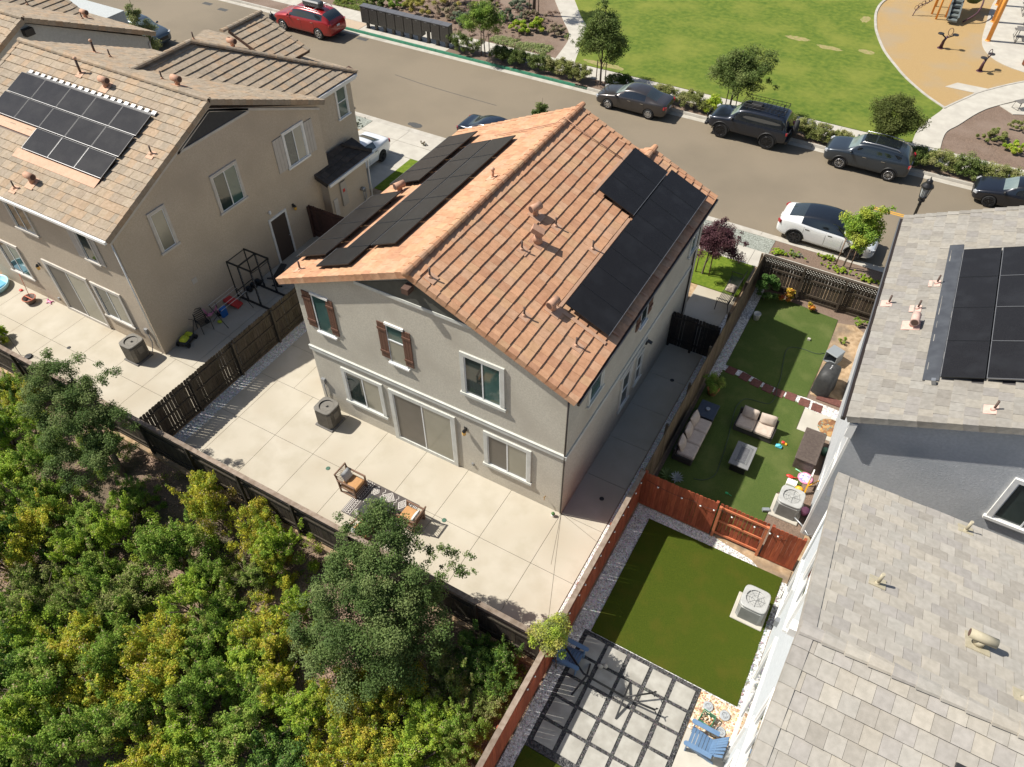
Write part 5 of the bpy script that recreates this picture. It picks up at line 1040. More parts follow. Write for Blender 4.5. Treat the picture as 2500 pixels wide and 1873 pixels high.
for s in (1, -1):
    for k, xx in enumerate((1.10, 1.04, .98)): stripe((s*xx, -.75), (s*xx, .75), .02)
    for k in range(14): y0 = -.75+.107*k; stripe((s*.93, y0), (s*.84, y0+.053), .018); stripe((s*.84, y0+.053), (s*.93, y0+.107), .018)
    stripe((s*.79, -.75), (s*.79, .75), .015)
for cx in (-.58, 0, .58):
    for cy in (-.5, 0, .5):
        if cx == 0: 
            for q in (1, .7, .4, .15): diam(cx, cy, .24*q, .23*q, .022)
        else:
            for q in (1, .6, .25): diam(cx, cy, .15*q, .22*q, .022)
    for k in range(9): y0 = -.72+.16*k; stripe((cx+.28, y0), (cx+.34, y0+.08), .016); stripe((cx+.34, y0+.08), (cx+.28, y0+.16), .016)
b.build('rug_pattern', mat('rug_cream', (.60, .56, .51), (.68, .64, .58), 30, .95), o)
o = thing('coffee_table', 'low dark patio table standing on the patterned rug', 'table', (-5.55, -3.2, 0)); b = MB(); b.bbox(-.52, .52, -.4, .4, .36, .42, .01); b.build('table_top', m_dark, o)
for sx in (1, -1):
    for sy in (1, -1): b = MB(); b.box(sx*.48-.025, sx*.48+.025, sy*.36-.025, sy*.36+.025, .012, .36); b.build('leg', m_dark, o)
o = thing('table_ornament', 'small green leafy plant on the low patio table', 'plant', (-5.5, -2.95, .42)); b = MB(); b.lathe((0, 0, 0), [(.06, 0), (.08, .1), (.07, .1)], 12, 0); b.build('pot', m_dark, o); b = MB()
for k in range(30): a = R_.uniform(0, 6.28); r = R_.uniform(.03, .16); h = R_.uniform(.12, .26); c = Vector((r*math.cos(a), r*math.sin(a), h)); b.poly([c, c+Vector((.05, .02, .01)), c+Vector((.03, .06, .02))])
b.build('leaves', mat('leaf_plain', (.06, .14, .04), rough=.7), o)
for i, (x, y, lb) in enumerate(((-8.33, -2.48, 'small green drain cover in the patio near the left rug chair'), (-3.4, -2.25, 'small green drain cover in the patio right of the rug'), (.97, 1.25, 'small dark drain cover in the walkway by the house corner'), (1.01, 7.91, 'small dark drain cover in the walkway near the black gate'), (-22.0, -2.9, 'small drain cover in the left patio behind the sliding door'))):
    b = MB(); b.lathe((x, y, .001), [(.085, 0), (.085, .006), (.06, .008)], 14, 0); tag(b.build('drain_cover', mat('drain_green', (.05, .12, .08), rough=.6) if i < 2 else m_dark), lb, 'drain cover', 'drain covers in the patios')
# left lot things
o = thing('kiddie_pool', 'round light blue kiddie pool cut by the left edge', 'paddling pool', (-28.35, -1.95, 0)); b = MB(); b.lathe((0, 0, 0), [(.62, 0), (.7, .12), (.72, .24), (.68, .26), (.63, .22), (.58, .05), (.2, .04)], 32, 0); b.build('shell', mat('pool_blue', (.35, .6, .68), (.42, .68, .74), 3, .4), o); b = MB(); b.box(-.3, .5, -.05, .4, .2, .23); b.build('inner_panel', mat('pool_blue_deep', (.14, .42, .58), rough=.4), o)
o = thing('planter_tub', 'dark round tub with orange rim on the left patio', 'planter', (-25.98, -1.75, 0)); b = MB(); b.lathe((0, 0, 0), [(.2, 0), (.27, .24), (.29, .26), (.25, .26), (.22, .1)], 20, 0); b.build('tub', mat('tub_brown', (.16, .12, .10), rough=.7), o)
b = MB(); b.tube([(.28*math.cos(6.28318*i/24), .28*math.sin(6.28318*i/24), .26) for i in range(25)], .02, 5, 0); b.tube([(-.1, .1, .2), (-.45, .35, 1.2)], .014, 6, 0); b.beam((-.25, 0, .26), (.25, 0, .26), .05, .02); b.build('rim', mat('rim_orange', (.5, .13, .06), rough=.6), o)
m_pk = mat('toy_pink', (.7, .25, .4), rough=.5); m_rd = mat('toy_red', (.6, .04, .03), rough=.4); m_yl = mat('toy_yellow', (.8, .42, .03), rough=.4); m_gn = mat('toy_green', (.05, .45, .15), rough=.4); m_bl = mat('toy_blue', (.02, .15, .5), rough=.4); m_cy = mat('toy_cyan', (.1, .5, .6), rough=.4); m_wt = mat('toy_white', (.75, .72, .66), rough=.5)
o = thing('doll', 'small pink toy lying on the left patio by the orange-rimmed tub', 'toy', (-25.25, -1.35, 0)); b = MB(); b.ball((0, 0, .04), (.13, .06, .04), 0); b.ball((-.15, .05, .05), .05, 0); b.tube([(0, 0, .04), (.14, .12, .03)], .025, 6, 0); b.tube([(0, 0, .04), (.2, -.06, .03)], .025, 6, 0); b.tube([(0, 0, .04), (-.05, -.14, .03)], .02, 6, 0); b.build('toy_body', m_pk, o)
b = MB(); b.ball((-27.1, -1.45, .03), (.1, .08, .04), 0); tag(b.build('flying_disc', m_rd), 'small red toy on the left patio near the blue pool', 'toy')
o = thing('lawn_mower', 'lime yellow and black lawn mower leaning against the taupe house', 'lawn mower', (-17.86, -.15, 0), rad(106)); b = MB(); b.bbox(-.38, .38, -.22, .22, .1, .26, .06); b.build('deck', m_dark, o); b = MB(); b.bbox(-.3, .05, -.17, .17, .26, .36, .05); b.bbox(.1, .34, -.16, .16, .26, .33, .05); b.ball((-.12, 0, .36), (.16, .12, .08)); b.build('housing', mat('lime_yellow', (.55, .62, .03), rough=.45), o)
for sx in (1, -1):
    for sy in (1, -1): b = MB(); b.lathe((sx*.3, sy*.25, .1), [(.1, -.03), (.1, .03)], 14, 0, axis='y'); b.build('wheel', m_tyre, o)
b = MB(); b.tube([(.3, .17, .25), (.62, .17, .75), (.62, -.17, .75), (.3, -.17, .25)], .018, 6, 0); b.build('handle', m_dark, o)
def metal_chair(label, x, y, rz):
    o = thing('metal_chair', label, 'chair', (x, y, 0), rz); b = MB()
    for s in (1, -1): b.tube([(.24, s*.24, 0), (.22, s*.24, .42), (.2, s*.25, .62), (-.22, s*.25, .62), (-.24, s*.24, .42), (-.3, s*.24, 0)], .015, 6, 0); b.tube([(-.22, s*.22, .42), (-.34, s*.2, .9)], .016, 6, 0)
    b.tube([(-.34, -.2, .9), (-.36, 0, .95), (-.34, .2, .9)], .016, 6, 0); b.build('frame', m_dark, o); b = MB()
    for k in range(8): b.beam((-.23+.062*k, -.23, .42), (-.23+.062*k, .23, .42), .035, .008)
    b.build('seat', m_dark, o); b = MB()
    for k in range(5): b.beam((-.235-.022*k, -.2, .5+.085*k), (-.235-.022*k, .2, .5+.085*k), .03, .006, up=(1, 0, 0))
    b.build('backrest', m_dark, o); return o
metal_chair('dark metal chair standing behind the lime yellow lawn mower', -17.75, .82, rad(-15))
o = thing('tricycle', 'pink and grey child tricycle by the taupe wall', 'tricycle', (-18.0, 1.5, 0), rad(60)); b = MB(); b.tube([(-.3, 0, .2), (.0, 0, .25), (.25, 0, .5), (.3, 0, .62)], .03, 6, 0); b.tube([(.25, 0, .5), (.32, 0, .15)], .025, 6, 0); b.bbox(-.25, .0, -.1, .1, .25, .3, .03); b.tube([(-.2, 0, .28), (-.3, 0, .75)], .05, 8, 0); b.build('frame', m_pk, o); b = MB(); b.tube([(.3, -.18, .64), (.3, .18, .64)], .015, 6, 0); b.build('handlebar', m_dark, o)
for (x, y, r) in ((.33, 0, .15), (-.3, .2, .1), (-.3, -.2, .1)): b = MB(); b.lathe((x, y, r), [(r*.6, -.02), (r, -.02), (r, .02), (r*.6, .02)], 16, 0, axis='y'); b.build('wheel', m_tyre, o)
o = thing('toy_slide', 'red and blue plastic toys stacked behind the drying rack', 'toy slide', (-18.0, 2.55, 0), rad(12)); b = MB(); b.prism([(-.5, -.2, .45), (-.35, -.2, .5), (.5, -.2, .12), (.55, -.2, .05), (-.5, -.2, .38)], (0, .4, 0)); b.build('chute', m_rd, o); b = MB(); b.bbox(-.65, -.48, -.22, .22, 0, .55, .04); b.build('ladder', m_bl, o)
b = MB(); b.bbox(-17.75, -17.6, 1.72, 2.05, 0, .5, .04); tag(b.build('toy_bin', m_bl), 'blue plastic toy bin under the drying rack bars', 'bin')
b = MB(); b.ball((-17.55, 1.45, .05), (.13, .1, .05)); tag(b.build('water_toy', mat('lime_yellow', (.55, .62, .03))), 'lime yellow toy lying on the concrete under the drying rack', 'toy')
o = thing('drying_rack', 'folding laundry rack with pale bars beside the taupe wall', 'drying rack', (-17.4, 2.2, 0)); b = MB()
for y in (-.85, .7):
    b.tube([(-.45, y, .0), (.35, y, .95)], .014, 5, 0); b.tube([(.45, y, .0), (-.35, y, .95)], .014, 5, 0)
b.build('leg', m_dark, o); b = MB()
for x in (-.4, -.2, .15, .35): b.tube([(x, -.85, .93), (x, .7, .93)], .009, 5, 0)
b.build('bar', m_white, o)
o = thing('power_rack', 'black steel power rack gym frame with perforated uprights by the taupe wall', 'exercise rack', (-17.0, 3.68, 0)); b = MB()
for x in (.3, -.45, -1.12):
    for y in (-.53, .53): b.beam((x, y, 0), (x, y, 2.0), .06, .06)
b.build('upright', m_dark, o); b = MB()
for y in (-.53, .53): b.beam((-1.2, y, 1.97), (.35, y, 1.97), .06, .06); b.beam((-1.25, y, .04), (.78, y, .04), .07, .07)
for x in (.3, -.45, -1.12): b.beam((x, -.53, 1.94), (x, .53, 1.94), .05, .05)
b.beam((-1.12, -.53, .3), (-1.12, .53, .3), .05, .05); b.tube([(.35, -.55, 1.9), (.5, -.2, 2.0), (.5, .2, 2.0), (.35, .55, 1.9)], .018, 6, 0); b.build('crossbar', m_dark, o); b = MB()
for x in (.3, -.45):
    for y in (-.53, .53):
        for k in range(20): b.box(x+.031, x+.034, y-.012, y+.012, .3+.08*k, .33+.08*k)
b.build('peg_hole', mat('steel_dot', (.5, .5, .5), rough=.4), o)
o = thing('weight_bench', 'black padded weight bench beyond the power rack', 'weight bench', (-17.1, 4.75, 0), rad(20)); b = MB(); b.bbox(-.15, .15, -.1, .9, .42, .5, .03); b.obox((0, -.35, .6), (.3, .6, .07), rx=-.6); b.build('pad', m_dark, o); b = MB(); b.beam((0, .7, 0), (0, .7, .42), .06, .06); b.beam((0, -.2, 0), (0, -.2, .42), .06, .06); b.beam((0, -.2, .1), (0, .7, .1), .06, .06); b.beam((-.25, .7, .03), (.25, .7, .03), .05, .05); b.beam((-.25, -.2, .03), (.25, -.2, .03), .05, .05); b.build('frame', m_dark, o)
b = MB()
for k, y in enumerate((3.7, 4.0, 4.3)): b.lathe((-17.9, y, .13), [(.05, -.12), (.13, -.11), (.13, -.04), (.03, -.03), (.03, .03), (.13, .04), (.13, .11), (.05, .12)], 14, 0, axis='x')
tag(b.build('weight_plates', m_dark), 'black dumbbells on the concrete inside the power rack', 'weights')
o = thing('garden_stake', 'thin metal garden hook stand by the left back fence', 'garden hook', (-23.4, -4.2, 0)); b = MB()
for s in (1, -1): b.tube([(0, 0, 0), (0, 0, 1.0)]+[(s*(.18-.18*math.cos(a)), 0, 1.0+.16*math.sin(a)) for a in np.linspace(0, 2.6, 8)], .01, 5, 0)
b.build('pole', m_dark, o); b = MB(); b.lathe((.4, .1, 0), [(.13, 0), (.16, .05), (.12, .06)], 14, 0); b.build('base_plate', m_dark, o)
# ---- sofa yard
def sofa(label, x, y, n, rz, seat=.68):
    o = thing('outdoor_sofa', label, 'outdoor sofa', (x, y, 0), rz); L = n*seat; b = MB(); b.bbox(-.33, .33, -L/2-.06, L/2+.06, .04, .3, .02); b.build('base', m_wick, o)
    b = MB(); b.bbox(-.42, -.33, -L/2-.06, L/2+.06, .04, .62, .02); b.build('backrest', m_wick, o)
    for s in (1, -1): b = MB(); b.bbox(-.33, .33, s*(L/2+.06)-(.05 if s > 0 else 0), s*(L/2+.06)+(.05 if s < 0 else 0), .3, .34, .01); b.build('armrest', m_wick, o)
    for k in range(n):
        yc = -L/2+seat*(k+.5); b = MB(); b.bbox(-.3, .36, yc-seat/2+.008, yc+seat/2-.008, .305, .44, .045); b.build('seat_cushion', m_cush, o)
        b = MB(); pillow(b, (-.24, yc+R_.uniform(-.03, .03), .63), .44, .6, .22, ry=rad(68), rz=R_.uniform(-.12, .12)); b.build('back_cushion', m_cush, o)
    return o
sofa('three-seat outdoor sofa with beige cushions along the brown fence', 2.87, 5.2, 3, 0)
sofa('two-seat outdoor sofa with beige cushions partly in sunshine on the turf', 4.7, 6.92, 2, rad(-90))
o = thing('side_table', 'dark navy square side table at the end of the three-seat sofa', 'side table', (2.87, 6.68, 0)); b = MB(); b.bbox(-.36, .36, -.42, .42, .42, .47, .015); b.build('table_top', m_navy, o); b = MB(); b.bbox(-.33, .33, -.39, .39, .02, .42, .02); b.build('base', m_wick, o)
b = MB(); b.lathe((2.87, 6.68, .47), [(.06, 0), (.08, .01), (.09, .05), (.07, .06)], 14, 0); tag(b.build('ashtray', m_galv), 'small round silver dish on the navy side table', 'dish')
o = thing('fire_table', 'low grey rectangular fire-pit table with glass guard between the sofas', 'fire table', (4.74, 5.2, 0)); b = MB(); b.bbox(-.36, .36, -.58, .58, .43, .48, .01); m_ft = mat('table_grey', (.17, .17, .17), (.22, .22, .215), 12, .6, .2, 40, stretch=(8, 1, 1)); b.build('table_top', m_ft, o); b = MB(); b.bbox(-.28, .28, -.5, .5, .0, .43, .01); b.build('base', m_dark, o); b = MB(); b.box(-.16, .16, -.38, .38, .48, .484); b.build('burner_pan', mat('pan_steel', (.09, .09, .095), (.12, .12, .125), 20, .5), o)
b = MB()
for (x0, x1, y0, y1) in ((-.18, .18, -.405, -.397), (-.18, .18, .397, .405), (-.184, -.176, -.4, .4), (.176, .184, -.4, .4)): b.box(x0, x1, y0, y1, .485, .6)
b.build('glass_guard', mat('clear_glass', (.3, .33, .33), rough=.03, alpha=.18), o); b = MB()
for x in (-.18, .18):
    for y in (-.4, .4): b.ball((x, y, .55), .018)
b.build('guard_clip', m_chrome, o)
o = thing('storage_box', 'dark brown slatted deck box beside the pale house wall', 'storage box', (6.78, 6.75, 0)); b = MB(); b.bbox(-.34, .34, -.78, .78, 0, .56, .015)
for k in range(5): 
    for s in (1, -1): b.box(s*.34, s*.352, -.75, .75, .04+.105*k, .13+.105*k)
mb_box = mat('box_brown', (.075, .055, .045), (.105, .08, .065), 12, .6, .2, 50); b.build('base', mb_box, o); b = MB(); b.bbox(-.38, .38, -.82, .82, .56, .6, .02)
for k in range(9): b.box(-.28+.062*k, -.235+.062*k, -.68, .68, .6, .608)
b.build('lid', mb_box, o)
o = thing('covered_grill', 'barbecue under a slumped black cover near the bare soil', 'barbecue', (6.45, 10.55, 0), rad(-8)); b = MB(); n = 12; rows = [(.0, .62, .36), (.35, .6, .36), (.75, .58, .34), (.95, .5, .32), (1.08, .34, .24), (1.12, .12, .08)]
ids = []
for z, ly, lx in rows:
    P = []
    for i in range(28):
        a = 2*math.pi*i/28; e = 4; d = (abs(math.cos(a))**e+abs(math.sin(a))**e)**(-1/e); wv = 1+.06*math.sin(a*7+z*3)*(1.1-z); P.append((lx*d*math.cos(a)*wv, ly*d*math.sin(a)*wv, z+.02*math.sin(a*3)))
    ids.append(b.pts(P))
for i in range(len(ids)-1):
    for k in range(28): j = (k+1) % 28; b.face((ids[i]+k, ids[i]+j, ids[i+1]+j, ids[i+1]+k), 0, True)
b.face([ids[-1]+k for k in range(28)], 0); b.build('cover', mat('grill_cover', (.028, .028, .028), (.04, .04, .038), 9, .6, .6, 5), o)
b = MB(); 
for k in range(3): b.obox((-.02, -.1+.1*k, 1.125), (.05, .06, .004))
b.build('logo_mark', mat('logo_grey', (.45, .45, .45)), o)
o = thing('utility_cart', 'small grey plastic cabinet with open front beside the covered barbecue', 'cabinet', (6.38, 12.25, 0), rad(-20)); b = MB(); m_pg = mat('plastic_grey', (.23, .25, .26), rough=.5); b.bbox(-.27, .27, -.3, .3, .5, .55, .02); b.build('top', m_pg, o); b = MB()
for s in (1, -1): b.box(s*.25-.012, s*.25+.012, -.28, .28, 0, .5)
b.box(-.25, .25, .26, .28, 0, .5); b.box(-.25, .25, -.28, .28, .02, .05); b.build('side_panel', m_pg, o)
def pave(label, x, y, rz, sx=.4, sy=.42, m_=None): b = MB(); b.M = Matrix.Rotation(rz, 4, 'Z'); b.bbox(-sx/2, sx/2, -sy/2, sy/2, -.02, .035, .008); b.M = None; o = tag(b.build('stepping_stone', m_ or m_step), label, 'stepping stone', 'dark red stepping stones across the sofa yard'); o.location = (x, y, 0)
m_step = mat('red_brick_slab', (.10, .038, .03), (.155, .06, .045), 14, .9, .2, 60)
for i, (x, y, r_) in enumerate(((2.93, 9.6, -.1), (3.52, 9.53, -.18), (4.02, 9.42, -.15), (4.52, 9.35, -.1), (4.98, 9.33, -.05), (5.45, 9.38, 0), (6.0, 9.32, .02), (6.5, 9.28, .03))):
    pave(['stepping stone nearest the brown fence in the red stone row', 'second red stepping stone from the brown fence', 'third red stepping stone from the brown fence', 'fourth red stepping stone from the brown fence', 'fifth red stepping stone, last one in the house shadow', 'sunlit red stepping stone just outside the house shadow', 'red stepping stone at the lower left corner of the concrete pad gravel', 'red stepping stone nearest the pale house wall'][i], x, y, r_)
b = MB(); b.bbox(6.35, 7.3, 9.75, 10.1, -.01, .04, .01); tag(b.build('stepping_stone', m_step), 'long red slab in front of the covered barbecue', 'stepping stone')
b = MB(); b.lathe((7.2, 8.5, .022), [(.46, 0), (.46, .012), (.3, .014)], 28, 0); o_ = b.build('door_mat', mat('floral_mat', (.20, .09, .04), (.42, .25, .10), 7, .9, kind='voronoi', mix=(.3, .9), c3=(.12, .28, .24), scale3=9, mix3=(.6, .62))); tag(o_, 'round brown floral mat on the concrete pad by the pale house', 'mat')
def hose(label, P, r=.012, m_=None): b = MB(); b.tube(cat_rom(P, 8), r, 6, 0); return tag(b.build('garden_hose', m_ or mat('hose_green', (.05, .075, .05), rough=.5)), label, 'hose')
hose('thin green hose curving over the shaded turf between the two sofas', [(3.5, 3.66, .03), (3.85, 3.8, .03), (4.11, 4.2, .03), (4.08, 4.91, .03), (3.98, 6.0, .03), (3.75, 7.5, .03), (3.8, 8.1, .03), (4.0, 8.4, .03), (4.77, 8.55, .03), (4.92, 9.03, .06), (4.85, 9.5, .06), (4.8, 10.2, .03), (4.66, 11.0, .03), (4.56, 11.8, .03), (4.68, 12.15, .03), (5.1, 12.3, .03), (5.7, 12.3, .03), (6.0, 12.5, .03)])
o = thing('potted_plant', 'bushy green plant in an orange pot by the brown fence', 'potted plant', (2.66, 8.0, 0)); b = MB(); b.lathe((0, 0, 0), [(.16, 0), (.22, .28), (.25, .3), (.25, .34), (.2, .34), (.18, .2)], 20, 0); b.build('pot', m_terra, o); POT = o
o = thing('bucket', 'white plastic bucket on the turf near the lattice fence', 'bucket', (2.85, 13.2, 0)); b = MB(); b.lathe((0, 0, 0), [(.12, 0), (.155, .3), (.165, .31), (.165, .33), (.14, .33), (.11, .05)], 18, 0); b.build('shell', mat('bucket_white', (.6, .58, .52), rough=.5), o); b = MB(); b.tube([(.16*math.cos(a), .16*math.sin(a), .33) for a in np.linspace(0, 3.1, 12)], .008, 5, 0); b.build('handle', m_galv, o)
def toy(nm, label, x, y, f, m_, z=0): b = MB(); b.M = Matrix.Translation((x, y, z)); f(b); b.M = None; return tag(b.build(nm, m_), label, 'toy')
toy('toy_car', 'small cyan toy car on the turf beside the two-seat sofa', 5.75, 6.62, lambda b: (b.bbox(-.12, .12, -.07, .07, .03, .1, .02), b.bbox(-.06, .06, -.06, .06, .1, .15, .02)), m_cy)
toy('toy_truck', 'small orange and yellow toy on the turf behind the cyan toy car', 5.9, 6.86, lambda b: (b.bbox(-.1, .1, -.05, .05, .02, .08, .02, 0), b.bbox(-.12, 0, -.06, .06, .08, .12, .02, 1)), [m_yl, m_rd])
toy('red_scoop', 'red toy scoop beside the light grey air conditioner', 6.5, 5.46, lambda b: (b.ball((0, 0, .05), (.15, .08, .05)), b.tube([(.1, 0, .06), (.28, .05, .05)], .015, 6)), m_rd)
toy('play_mat', 'round pink and white toy tray near the deck box', 7.0, 5.68, lambda b: (b.lathe((0, 0, 0), [(.27, 0), (.27, .03), (.22, .035)], 24, 0), b.lathe((0, 0, .032), [(.21, 0), (.21, .006)], 24, 1)), [m_pk, mat('tray_pattern', (.75, .7, .7), (.25, .25, .55), 14, .5, kind='voronoi', mix=(.4, .9))])
toy('toy_block_box', 'cream ribbed toy box behind the light grey air conditioner', 6.62, 5.12, lambda b: [b.bbox(-.17, .17, -.13, .13, 0, .2, .02)]+[b.box(-.15+.06*k, -.12+.06*k, -.12, .12, .2, .212) for k in range(6)], m_wt)
toy('toy_ball', 'yellow toy ball behind the light grey air conditioner', 6.93, 5.0, lambda b: b.ball((0, 0, .12), (.15, .12, .12)), m_yl)
toy('green_toy', 'green toy base under the yellow ball', 6.85, 4.84, lambda b: (b.bbox(-.2, .2, -.04, .04, 0, .08, .01), b.bbox(-.04, .04, -.1, .16, 0, .07, .01)), m_gn)
toy('toy_easel', 'tall white and orange toy easel standing by the pale house wall', 7.14, 5.2, lambda b: (b.obox((0, .1, .62), (.04, .3, .62), rx=.15, m=0), b.obox((0, -.12, .3), (.05, .1, .6), rx=-.35, m=1), b.tube([(.05, .2, 0), (.3, .35, .3)], .02, 6, 1)), [m_wt, m_yl])
toy('pink_pot', 'pink plastic pot behind the light grey air conditioner by the wall', 7.36, 4.15, lambda b: b.lathe((0, 0, 0), [(.11, 0), (.15, .22), (.12, .22)], 14), m_pk)
toy('toy_shovel', 'bright green toy shovel on the shaded turf', 4.79, 3.65, lambda b: (b.bbox(-.1, 0, -.04, .04, .01, .04, .01), b.tube([(0, 0, .03), (.14, -.05, .03)], .012, 5)), m_gn)
toy('green_rod', 'pale green toy rod beside the deck box corner', 6.72, 5.86, lambda b: b.tube([(-.14, .05, .03), (.14, -.02, .03)], .018, 6), mat('toy_mint', (.3, .65, .45)))
toy('green_can', 'green watering can between the deck box and the wall', 7.3, 7.15, lambda b: (b.lathe((0, 0, 0), [(.12, 0), (.13, .24), (.07, .28)], 14), b.tube([(.1, 0, .1), (.3, -.1, .3)], .02, 6)), mat('can_green', (.10, .20, .14)))
b = MB(); b.obox((6.16, 3.6, .07), (.24, .12, .11), rz=.5); tag(b.build('drain_pipe', m_pg), 'short grey pipe piece beside the air conditioner pad', 'pipe')
b = MB(); b.box(5.15, 5.27, 12.95, 13.05, .012, .1); tag(b.build('brick_piece', m_concg), 'small tan brick lying on the far turf', 'brick')
# ---- near right yard
def adirondack(label, x, y, rz, tilt=0):
    o = thing('adirondack_chair', label, 'garden chair', (x, y, 0), rz, 'blue plastic garden chairs'); b = MB()
    for k in range(6): b.obox((.28-.1*k, 0, .36-.022*k), (.085, .5, .02), ry=-.2)
    b.build('seat', m_blue, o); b = MB()
    for k in range(7):
        yy = -.24+.08*k; hh = .92-.08*abs(k-3)**1.3*.35; b.beam((-.27, yy*.85, .26), (-.60, yy*1.15, hh), .068, .02, up=(1, 0, .3))
    b.beam((-.38, -.24, .47), (-.38, .24, .47), .03, .05); b.build('backrest', m_blue, o)
    for s in (1, -1):
        b = MB(); b.obox((.0, s*.33, .56), (.72, .13, .025)); b.tube([(.36, s*.33, .56), (.36, s*.33, .57)], .07, 12, 0); b.build('armrest', m_blue, o)
        b = MB(); b.beam((.32, s*.29, 0), (.32, s*.29, .55), .1, .03); b.build('leg', m_blue, o); b = MB(); b.prism([(.34, s*.27, .3), (.34, s*.27, .4), (-.45, s*.27, .12), (-.5, s*.27, 0), (-.36, s*.27, 0)], (0, .025, 0)); b.build('leg', m_blue, o)
    return o
adirondack('blue slatted garden chair in sunshine beside the green crate', 6.85, -4.93, math.pi)
adirondack('blue garden chair in shade under the small tree at the red fence corner', 2.62, -4.55, rad(0))
o = thing('milk_crate', 'green plastic crate filled with stones on the river pebbles', 'crate', (6.78, -4.22, 0), rad(-8)); b = MB()
for s in (1, -1):
    for z in (.02, .14, .27): b.box(-.19, .19, s*.18-.008, s*.18+.008, z-.015, z+.015); b.box(s*.18-.008, s*.18+.008, -.19, .19, z-.015, z+.015)
    for k in range(9): t = -.18+.045*k; b.box(t-.006, t+.006, s*.18-.006, s*.18+.006, 0, .28); b.box(s*.18-.006, s*.18+.006, t-.006, t+.006, 0, .28)
b.build('basket', mat('crate_green', (.02, .22, .11), rough=.5), o); stx = MB()
for k in range(40): c = (R_.uniform(-.15, .15), R_.uniform(-.15, .15), R_.uniform(.1, .2)); stx.ball(c, (.04, .03, .025), R_.choice((0, 1)), 6, 4)
stx.build('stones', [m_river, m_tan], o)
for i, (x, y, l) in enumerate(((6.7, -3.79, 'round grey decorative stepping disc left of the green crate'), (7.2, -3.8, 'round grey decorative stepping disc above the green crate near the wall'), (7.24, -4.3, 'round grey decorative stepping disc behind the blue chair back'))):
    b = MB(); b.lathe((x, y, .0), [(.15, 0), (.15, .03), (.13, .036)], 24, 0); b.lathe((x, y, .034), [(.09, 0), (.09, .006), (.075, .006), (.075, 0)], 20, 1)
    for k in range(6): a = k*1.047; b.ball((x+.05*math.cos(a), y+.05*math.sin(a), .036), (.018, .018, .006), 1, 6, 4)
    tag(b.build('garden_disc', [mat('disc_grey', (.33, .35, .36), (.4, .42, .43), 20, .7), m_galv]), l, 'garden disc', 'round garden discs on the pebbles')
o = thing('telescopic_stand', 'long black folding hammock stand lying across the paving stones', 'hammock stand', (4.4, -4.85, 0)); b = MB(); b.tube([(-2.1, .45, .5), (-1.2, .0, .38), (.1, -.0, .3)], .032, 8, 0); b.tube([(.1, 0, .3), (1.0, .05, .42)], .03, 8, 0); b.build('spine', m_dark, o)
for i, (p, q) in enumerate((((.1, 0, .3), (.12, -.58, .02)), ((.1, 0, .3), (.06, .6, .02)), ((-1.1, .0, .36), (-1.28, -.6, .02)), ((-1.1, 0, .36), (-1.2, .5, .02)))): b = MB(); b.beam(p, q, .05, .05); b.build('leg', m_dark, o)
for k, (x, y, z_) in enumerate(((1.0, .05, .42), (.78, .5, .35))):
    b = MB(); b.tube([(x, y, z_)]+[(x+.1+.09*math.cos(a), y+.09*math.sin(a), z_+.03) for a in np.linspace(2.2, 4.1, 8)], .012, 5, 0); b.tube([(x+.08, y-.08, z_), (x, y, z_), (x+.08, y+.08, z_)], .016, 5, 0); b.build('hook', m_dark, o)
b = MB(); b.tube([(.1, 0, .3), (.78, .5, .35)], .026, 8, 0); b.build('arm', m_dark, o)
b = MB(); b.ball((3.5, -4.28, .08), (.1, .07, .07)); b.ball((3.63, -4.2, .08), (.08, .07, .07)); tag(b.build('stone_ornament', m_concg), 'pair of small grey ornaments on the pavers near the shaded chair', 'ornament')
o = thing('garden_tap', 'small green-topped tap pot at the rear house corner', 'planter', (-.2, -.24, 0)); b = MB(); b.lathe((0, 0, 0), [(.05, 0), (.07, .1), (.05, .1)], 12, 0); b.build('pot', m_white, o); b = MB(); b.ball((0, 0, .15), (.07, .07, .06)); b.build('leaves', mat('leaf_plain', (.06, .14, .04)), o)
# ---- front
o = thing('garden_bench', 'black slatted metal bench with a bag in the shade by the front gate', 'bench', (1.32, 14.0, 0)); b = MB()
for y in (-1.05, 1.05):
    b.tube([(-.28, y, 0), (-.26, y, .45), (-.3, y, .66), (.2, y, .66), (.24, y, .45), (.3, y, 0)], .018, 6, 0); b.tube([(.24, y, .45), (.36, y, .95)], .018, 6, 0)
b.build('frame', m_dark, o); b = MB()
for k in range(8): x = -.24+.065*k; b.beam((x, -1.05, .45), (x, 1.05, .45), .03, .01)
b.build('seat', m_dark, o); b = MB()
for k in range(6): z = .52+.08*k; b.beam((.26+.02*k, -1.05, z), (.26+.02*k, 1.05, z), .006, .035)
b.build('backrest', m_dark, o)
b = MB(); pillow(b, (1.34, 14.0, .56), .42, .5, .26); tag(b.build('bag', mat('bag_brown', (.13, .10, .08), (.4, .34, .28), 9, .9, .4, 20)), 'crumpled brown and cream bag lying on the black bench', 'bag')
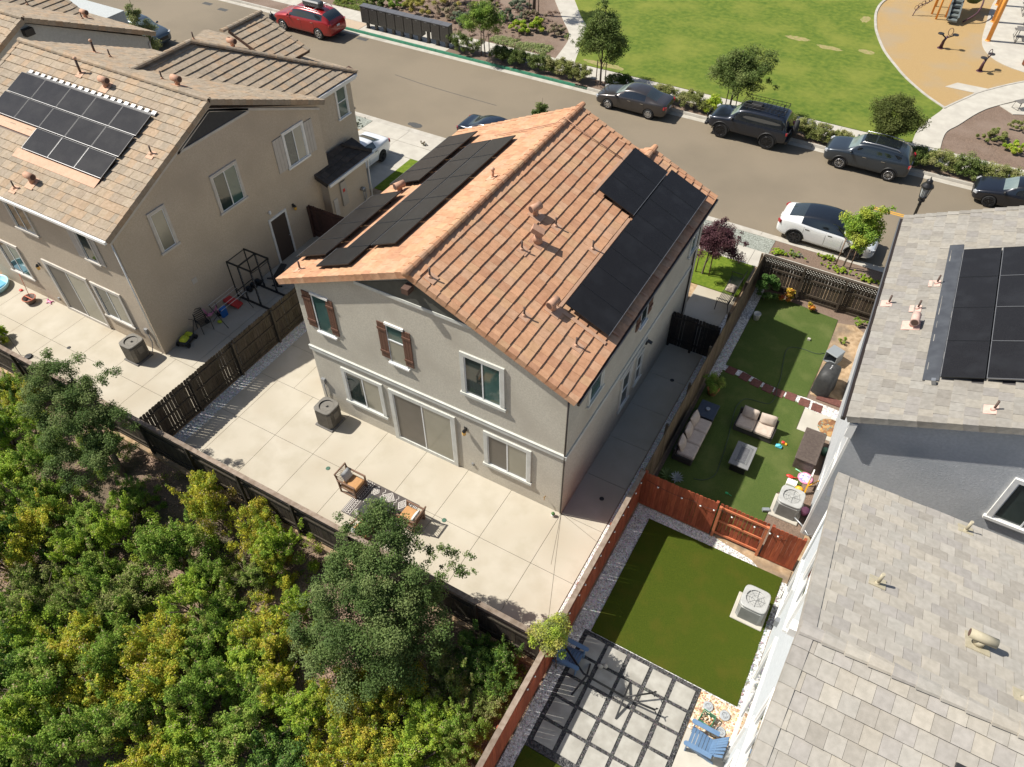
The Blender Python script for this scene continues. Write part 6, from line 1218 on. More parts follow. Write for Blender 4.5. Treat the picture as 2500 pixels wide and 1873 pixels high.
# ---- park equipment
m_or = mat('orange_steel', (.75, .30, .05), (.8, .34, .07), 3, .5); m_pg2 = mat('play_grey', (.11, .13, .13), (.15, .17, .165), 6, .6); m_pl = mat('play_maroon', (.07, .025, .035), rough=.5); m_bn = mat('bench_slat', (.16, .145, .13), (.2, .185, .165), 8, .6)
for i, (x, y, l) in enumerate(((8.19, 49.58, 'orange shade post nearest the picnic bench'), (8.13, 53.32, 'orange shade post in the middle of the pad edge'), (8.05, 56.89, 'orange shade post at the top edge of the photo'))):
    b = MB(); b.tube([(0, 0, 0), (0, 0, 5.2)], .15, 14, 0); b.lathe((0, 0, 0), [(.2, 0), (.2, .03), (.16, .06)], 14, 0); o = tag(b.build('shade_post', m_or), l, 'shade post', 'orange posts of the park shade shelter'); o.location = (x, y, .03)
o = thing('play_structure', 'playground climber with orange posts and a grey stepped ladder', 'play structure', (5.2, 53.2, 0))
for k, (x, y) in enumerate(((-.79, -1.33), (-1.21, -.45), (-.23, -.6), (.5, .9), (-1.2, 1.2))): b = MB(); b.tube([(x, y, 0), (x, y, 3.2)], .07, 10, 0); b.build('post', m_or, o)
b = MB()
for k in range(8): t = k/7; b.obox((.3-.25*t, -1.7+2.1*t, .3+1.6*t), (.62, .5, .12), rx=.1)
b.build('step', m_pg2, o); b = MB(); b.beam((-.05, -1.75, .35), (-.35, .4, 2.1), .08, .5); b.beam((.62, -1.75, .35), (.35, .4, 2.1), .08, .5); b.build('ladder_side', m_pg2, o)
b = MB(); b.tube(cat_rom([(1.0, -1.2, .1), (1.7, -.6, .7), (1.7, .6, 1.4), (.9, 1.4, 2.0)], 6), .06, 8, 0); b.tube(cat_rom([(-2.4, -1.5, 0), (-2.2, -1.2, .6), (-1.5, -.9, 1.1), (-1.0, -.3, 2.2), (-.8, .4, 3.0)], 6), .035, 6, 0); b.build('climbing_rail', m_pl, o)
b = MB(); b.ball((1.1, 1.6, 1.4), (.8, .8, .9)); b.build('tunnel', mat('play_olive', (.12, .16, .05), rough=.6), o); b = MB()
for k in range(9): b.tube([(-2.3+.17*k+.14*math.cos(a), -1.4+.12*k, .55+.15*k+.17*math.sin(a)) for a in np.linspace(0, 6.28, 12)], .018, 5, 0)
b.build('ring_rung', m_pl, o); b = MB(); b.box(-1.25, .55, -.6, 1.2, 2.1, 2.2); b.build('deck', m_pg2, o)
for i, (x, y, l, rz) in enumerate(((5.48, 46.74, 'maroon spring spinner with two seats and a hoop, nearer the climber', 0), (8.29, 44.23, 'maroon spring spinner with a hoop, nearer the path', .9))):
    o = thing('spring_rider', l, 'spring rider', (x, y, 0), rz, 'maroon spinner seats in the wood chips'); b = MB(); b.tube([(0, 0, 0), (.04, 0, .5), (.16, 0, .85)], [.13, .09, .07], 8, 0); b.lathe((0, 0, 0), [(.22, 0), (.2, .04)], 12, 0); b.build('stem', m_pl, o)
    for s in (1, -1): b = MB(); b.tube([(.1, 0, .7), (.16+s*.4, s*.1, .95)], .045, 6, 0); b.lathe((.16+s*.45, s*.12, .95), [(.2, 0), (.2, .05)], 14, 0); b.build('seat', m_dark, o)
    b = MB(); b.tube([(.25+.15*math.cos(a), 0, 1.15+.24*math.sin(a)) for a in np.linspace(0, 6.283, 20)], .022, 6, 0); b.build('hoop', m_pl, o)
def pbench(label, x, y, rz, L=1.9, table=False):
    o = thing('picnic_table' if table else 'park_bench', label, 'picnic table' if table else 'bench', (x, y, .03), rz)
    def top(b, y0, z, w):
        for k in range(4): b.box(-L/2, L/2, y0-w/2+k*w/4+.012, y0-w/2+(k+1)*w/4-.012, z-.03, z)
    b = MB(); top(b, 0, .46, .45) if not table else top(b, 0, .76, .8); b.build('table_top' if table else 'seat', m_bn, o)
    if table:
        for s in (1, -1): b = MB(); top(b, s*.72, .46, .32); b.build('seat', m_bn, o)
    for s in (1, -1):
        b = MB(); w = .2 if not table else .78; b.tube([(s*L*.42, -w, .44), (s*L*.46, -w-.04, 0), (s*L*.46, w+.04, 0), (s*L*.42, w, .44)], .03, 6, 0)
        if table: b.tube([(s*L*.42, -.3, .72), (s*L*.44, -.4, .02)], .03, 6, 0); b.tube([(s*L*.42, .3, .72), (s*L*.44, .4, .02)], .03, 6, 0)
        b.build('leg', m_bn, o)
pbench('backless slatted park bench on the small concrete pad by the path', 11.4, 40.3, rad(48)); pbench('grey picnic table nearest the front of the shaded concrete pad', 10.75, 50.9, rad(8), 2.2, True); pbench('grey picnic table in the middle of the concrete pad', 11.2, 53.4, rad(8), 2.2, True); pbench('grey picnic table at the far right top corner', 10.8, 56.3, rad(8), 2.2, True)
o = thing('litter_bin', 'brown slatted litter bin cut by the right edge', 'litter bin', (10.9, 46.6, .03)); b = MB()
for k in range(20): a = 2*math.pi*k/20; b.box(.28*math.cos(a)-.035, .28*math.cos(a)+.035, .28*math.sin(a)-.035, .28*math.sin(a)+.035, .05, .85)
b.build('slats', mat('bin_wood', (.22, .08, .04), (.3, .12, .06), 6, .6), o); b = MB(); b.lathe((0, 0, .85), [(.33, 0), (.33, .05), (.2, .1)], 20, 0); b.build('lid', m_dark, o)
# ---------------------------------------------------------------- vegetation
m_leaf = mat('foliage', (1, 1, 1), rough=.55, attr=True, trans=.4, spec=.12)
m_bark = mat('bark', (.10, .075, .055), (.17, .13, .10), 14, .95, .6, 40, stretch=(1, 1, .3))
m_stake = mat('tree_stake', (.16, .10, .06), (.22, .15, .10), 10, .9)
PG = dict(yellow=[(.50, .48, .05), (.58, .52, .06), (.40, .44, .045), (.33, .39, .04), (.55, .40, .08)],
          lime=[(.30, .42, .045), (.37, .47, .05), (.24, .36, .035), (.43, .46, .07)],
          green=[(.18, .30, .05), (.24, .36, .055), (.14, .25, .04), (.31, .39, .08), (.33, .33, .09)],
          dark=[(.08, .16, .035), (.10, .19, .045), (.06, .13, .03), (.14, .22, .06)],
          oak=[(.105, .165, .045), (.14, .20, .06), (.075, .125, .035), (.20, .25, .09)],
          olive=[(.23, .26, .075), (.28, .30, .10), (.18, .21, .06), (.33, .31, .14)],
          grey=[(.19, .23, .15), (.25, .28, .19), (.14, .17, .11)], park=[(.11, .155, .04), (.15, .195, .055), (.08, .12, .03), (.20, .235, .08)],
          plum=[(.085, .035, .045), (.12, .055, .065), (.055, .024, .028), (.16, .08, .08)], croton=[(.6, .24, .04), (.6, .42, .06), (.25, .3, .04), (.5, .08, .05)],
          thin=[(.22, .25, .10), (.28, .30, .13), (.16, .20, .07)], lilac=[(.24, .22, .26), (.16, .21, .12), (.2, .27, .1)], gold=[(.34, .31, .07), (.27, .28, .06), (.40, .35, .1)], tan=[(.36, .30, .2), (.27, .21, .15), (.2, .2, .1)])
def foliage(name, blobs, n, size, pal, parent, seed=1, up=.45, shell=.55, loc=None, accent=None, mesh=None, tint=.35):
    """n leaf-sized folded faces spread over the shells of many small leaf clumps"""
    if mesh is None:
        g = np.random.default_rng(seed); B = np.array([b[:3] for b in blobs], float); Rr = np.array([b[3] if len(b) > 3 else .3 for b in blobs], float); fl = np.array([b[4] if len(b) > 4 else 1 for b in blobs], float)
        p = Rr**2; p /= p.sum(); k = g.choice(len(blobs), n, p=p)
        e = g.normal(size=(n, 3)); q = np.linalg.norm(e, axis=1)[:, None]; d = e/q; q = np.minimum(q, 2.3)
        C = B[k]+d*q*Rr[k][:, None]*.52*np.stack([np.ones(n), np.ones(n), fl[k]], 1)
        nr = d*.35*(q > 1)+np.array([-.25, 0, up+.3])+g.normal(size=(n, 3))*.5; nr /= np.linalg.norm(nr, axis=1)[:, None]
        a = np.cross(nr, g.normal(size=(n, 3))); a /= np.linalg.norm(a, axis=1)[:, None]; b = np.cross(nr, a)
        s = size*g.uniform(.6, 1.25, n)[:, None]; f = nr*s*.16
        V = np.stack([C-a*s*.62, C+b*s*.36+f, C+a*s*.62, C-b*s*.36+f], 1).reshape(-1, 3)
        P = np.array(pal); cl = P[g.integers(0, len(P), len(blobs))]; own = P[g.integers(0, len(P), n)]
        col = (cl[k]*(1-tint)+own*tint)*g.uniform(.75, 1.5, n)[:, None]
        if accent is not None: A = np.array(accent[0]); w = g.random(n) < accent[1]; kk = (g.random(len(blobs)) < .25)[k] & (d[:, 2] > .3); w = w & kk; col[w] = A[g.integers(0, len(A), w.sum())]
        me = bpy.data.meshes.new(name); me.vertices.add(4*n); me.vertices.foreach_set('co', V.ravel().astype(np.float32))
        me.loops.add(6*n); me.polygons.add(2*n); i = np.arange(n)*4
        me.loops.foreach_set('vertex_index', np.stack([i, i+1, i+2, i, i+2, i+3], 1).ravel().astype(np.int32))
        me.polygons.foreach_set('loop_start', np.arange(0, 6*n, 3, dtype=np.int32)); me.update(calc_edges=True)
        ca = me.color_attributes.new('Col', 'FLOAT_COLOR', 'POINT'); ca.data.foreach_set('color', np.concatenate([np.repeat(np.clip(col, 0, 1), 4, 0), np.ones((4*n, 1))], 1).ravel().astype(np.float32))
        me.materials.append(m_leaf); mesh = me
    o = bpy.data.objects.new(name, mesh); COL.objects.link(o)
    if parent is not None: o.parent = parent
    return o
def crown_blobs(c, r, n, seed, br=(.22, .4), low=-.5, hollow=.45, taper=0):
    g = random.Random(seed); out = []
    while len(out) < n:
        v = Vector((g.gauss(0, 1), g.gauss(0, 1), g.gauss(0, 1))).normalized(); q = g.uniform(hollow, 1)
        if v.z < low: continue
        ex = 1+.22*math.sin(3*math.atan2(v.y, v.x)+seed)+.15*math.sin(5*v.z+seed); tp = 1-taper*max(0, v.z)
        out.append((c[0]+v.x*r[0]*q*ex*tp, c[1]+v.y*r[1]*q*ex*tp, c[2]+v.z*r[2]*q, g.uniform(*br)*min(r), g.uniform(.65, .95)))
    return out
# --- shrubs on the rear slope: a few shapes, copied
shapes = {}
def bush_mesh(kind, v):
    if (kind, v) not in shapes:
        g = random.Random(hash(kind) % 7+v*13+1); s = sum(map(ord, kind))+v
        B = []
        for k in range(g.randint(5, 7)):
            a = g.uniform(0, 6.28); d_ = g.uniform(.1, .62); q = g.uniform(.38, .6); hz = g.uniform(.35, .85)
            B += crown_blobs((d_*math.cos(a), d_*math.sin(a), hz), (q, q, q*.8), 26, s*7+k, (.16, .36), low=-.4, hollow=.25)
        for k in range(16): a = g.uniform(0, 6.28); d_ = g.uniform(.7, 1.15); B.append((math.cos(a)*d_, math.sin(a)*d_, g.uniform(.1, .6), g.uniform(.09, .18), .8))
        for k in range(8):      # upright shoots
            a = g.uniform(0, 6.28); d_ = g.uniform(.1, .8); h0 = g.uniform(.8, 1.2)
            for t in range(4): B.append((math.cos(a)*(d_+.03*t), math.sin(a)*(d_+.03*t), h0+.07*t, .075-.012*t, 1))
        acc = ([(.50, .36, .22), (.55, .44, .28), (.46, .40, .22)], .22)
        o = foliage('foliage', B, 19000, .043, PG[kind]+PG['green'][:2], None, seed=s, accent=acc, up=.55, tint=.5, shell=.25); shapes[(kind, v)] = o.data; bpy.data.objects.remove(o)
        b = MB()
        for k in range(7): a = g.uniform(0, 6.28); b.tube([(0, 0, -.1), (math.cos(a)*.25, math.sin(a)*.25, .4), (math.cos(a)*.6, math.sin(a)*.6, .8)], [.03, .02, .01], 5, 0)
        o = b.build('stem', m_bark); shapes[('stem', kind, v)] = o.data; bpy.data.objects.remove(o)
    return shapes[(kind, v)], shapes[('stem', kind, v)]
BUSH = [[(-21.59, -5.97, 0.98, 'green'), (-21.17, -5.96, 0.97, 'yellow'), (-15.70, -6.09, 0.77, 'green'), (-10.61, -6.00, 1.03, 'yellow'), (-8.55, -5.91, 0.90, 'yellow'), (-7.14, -5.96, 0.96, 'lime'), (1.00, -5.84, 0.79, 'dark'), (0.14, -5.84, 0.79, 'dark'), ],
[(-19.81, -7.43, 1.12, 'dark'), (-19.11, -6.82, 1.11, 'lime'), (-17.08, -7.39, 1.05, 'green'), (-13.25, -7.10, 0.94, 'green'), (-7.11, -6.77, 0.86, 'yellow'), (-7.68, -7.26, 0.80, 'olive'), (1.11, -6.14, 0.78, 'dark'), ],
[(-17.90, -8.38, 1.25, 'lime'), (-15.85, -8.59, 1.12, 'green'), (-13.85, -8.65, 1.04, 'green'), (-12.28, -8.21, 1.04, 'lime'), (-10.15, -7.93, 1.18, 'green'), (-8.78, -7.94, 0.74, 'green'), (-5.52, -7.50, 0.83, 'lime'), (0.06, -6.25, 0.78, 'dark'), ],
[(-16.87, -9.65, 1.21, 'green'), (-14.85, -9.88, 1.26, 'yellow'), (-13.36, -9.65, 1.06, 'lime'), (-11.99, -9.57, 1.03, 'green'), (-10.60, -9.54, 1.06, 'olive'), (-8.57, -8.89, 1.11, 'lime'), (-7.38, -8.67, 1.00, 'green'), (-5.81, -8.49, 1.00, 'yellow'), (-0.26, -7.04, 0.91, 'olive'), (0.92, -7.13, 0.77, 'olive'), ],
[(-15.34, -10.81, 1.27, 'dark'), (-13.31, -11.01, 1.05, 'olive'), (-11.96, -10.46, 0.96, 'olive'), (-10.53, -10.38, 1.05, 'green'), (-8.55, -10.30, 1.10, 'yellow'), (-7.42, -9.85, 0.99, 'green'), (-5.99, -9.55, 1.05, 'lime'), (-4.59, -9.25, 0.94, 'yellow'), (-1.34, -7.63, 0.86, 'yellow'), (0.96, -7.96, 0.84, 'green'), ],
[(-13.66, -12.07, 1.22, 'green'), (-11.97, -12.16, 1.23, 'lime'), (-10.74, -11.49, 1.05, 'yellow'), (-9.30, -11.20, 1.02, 'green'), (-7.57, -11.33, 1.13, 'yellow'), (-6.40, -10.70, 1.11, 'green'), (-4.76, -10.39, 1.02, 'green'), (-3.46, -9.96, 1.00, 'lime'), (-2.65, -8.94, 1.00, 'yellow'), (-1.34, -8.80, 0.98, 'yellow'), (-0.28, -8.22, 0.90, 'lime'), ],
[(-11.96, -13.28, 1.29, 'dark'), (-10.48, -12.93, 1.25, 'green'), (-8.92, -12.52, 1.21, 'yellow'), (-10.10, -14.05, 1.24, 'lime'), (-8.60, -13.64, 1.20, 'green'), (-7.47, -12.60, 1.12, 'green'), (-5.98, -12.06, 1.15, 'lime'), (-4.52, -11.53, 1.12, 'green'), (-3.16, -10.92, 1.10, 'dark'), (-2.09, -10.19, 1.03, 'yellow'), (-0.92, -9.81, 0.97, 'yellow'), (0.18, -9.14, 0.89, 'lime'), (1.17, -8.66, 0.70, 'green'), (-9.52, -14.97, 1.23, 'green'), (-5.96, -13.13, 1.09, 'yellow'), ],
]
KN = dict(yellow='yellow-tinged', lime='bright lime-green', green='mid-green', dark='deep green', olive='dull olive')
ORD = ['first', 'second', 'third', 'fourth', 'fifth', 'sixth', 'seventh', 'eighth', 'ninth', 'tenth', 'eleventh', 'twelfth', 'thirteenth', 'fourteenth', 'fifteenth', 'sixteenth']
ROWN = ['row nearest the back fence', 'second row from the top', 'third row from the top', 'middle row of the slope', 'third row from the bottom edge', 'second row from the bottom edge', 'row cut by the bottom edge']
for ri, row in enumerate(BUSH):
    row.sort(key=lambda q: q[0])
    for bi, (x, y, r, kind) in enumerate(row):
        v = R_.randrange(3); fm, sm = bush_mesh(kind, v); rr = r*1.02
        o = thing('shrub', '%s shrub, %s from left in the %s' % (KN[kind], ORD[bi], ROWN[ri]), 'shrub', (x, y, slope_z(x, y)-.05), R_.uniform(0, 6.28), 'leafy shrubs on the rear slope')
        o.scale = (rr*R_.uniform(.92, 1.08), rr*R_.uniform(.92, 1.08), rr*R_.uniform(1.15, 1.75))
        foliage('foliage', None, 0, 0, None, o, mesh=fm); s = bpy.data.objects.new('stem', sm); COL.objects.link(s); s.parent = o
# low weeds between the shrubs: uncountable
def scatter_cover(name, region, n, size, pal, z=lambda x, y: 0, seed=1, h=.1, clump=.16, nb=None, kind='stuff'):
    g = random.Random(seed); B = []
    for k in range(nb or n//60):
        x, y = region(g)
        if x is None: continue
        B.append((x, y, z(x, y)+h*.3, clump*g.uniform(.6, 1.3), .5))
    return tag(foliage(name, B, n, size, pal, None, seed=seed, up=.7, shell=.1), kind=kind)
def slope_region(g):
    y = -5.3-g.random()**1.3*9; x = g.uniform(-26, 1.9); return x, y
scatter_cover('slope_weeds', slope_region, 30000, .05, PG['green']+PG['olive']+PG['lime'], slope_z, 5, .12, .2, 420)
scatter_cover('dry_litter', slope_region, 26000, .06, [(.30, .20, .13), (.40, .30, .22), (.20, .12, .08), (.33, .26, .2)], lambda x, y: slope_z(x, y)-.02, 6, .03, .35, 700)
# --- trees
def tree(name, label, cat, base, top, crown, nb, n, size, pal, tr=.05, seed=1, stakes=0, br=(.2, .36), limbs=7, low=-.6, hollow=.35, taper=0, extra=(), group=None):
    o = thing(name, label, cat, base, 0, group); bz = Vector(base); b = MB(); g = random.Random(seed); T = Vector(top)-bz; cc, rr = Vector(crown[0])-bz, crown[1]
    path = cat_rom([(0, 0, -.1), tuple(T*.25+Vector((g.uniform(-.05, .05), g.uniform(-.05, .05), 0))), tuple(T*.6), tuple(T)], 4); m_ = len(path)
    b.tube(path, [tr*(1-.8*i/(m_-1)) for i in range(m_)], 8, 0); b.build('trunk', m_bark, o)
    b = MB()
    for k in range(limbs):
        t = g.uniform(.3, .85); p = path[int(t*(m_-1))]; a = 6.28*k/limbs+g.uniform(-.3, .3); q = cc+Vector((math.cos(a)*rr[0]*.8, math.sin(a)*rr[1]*.8, rr[2]*g.uniform(-.3, .6))); mid = p.lerp(q, .5)+Vector((0, 0, .1))
        b.tube([p, mid, q], [tr*.45*(1-t*.5), tr*.25, tr*.1], 5, 0)
    b.build('limbs', m_bark, o)
    B = crown_blobs(cc, rr, nb, seed, br, low, hollow, taper)
    for (x, y, z, r, k) in extra:
        g2 = random.Random(int(abs(x*97+y*31)*10)+seed)
        for _ in range(k): B.append((x-bz.x+g2.gauss(0, r*.55), y-bz.y+g2.gauss(0, r*.55), z-bz.z+g2.gauss(0, r*.4), r*g2.uniform(.28, .5), .8))
    foliage('crown', B, n, size, pal, o, seed=seed)
    if stakes:
        for s in (-1, 1)[:stakes]:
            b = MB(); b.tube([(s*.32, 0, 0), (s*.30, 0, stakes and 1.55)], .03, 6, 0); b.tube([(s*.30, 0, 1.4), (0, .0, 1.35)], .012, 4, 0); b.build('stake', m_stake, o)
    return o
tree('oak_tree', 'big dark green oak leaning over the back fence towards the rug', 'oak tree', (-1.75, -6.5, -.5), (-3.2, -5.7, 4.0), ((-2.35, -6.5, 2.0), (1.3, 1.1, 1.3)), 30, 100000, .052, PG['oak'], .13, 31, low=-.85, br=(.16, .3), limbs=10, extra=((-3.70, -5.49, 3.70, 0.45, 10), (-3.78, -5.94, 3.40, 0.50, 12), (-3.13, -5.22, 4.00, 0.45, 10), (-2.42, -5.38, 3.70, 0.45, 10), (-1.42, -4.79, 3.00, 0.30, 6), (-0.90, -4.52, 2.80, 0.25, 5), (-3.71, -6.76, 3.10, 0.50, 10), (-4.13, -8.25, 1.80, 0.50, 9), (-3.45, -5.01, 4.30, 0.45, 10), (-3.57, -5.78, 4.00, 0.50, 12), (-2.68, -5.36, 3.90, 0.50, 12), (-3.55, -6.48, 3.50, 0.60, 14), (-2.81, -6.13, 3.60, 0.60, 14), (-2.02, -5.70, 3.40, 0.55, 12), (-3.74, -7.29, 3.00, 0.55, 12), (-2.82, -6.98, 3.10, 0.70, 16), (-2.00, -6.59, 3.00, 0.70, 16), (-1.45, -6.02, 2.80, 0.50, 10), (-1.86, -4.94, 3.20, 0.28, 6), (-1.76, -5.71, 3.20, 0.35, 8), (-1.30, -5.20, 2.80, 0.30, 6), (-1.00, -4.81, 2.70, 0.28, 6), (-0.72, -4.58, 2.70, 0.20, 4), (-3.69, -7.94, 2.20, 0.60, 12), (-2.70, -7.71, 2.30, 0.80, 18), (-1.73, -7.30, 2.30, 0.80, 18), (-1.12, -6.42, 2.10, 0.65, 12), (-2.91, -8.37, 1.50, 0.70, 12), (-1.94, -8.17, 1.40, 0.70, 14), (-1.17, -7.47, 1.40, 0.70, 12), (-0.60, -6.65, 1.50, 0.50, 8), (-3.76, -8.48, 1.30, 0.40, 6)))
tree('oak_tree', 'dark green oak with a bare leaning trunk at the left fence corner', 'oak tree', (-14.9, -6.3, -.4), (-15.9, -5.7, 3.9), ((-15.75, -5.9, 2.9), (1.0, .8, .9)), 20, 60000, .052, PG['oak'], .12, 33, low=-.8, br=(.17, .3), limbs=9, extra=((-16.90, -5.93, 4.20, 0.40, 8), (-16.13, -5.72, 4.20, 0.50, 10), (-16.04, -6.32, 3.80, 0.60, 12), (-15.16, -6.04, 3.80, 0.60, 12), (-16.02, -6.96, 3.20, 0.50, 10), (-15.00, -6.80, 3.20, 0.70, 16), (-14.32, -6.20, 3.20, 0.60, 12), (-13.80, -6.03, 2.90, 0.45, 8), (-15.05, -7.49, 2.40, 0.60, 10), (-14.07, -7.13, 2.40, 0.70, 14), (-13.64, -6.49, 2.40, 0.50, 8), (-15.08, -5.23, 3.90, 0.40, 6), (-14.35, -7.69, 1.50, 0.50, 8), (-16.52, -6.59, 3.80, 0.40, 6)))
tree('slender_tree', 'small yellow-green tree rising above the red fence corner beside the blue chair', 'tree', (2.36, -4.95, 0), (2.15, -4.95, 2.7), ((2.12, -4.98, 2.1), (.55, .5, .66)), 56, 13000, .042, PG['lime']+PG['thin']+PG['gold'], .028, 35, br=(.22, .4))
tree('street_tree', 'staked green tree on the verge in front of the white electric car', 'street tree', (5.3, 18.75, 0), (5.45, 18.8, 3.5), ((5.5, 18.75, 2.15), (.82, .8, 1.15)), 90, 20000, .075, PG['lime']+PG['green'], .045, 37, stakes=2, taper=.55, low=-.75, extra=((5.75, 19.1, 3.2, .4, 8),))
tree('park_tree', 'staked tree by the clipped round shrub right of the mailboxes', 'street tree', (-21.27, 30.25, 0), (-21.4, 30.2, 3.5), ((-21.4, 30.1, 2.5), (1.25, 1.1, 1.05)), 80, 16000, .085, PG['park']+PG['green'], .05, 39, stakes=2)
tree('park_tree', 'tall pointed dark green park tree left of the dark sedan', 'street tree', (-12.66, 30.25, 0), (-12.7, 30.25, 5.2), ((-12.65, 30.25, 3.1), (1.4, 1.25, 1.75)), 120, 26000, .085, PG['park'], .07, 41, stakes=2, taper=.5, low=-.8, extra=((-12.9, 30.3, 5.0, .4, 9), (-14.2, 30.0, 2.6, .5, 8)))
tree('park_tree', 'broad ragged green park tree behind the raised black off-roader', 'street tree', (-4.15, 30.3, 0), (-4.1, 30.3, 4.0), ((-4.05, 30.3, 2.75), (1.75, 1.45, 1.2)), 110, 26000, .085, PG['park'], .07, 43, stakes=2, low=-.7, extra=((-2.6, 30.6, 3.6, .5, 6), (-2.4, 30.3, 2.4, .4, 5)))
tree('park_tree', 'round dense olive-green park tree behind the dark grey family SUV', 'street tree', (4.75, 30.45, 0), (4.8, 30.45, 3.0), ((4.8, 30.6, 2.1), (1.15, 1.1, 1.15)), 110, 24000, .07, [(.10, .12, .03), (.13, .15, .045), (.075, .10, .022), (.15, .17, .05)], .06, 45, stakes=2, low=-.8, hollow=.6)
tree('plum_tree', 'purple-leaved plum tree on the small lawn in front of the centre house', 'plum tree', (-.3, 15.05, .02), (-.05, 15.2, 2.7), ((.02, 15.3, 1.75), (1.0, .9, .75)), 100, 24000, .058, PG['plum'], .05, 47, stakes=2, extra=((1.0, 15.6, 2.1, .25, 5), (-.1, 15.9, 2.4, .25, 5)))
tree('slender_tree', 'thin pale tree in front of the blue-grey SUV at the top left', 'tree', (-38.9, 17.3, 0), (-39.3, 17.6, 4.7), ((-39.0, 17.4, 3.0), (.85, .85, 1.7)), 50, 7000, .085, PG['thin'], .045, 49, taper=.6, low=-.8)
tree('slender_tree', 'wispy grey-green tree top behind the taupe house roof by the street lamp', 'tree', (-29.0, 19.0, 0), (-29.2, 19.2, 4.6), ((-29.0, 19.2, 2.9), (.9, .7, 1.6)), 34, 4200, .085, PG['thin'], .04, 51, taper=.5, extra=((-27.6, 18.8, 2.6, .5, 5),))
tree('slender_tree', 'small green tree top showing above the orange roof ridge', 'tree', (-11.2, 19.0, 0), (-11.3, 19.6, 4.0), ((-11.3, 19.5, 3.0), (.65, .6, .9)), 26, 4500, .085, PG['park'], .04, 53, taper=.3)
o = thing('park_tree', 'bare trunk of a park tree cut by the top edge beside the path', 'tree', (-21.9, 38.3, 0), 0); b = MB(); b.tube([(0, 0, -.1), (.05, 0, 1.5), (0, .1, 5.0)], [.14, .11, .07], 8, 0); b.build('trunk', m_bark, o); foliage('crown', crown_blobs((0, 0, 5.2), (1.6, 1.6, 1.3), 50, 3, (.2, .3)), 8000, .09, PG['park'], o, seed=55)
for s in (-1, 1): b = MB(); b.tube([(s*.4, 0, 0), (s*.38, 0, 1.8)], .035, 6, 0); b.build('stake', m_stake, o)
# --- planted shrubs
def plant(name, label, x, y, r, n, size, pal, cat='shrub', z=0, seed=1, group=None, nb=None, spiky=False, parent=None, hollow=.5, accent=None):
    o = thing(name, label, cat, (x, y, z), 0, group) if parent is None else parent
    B = crown_blobs((0, 0, r[2]*.5+(0 if parent is None else z)), (r[0], r[1], r[2]*.6), nb or 30, seed, (.22, .36), -.4, hollow); foliage('foliage', B, n, size, PG[pal] if isinstance(pal, str) else pal, o, seed=seed, up=1.2 if spiky else .5, accent=accent)
    b = MB(); 
    for k in range(4): a = k*1.57; b.tube([(0, 0, -.03), (.25*r[0]*math.cos(a), .25*r[1]*math.sin(a), r[2]*.6)], .015, 5, 0)
    if parent is None: b.build('stem', m_bark, o)
    return o
HD = [(-22.9, 30.15, 1.2, .5, .95, 'park', 'clipped dark shrub at the right end of the mailbox row'), (-19.9, 30.2, 1.0, .5, .75, 'park', 'low hedge shrub right of the staked tree near the mailboxes'), (-18.6, 30.15, .9, .5, .9, 'park', 'rounded hedge shrub on the green curb, second right of the staked tree'), (-17.0, 30.15, .95, .5, .9, 'park', 'dense hedge shrub in the middle of the green curb stretch'), (-15.5, 30.15, .9, .5, .9, 'olive', 'olive hedge shrub left of the tall pointed tree'), (-14.2, 30.2, .85, .5, .85, 'olive', 'hedge shrub touching the foot of the tall pointed tree'), (-11.3, 30.2, .8, .5, .75, 'park', 'dark low shrub behind the sedan bonnet'), (-9.9, 30.2, .6, .45, .4, 'park', 'small flat shrub behind the sedan roof'), (-8.2, 30.2, 1.0, .5, .85, 'olive', 'rounded shrub behind the sedan boot'), (-6.3, 30.15, .95, .5, .85, 'olive', 'rounded shrub between the sedan and the off-roader'), (-5.2, 30.3, .5, .45, .75, 'lime', 'small bright shrub left of the off-roader bonnet'), (-.1, 30.15, .9, .5, .8, 'olive', 'shrub right behind the off-roader spare wheel'), (1.3, 30.2, 1.0, .5, .75, 'olive', 'wide low shrub between the off-roader and the grey SUV'), (2.5, 30.25, .7, .45, .6, 'olive', 'low shrub behind the grey SUV bonnet'), (6.7, 30.2, .75, .5, .75, 'park', 'shaded shrub right behind the grey SUV tail'), (7.9, 30.2, .9, .55, .85, 'olive', 'broad hedge shrub at the end of the curved path'), (9.2, 30.15, .95, .55, .9, 'park', 'broad hedge shrub above the black compact car bonnet'), (10.6, 30.15, .95, .55, .85, 'olive', 'hedge shrub above the black compact car windscreen'), (12.1, 30.15, .95, .55, .85, 'olive', 'hedge shrub at the right edge above the black compact car')]
for i, (x, y, rx, ry_, h, p_, l) in enumerate(HD): plant('hedge_shrub', l, x, y, (rx*1.12, ry_*1.15, h*1.15), 8500, .062, p_, seed=100+i, group='shrubs planted along the far kerb', nb=60)
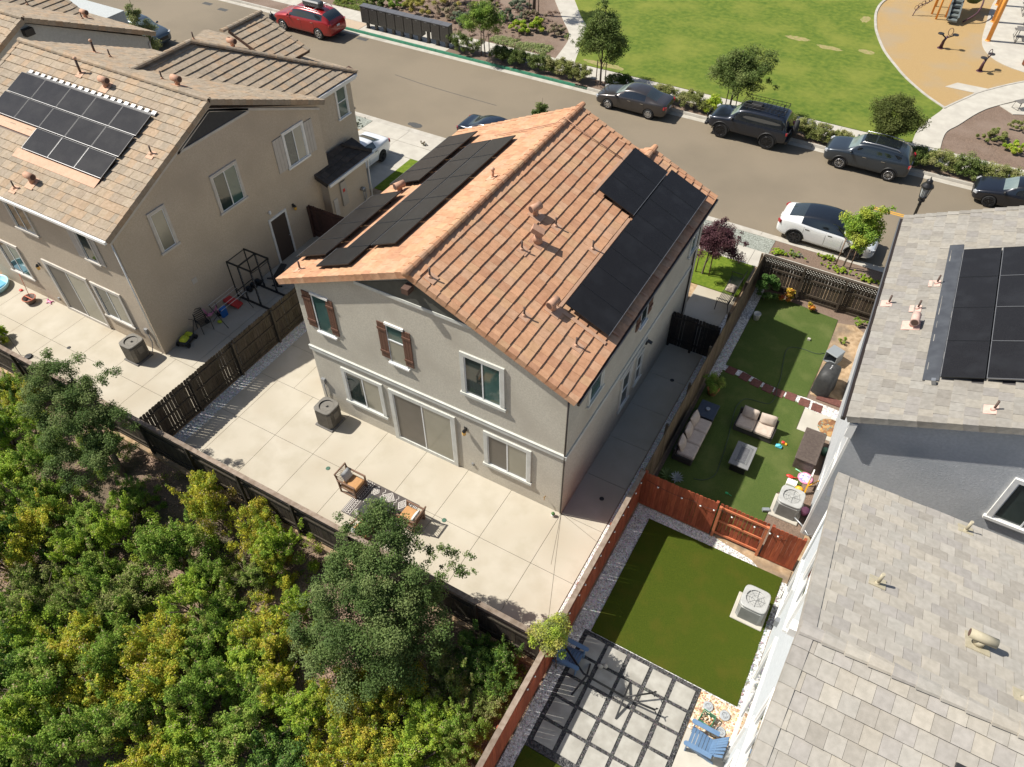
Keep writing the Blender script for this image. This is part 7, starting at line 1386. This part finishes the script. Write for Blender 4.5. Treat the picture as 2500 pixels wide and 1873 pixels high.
BD = [(-29.9, 34.3, 1.3, .9, 'gold', 'big yellowish shrub behind the middle of the mailbox row'), (-28.4, 36.8, 1.5, 1.3, 'gold', 'largest yellow-green shrub at the top edge behind the mailboxes'), (-27.2, 35.0, 1.0, .7, 'tan', 'brownish dry shrub left of the staked tree'), (-25.6, 34.2, .9, .7, 'grey', 'grey-green shrub just behind the last mailboxes'), (-24.9, 35.9, 1.0, .7, 'grey', 'silvery shrub left behind the staked tree crown'), (-22.9, 36.3, .9, .7, 'grey', 'silver-green shrub right of the staked tree crown'), (-23.3, 38.6, .9, .6, 'grey', 'grey-green shrub near the top edge by the bare trunk'), (-21.3, 35.0, .8, .7, 'lime', 'bright green grassy clump beside the pale ground cover'), (-20.2, 35.6, .5, .9, 'lime', 'upright bright green clump near the bare trunk'), (-18.9, 35.9, 1.0, .6, 'tan', 'twiggy brown shrub beside the curved path'), (-33.0, 33.6, 1.0, .6, 'park', 'dark shrub behind the first mailboxes'), (-31.6, 34.4, .9, .6, 'green', 'green shrub behind the left mailboxes'), (-21.5, 37.3, .9, .6, 'tan', 'brown twiggy shrub left of the bare trunk'), (-26.0, 38.0, 1.0, .6, 'olive', 'olive shrub at the top edge of the planting bed'), (10.2, 34.9, .85, .55, 'olive', 'grey-green shrub in the bark bed right of the path'), (11.4, 37.1, .8, .5, 'olive', 'grey-green shrub in the bark bed near the bench'), (11.3, 34.2, .6, .5, 'lime', 'bright lime shrub at the right edge of the bark bed'), (-35.8, 33.4, 1.2, .5, 'green', 'low green shrub behind the roof box of the red SUV')]
for i, (x, y, r, h, p_, l) in enumerate(BD): plant('garden_shrub', l, x, y, (r, r*.85, h), 7000, .065, p_, seed=140+i, spiky=p_ in ('lime', 'tan'), nb=26)
def box_region(x0, x1, y0, y1): return lambda g: (g.uniform(x0, x1), g.uniform(y0, y1))
scatter_cover('ground_cover', lambda g: (lambda x: (x, g.uniform(32.55, 33.6+.25*(x+21.5)/3.6)))(g.uniform(-22.4, -17.9)), 9000, .07, [(.28, .32, .12), (.2, .27, .08), (.36, .38, .2)], seed=21, nb=220)
scatter_cover('ground_cover', box_region(-36.5, -33.4, 32.5, 34.2), 6000, .07, [(.26, .3, .08), (.18, .25, .06)], seed=22, nb=150)
scatter_cover('dry_twigs', lambda g: (lambda x: (x, g.uniform(32.6, 39.5)))(g.uniform(-34, -20)), 9000, .09, [(.28, .2, .15), (.2, .13, .1), (.36, .28, .22)], seed=23, nb=260)
for i, (x, y, rx, ry_, p_, l) in enumerate(((3.0, 18.55, .75, .32, 'lilac', 'low flowering lilac patch on the verge by the electric car rear'), (4.45, 19.05, .5, .18, 'lime', 'small bright green verge clump beside the curb'), (5.4, 18.4, .95, .26, 'lime', 'green and lilac ground-cover patch at the staked street tree'), (6.6, 18.3, .5, .18, 'lime', 'green verge clump nearest the grey tile roof'), (2.35, 18.35, .35, .2, 'lime', 'bright green clump at the corner of the grey gravel verge'))): plant('verge_plant', l, x, y, (rx*1.15, ry_*1.1, .2), 6000, .045, PG[p_]+PG['lime'], 'ground cover plant', seed=180+i, nb=40, hollow=.1)
plant('climbing_shrub', 'dark leafy shrub in the far shaded corner of the sofa yard', 2.75, 14.6, (.42, .6, 1.5), 6000, .06, 'dark', seed=190)
plant('croton', 'orange, red and yellow leaved bush by the lattice fence', 3.65, 15.05, (.3, .3, .65), 1500, .09, 'croton', seed=191, nb=16); plant('croton', 'small orange bush beside the lattice fence middle post', 4.75, 14.95, (.2, .2, .35), 700, .08, 'croton', seed=192, nb=10)
plant('weed', 'green weed in the bare soil behind the grey cabinet', 6.55, 13.5, (.2, .2, .25), 600, .05, 'green', seed=193, nb=8); plant('weed', 'green plant at the lattice fence corner by the tile roof', 6.85, 15.0, (.3, .25, .3), 900, .05, 'green', seed=194, nb=10)
B = crown_blobs((0, 0, .62), (.36, .36, .36), 26, 5, (.25, .4)); foliage('foliage', B, 4500, .045, PG['green'], POT, seed=195)
def agave(label, x, y, r, n, c1, z=0, name='agave'):
    o = thing(name, label, 'plant', (x, y, z)); b = MB(); g = random.Random(n)
    for k in range(n): a = 2.4*k; e = .25+.5*k/n; h = r*math.sin(e)*1.2; p = Vector((math.cos(a)*r*.5*math.cos(e), math.sin(a)*r*.5*math.cos(e), h*.6)); q = Vector((math.cos(a)*r*math.cos(e), math.sin(a)*r*math.cos(e), h)); w = Vector((-math.sin(a), math.cos(a), 0))*.03; i = b.pts([(0, 0, .03), p+w, q, p-w]); b.face((i, i+1, i+2, i+3), 0)
    b.build('leaves', c1, o)
agave('silvery spiky agave at the foot of the red cross fence', 2.95, 3.35, .3, 22, mat('agave_silver', (.28, .31, .30), rough=.6)); agave('green spiky plant next to the silvery agave', 2.6, 3.3, .34, 20, mat('agave_green', (.09, .15, .03), rough=.6))
plant('potted_shrub', 'yellow-green leafy plant in a pale pot inside the left back fence', -25.0, -4.2, (.6, .45, .9), 4200, .09, 'lime', seed=197, nb=24)
plant('lawn_weed', 'small dry plant by the driveway edge at the centre roof corner', -18.5, 18.5, (.35, .2, .15), 600, .06, 'tan', seed=198, nb=8)
plant('verge_rock_plant', 'grey-green low plants in the gravel beside the taupe house driveway', -23.2, 18.5, (.6, .5, .12), 1600, .06, 'grey', seed=199, nb=20, hollow=.1)
# grass blades on the front lawns and along turf edges
pass
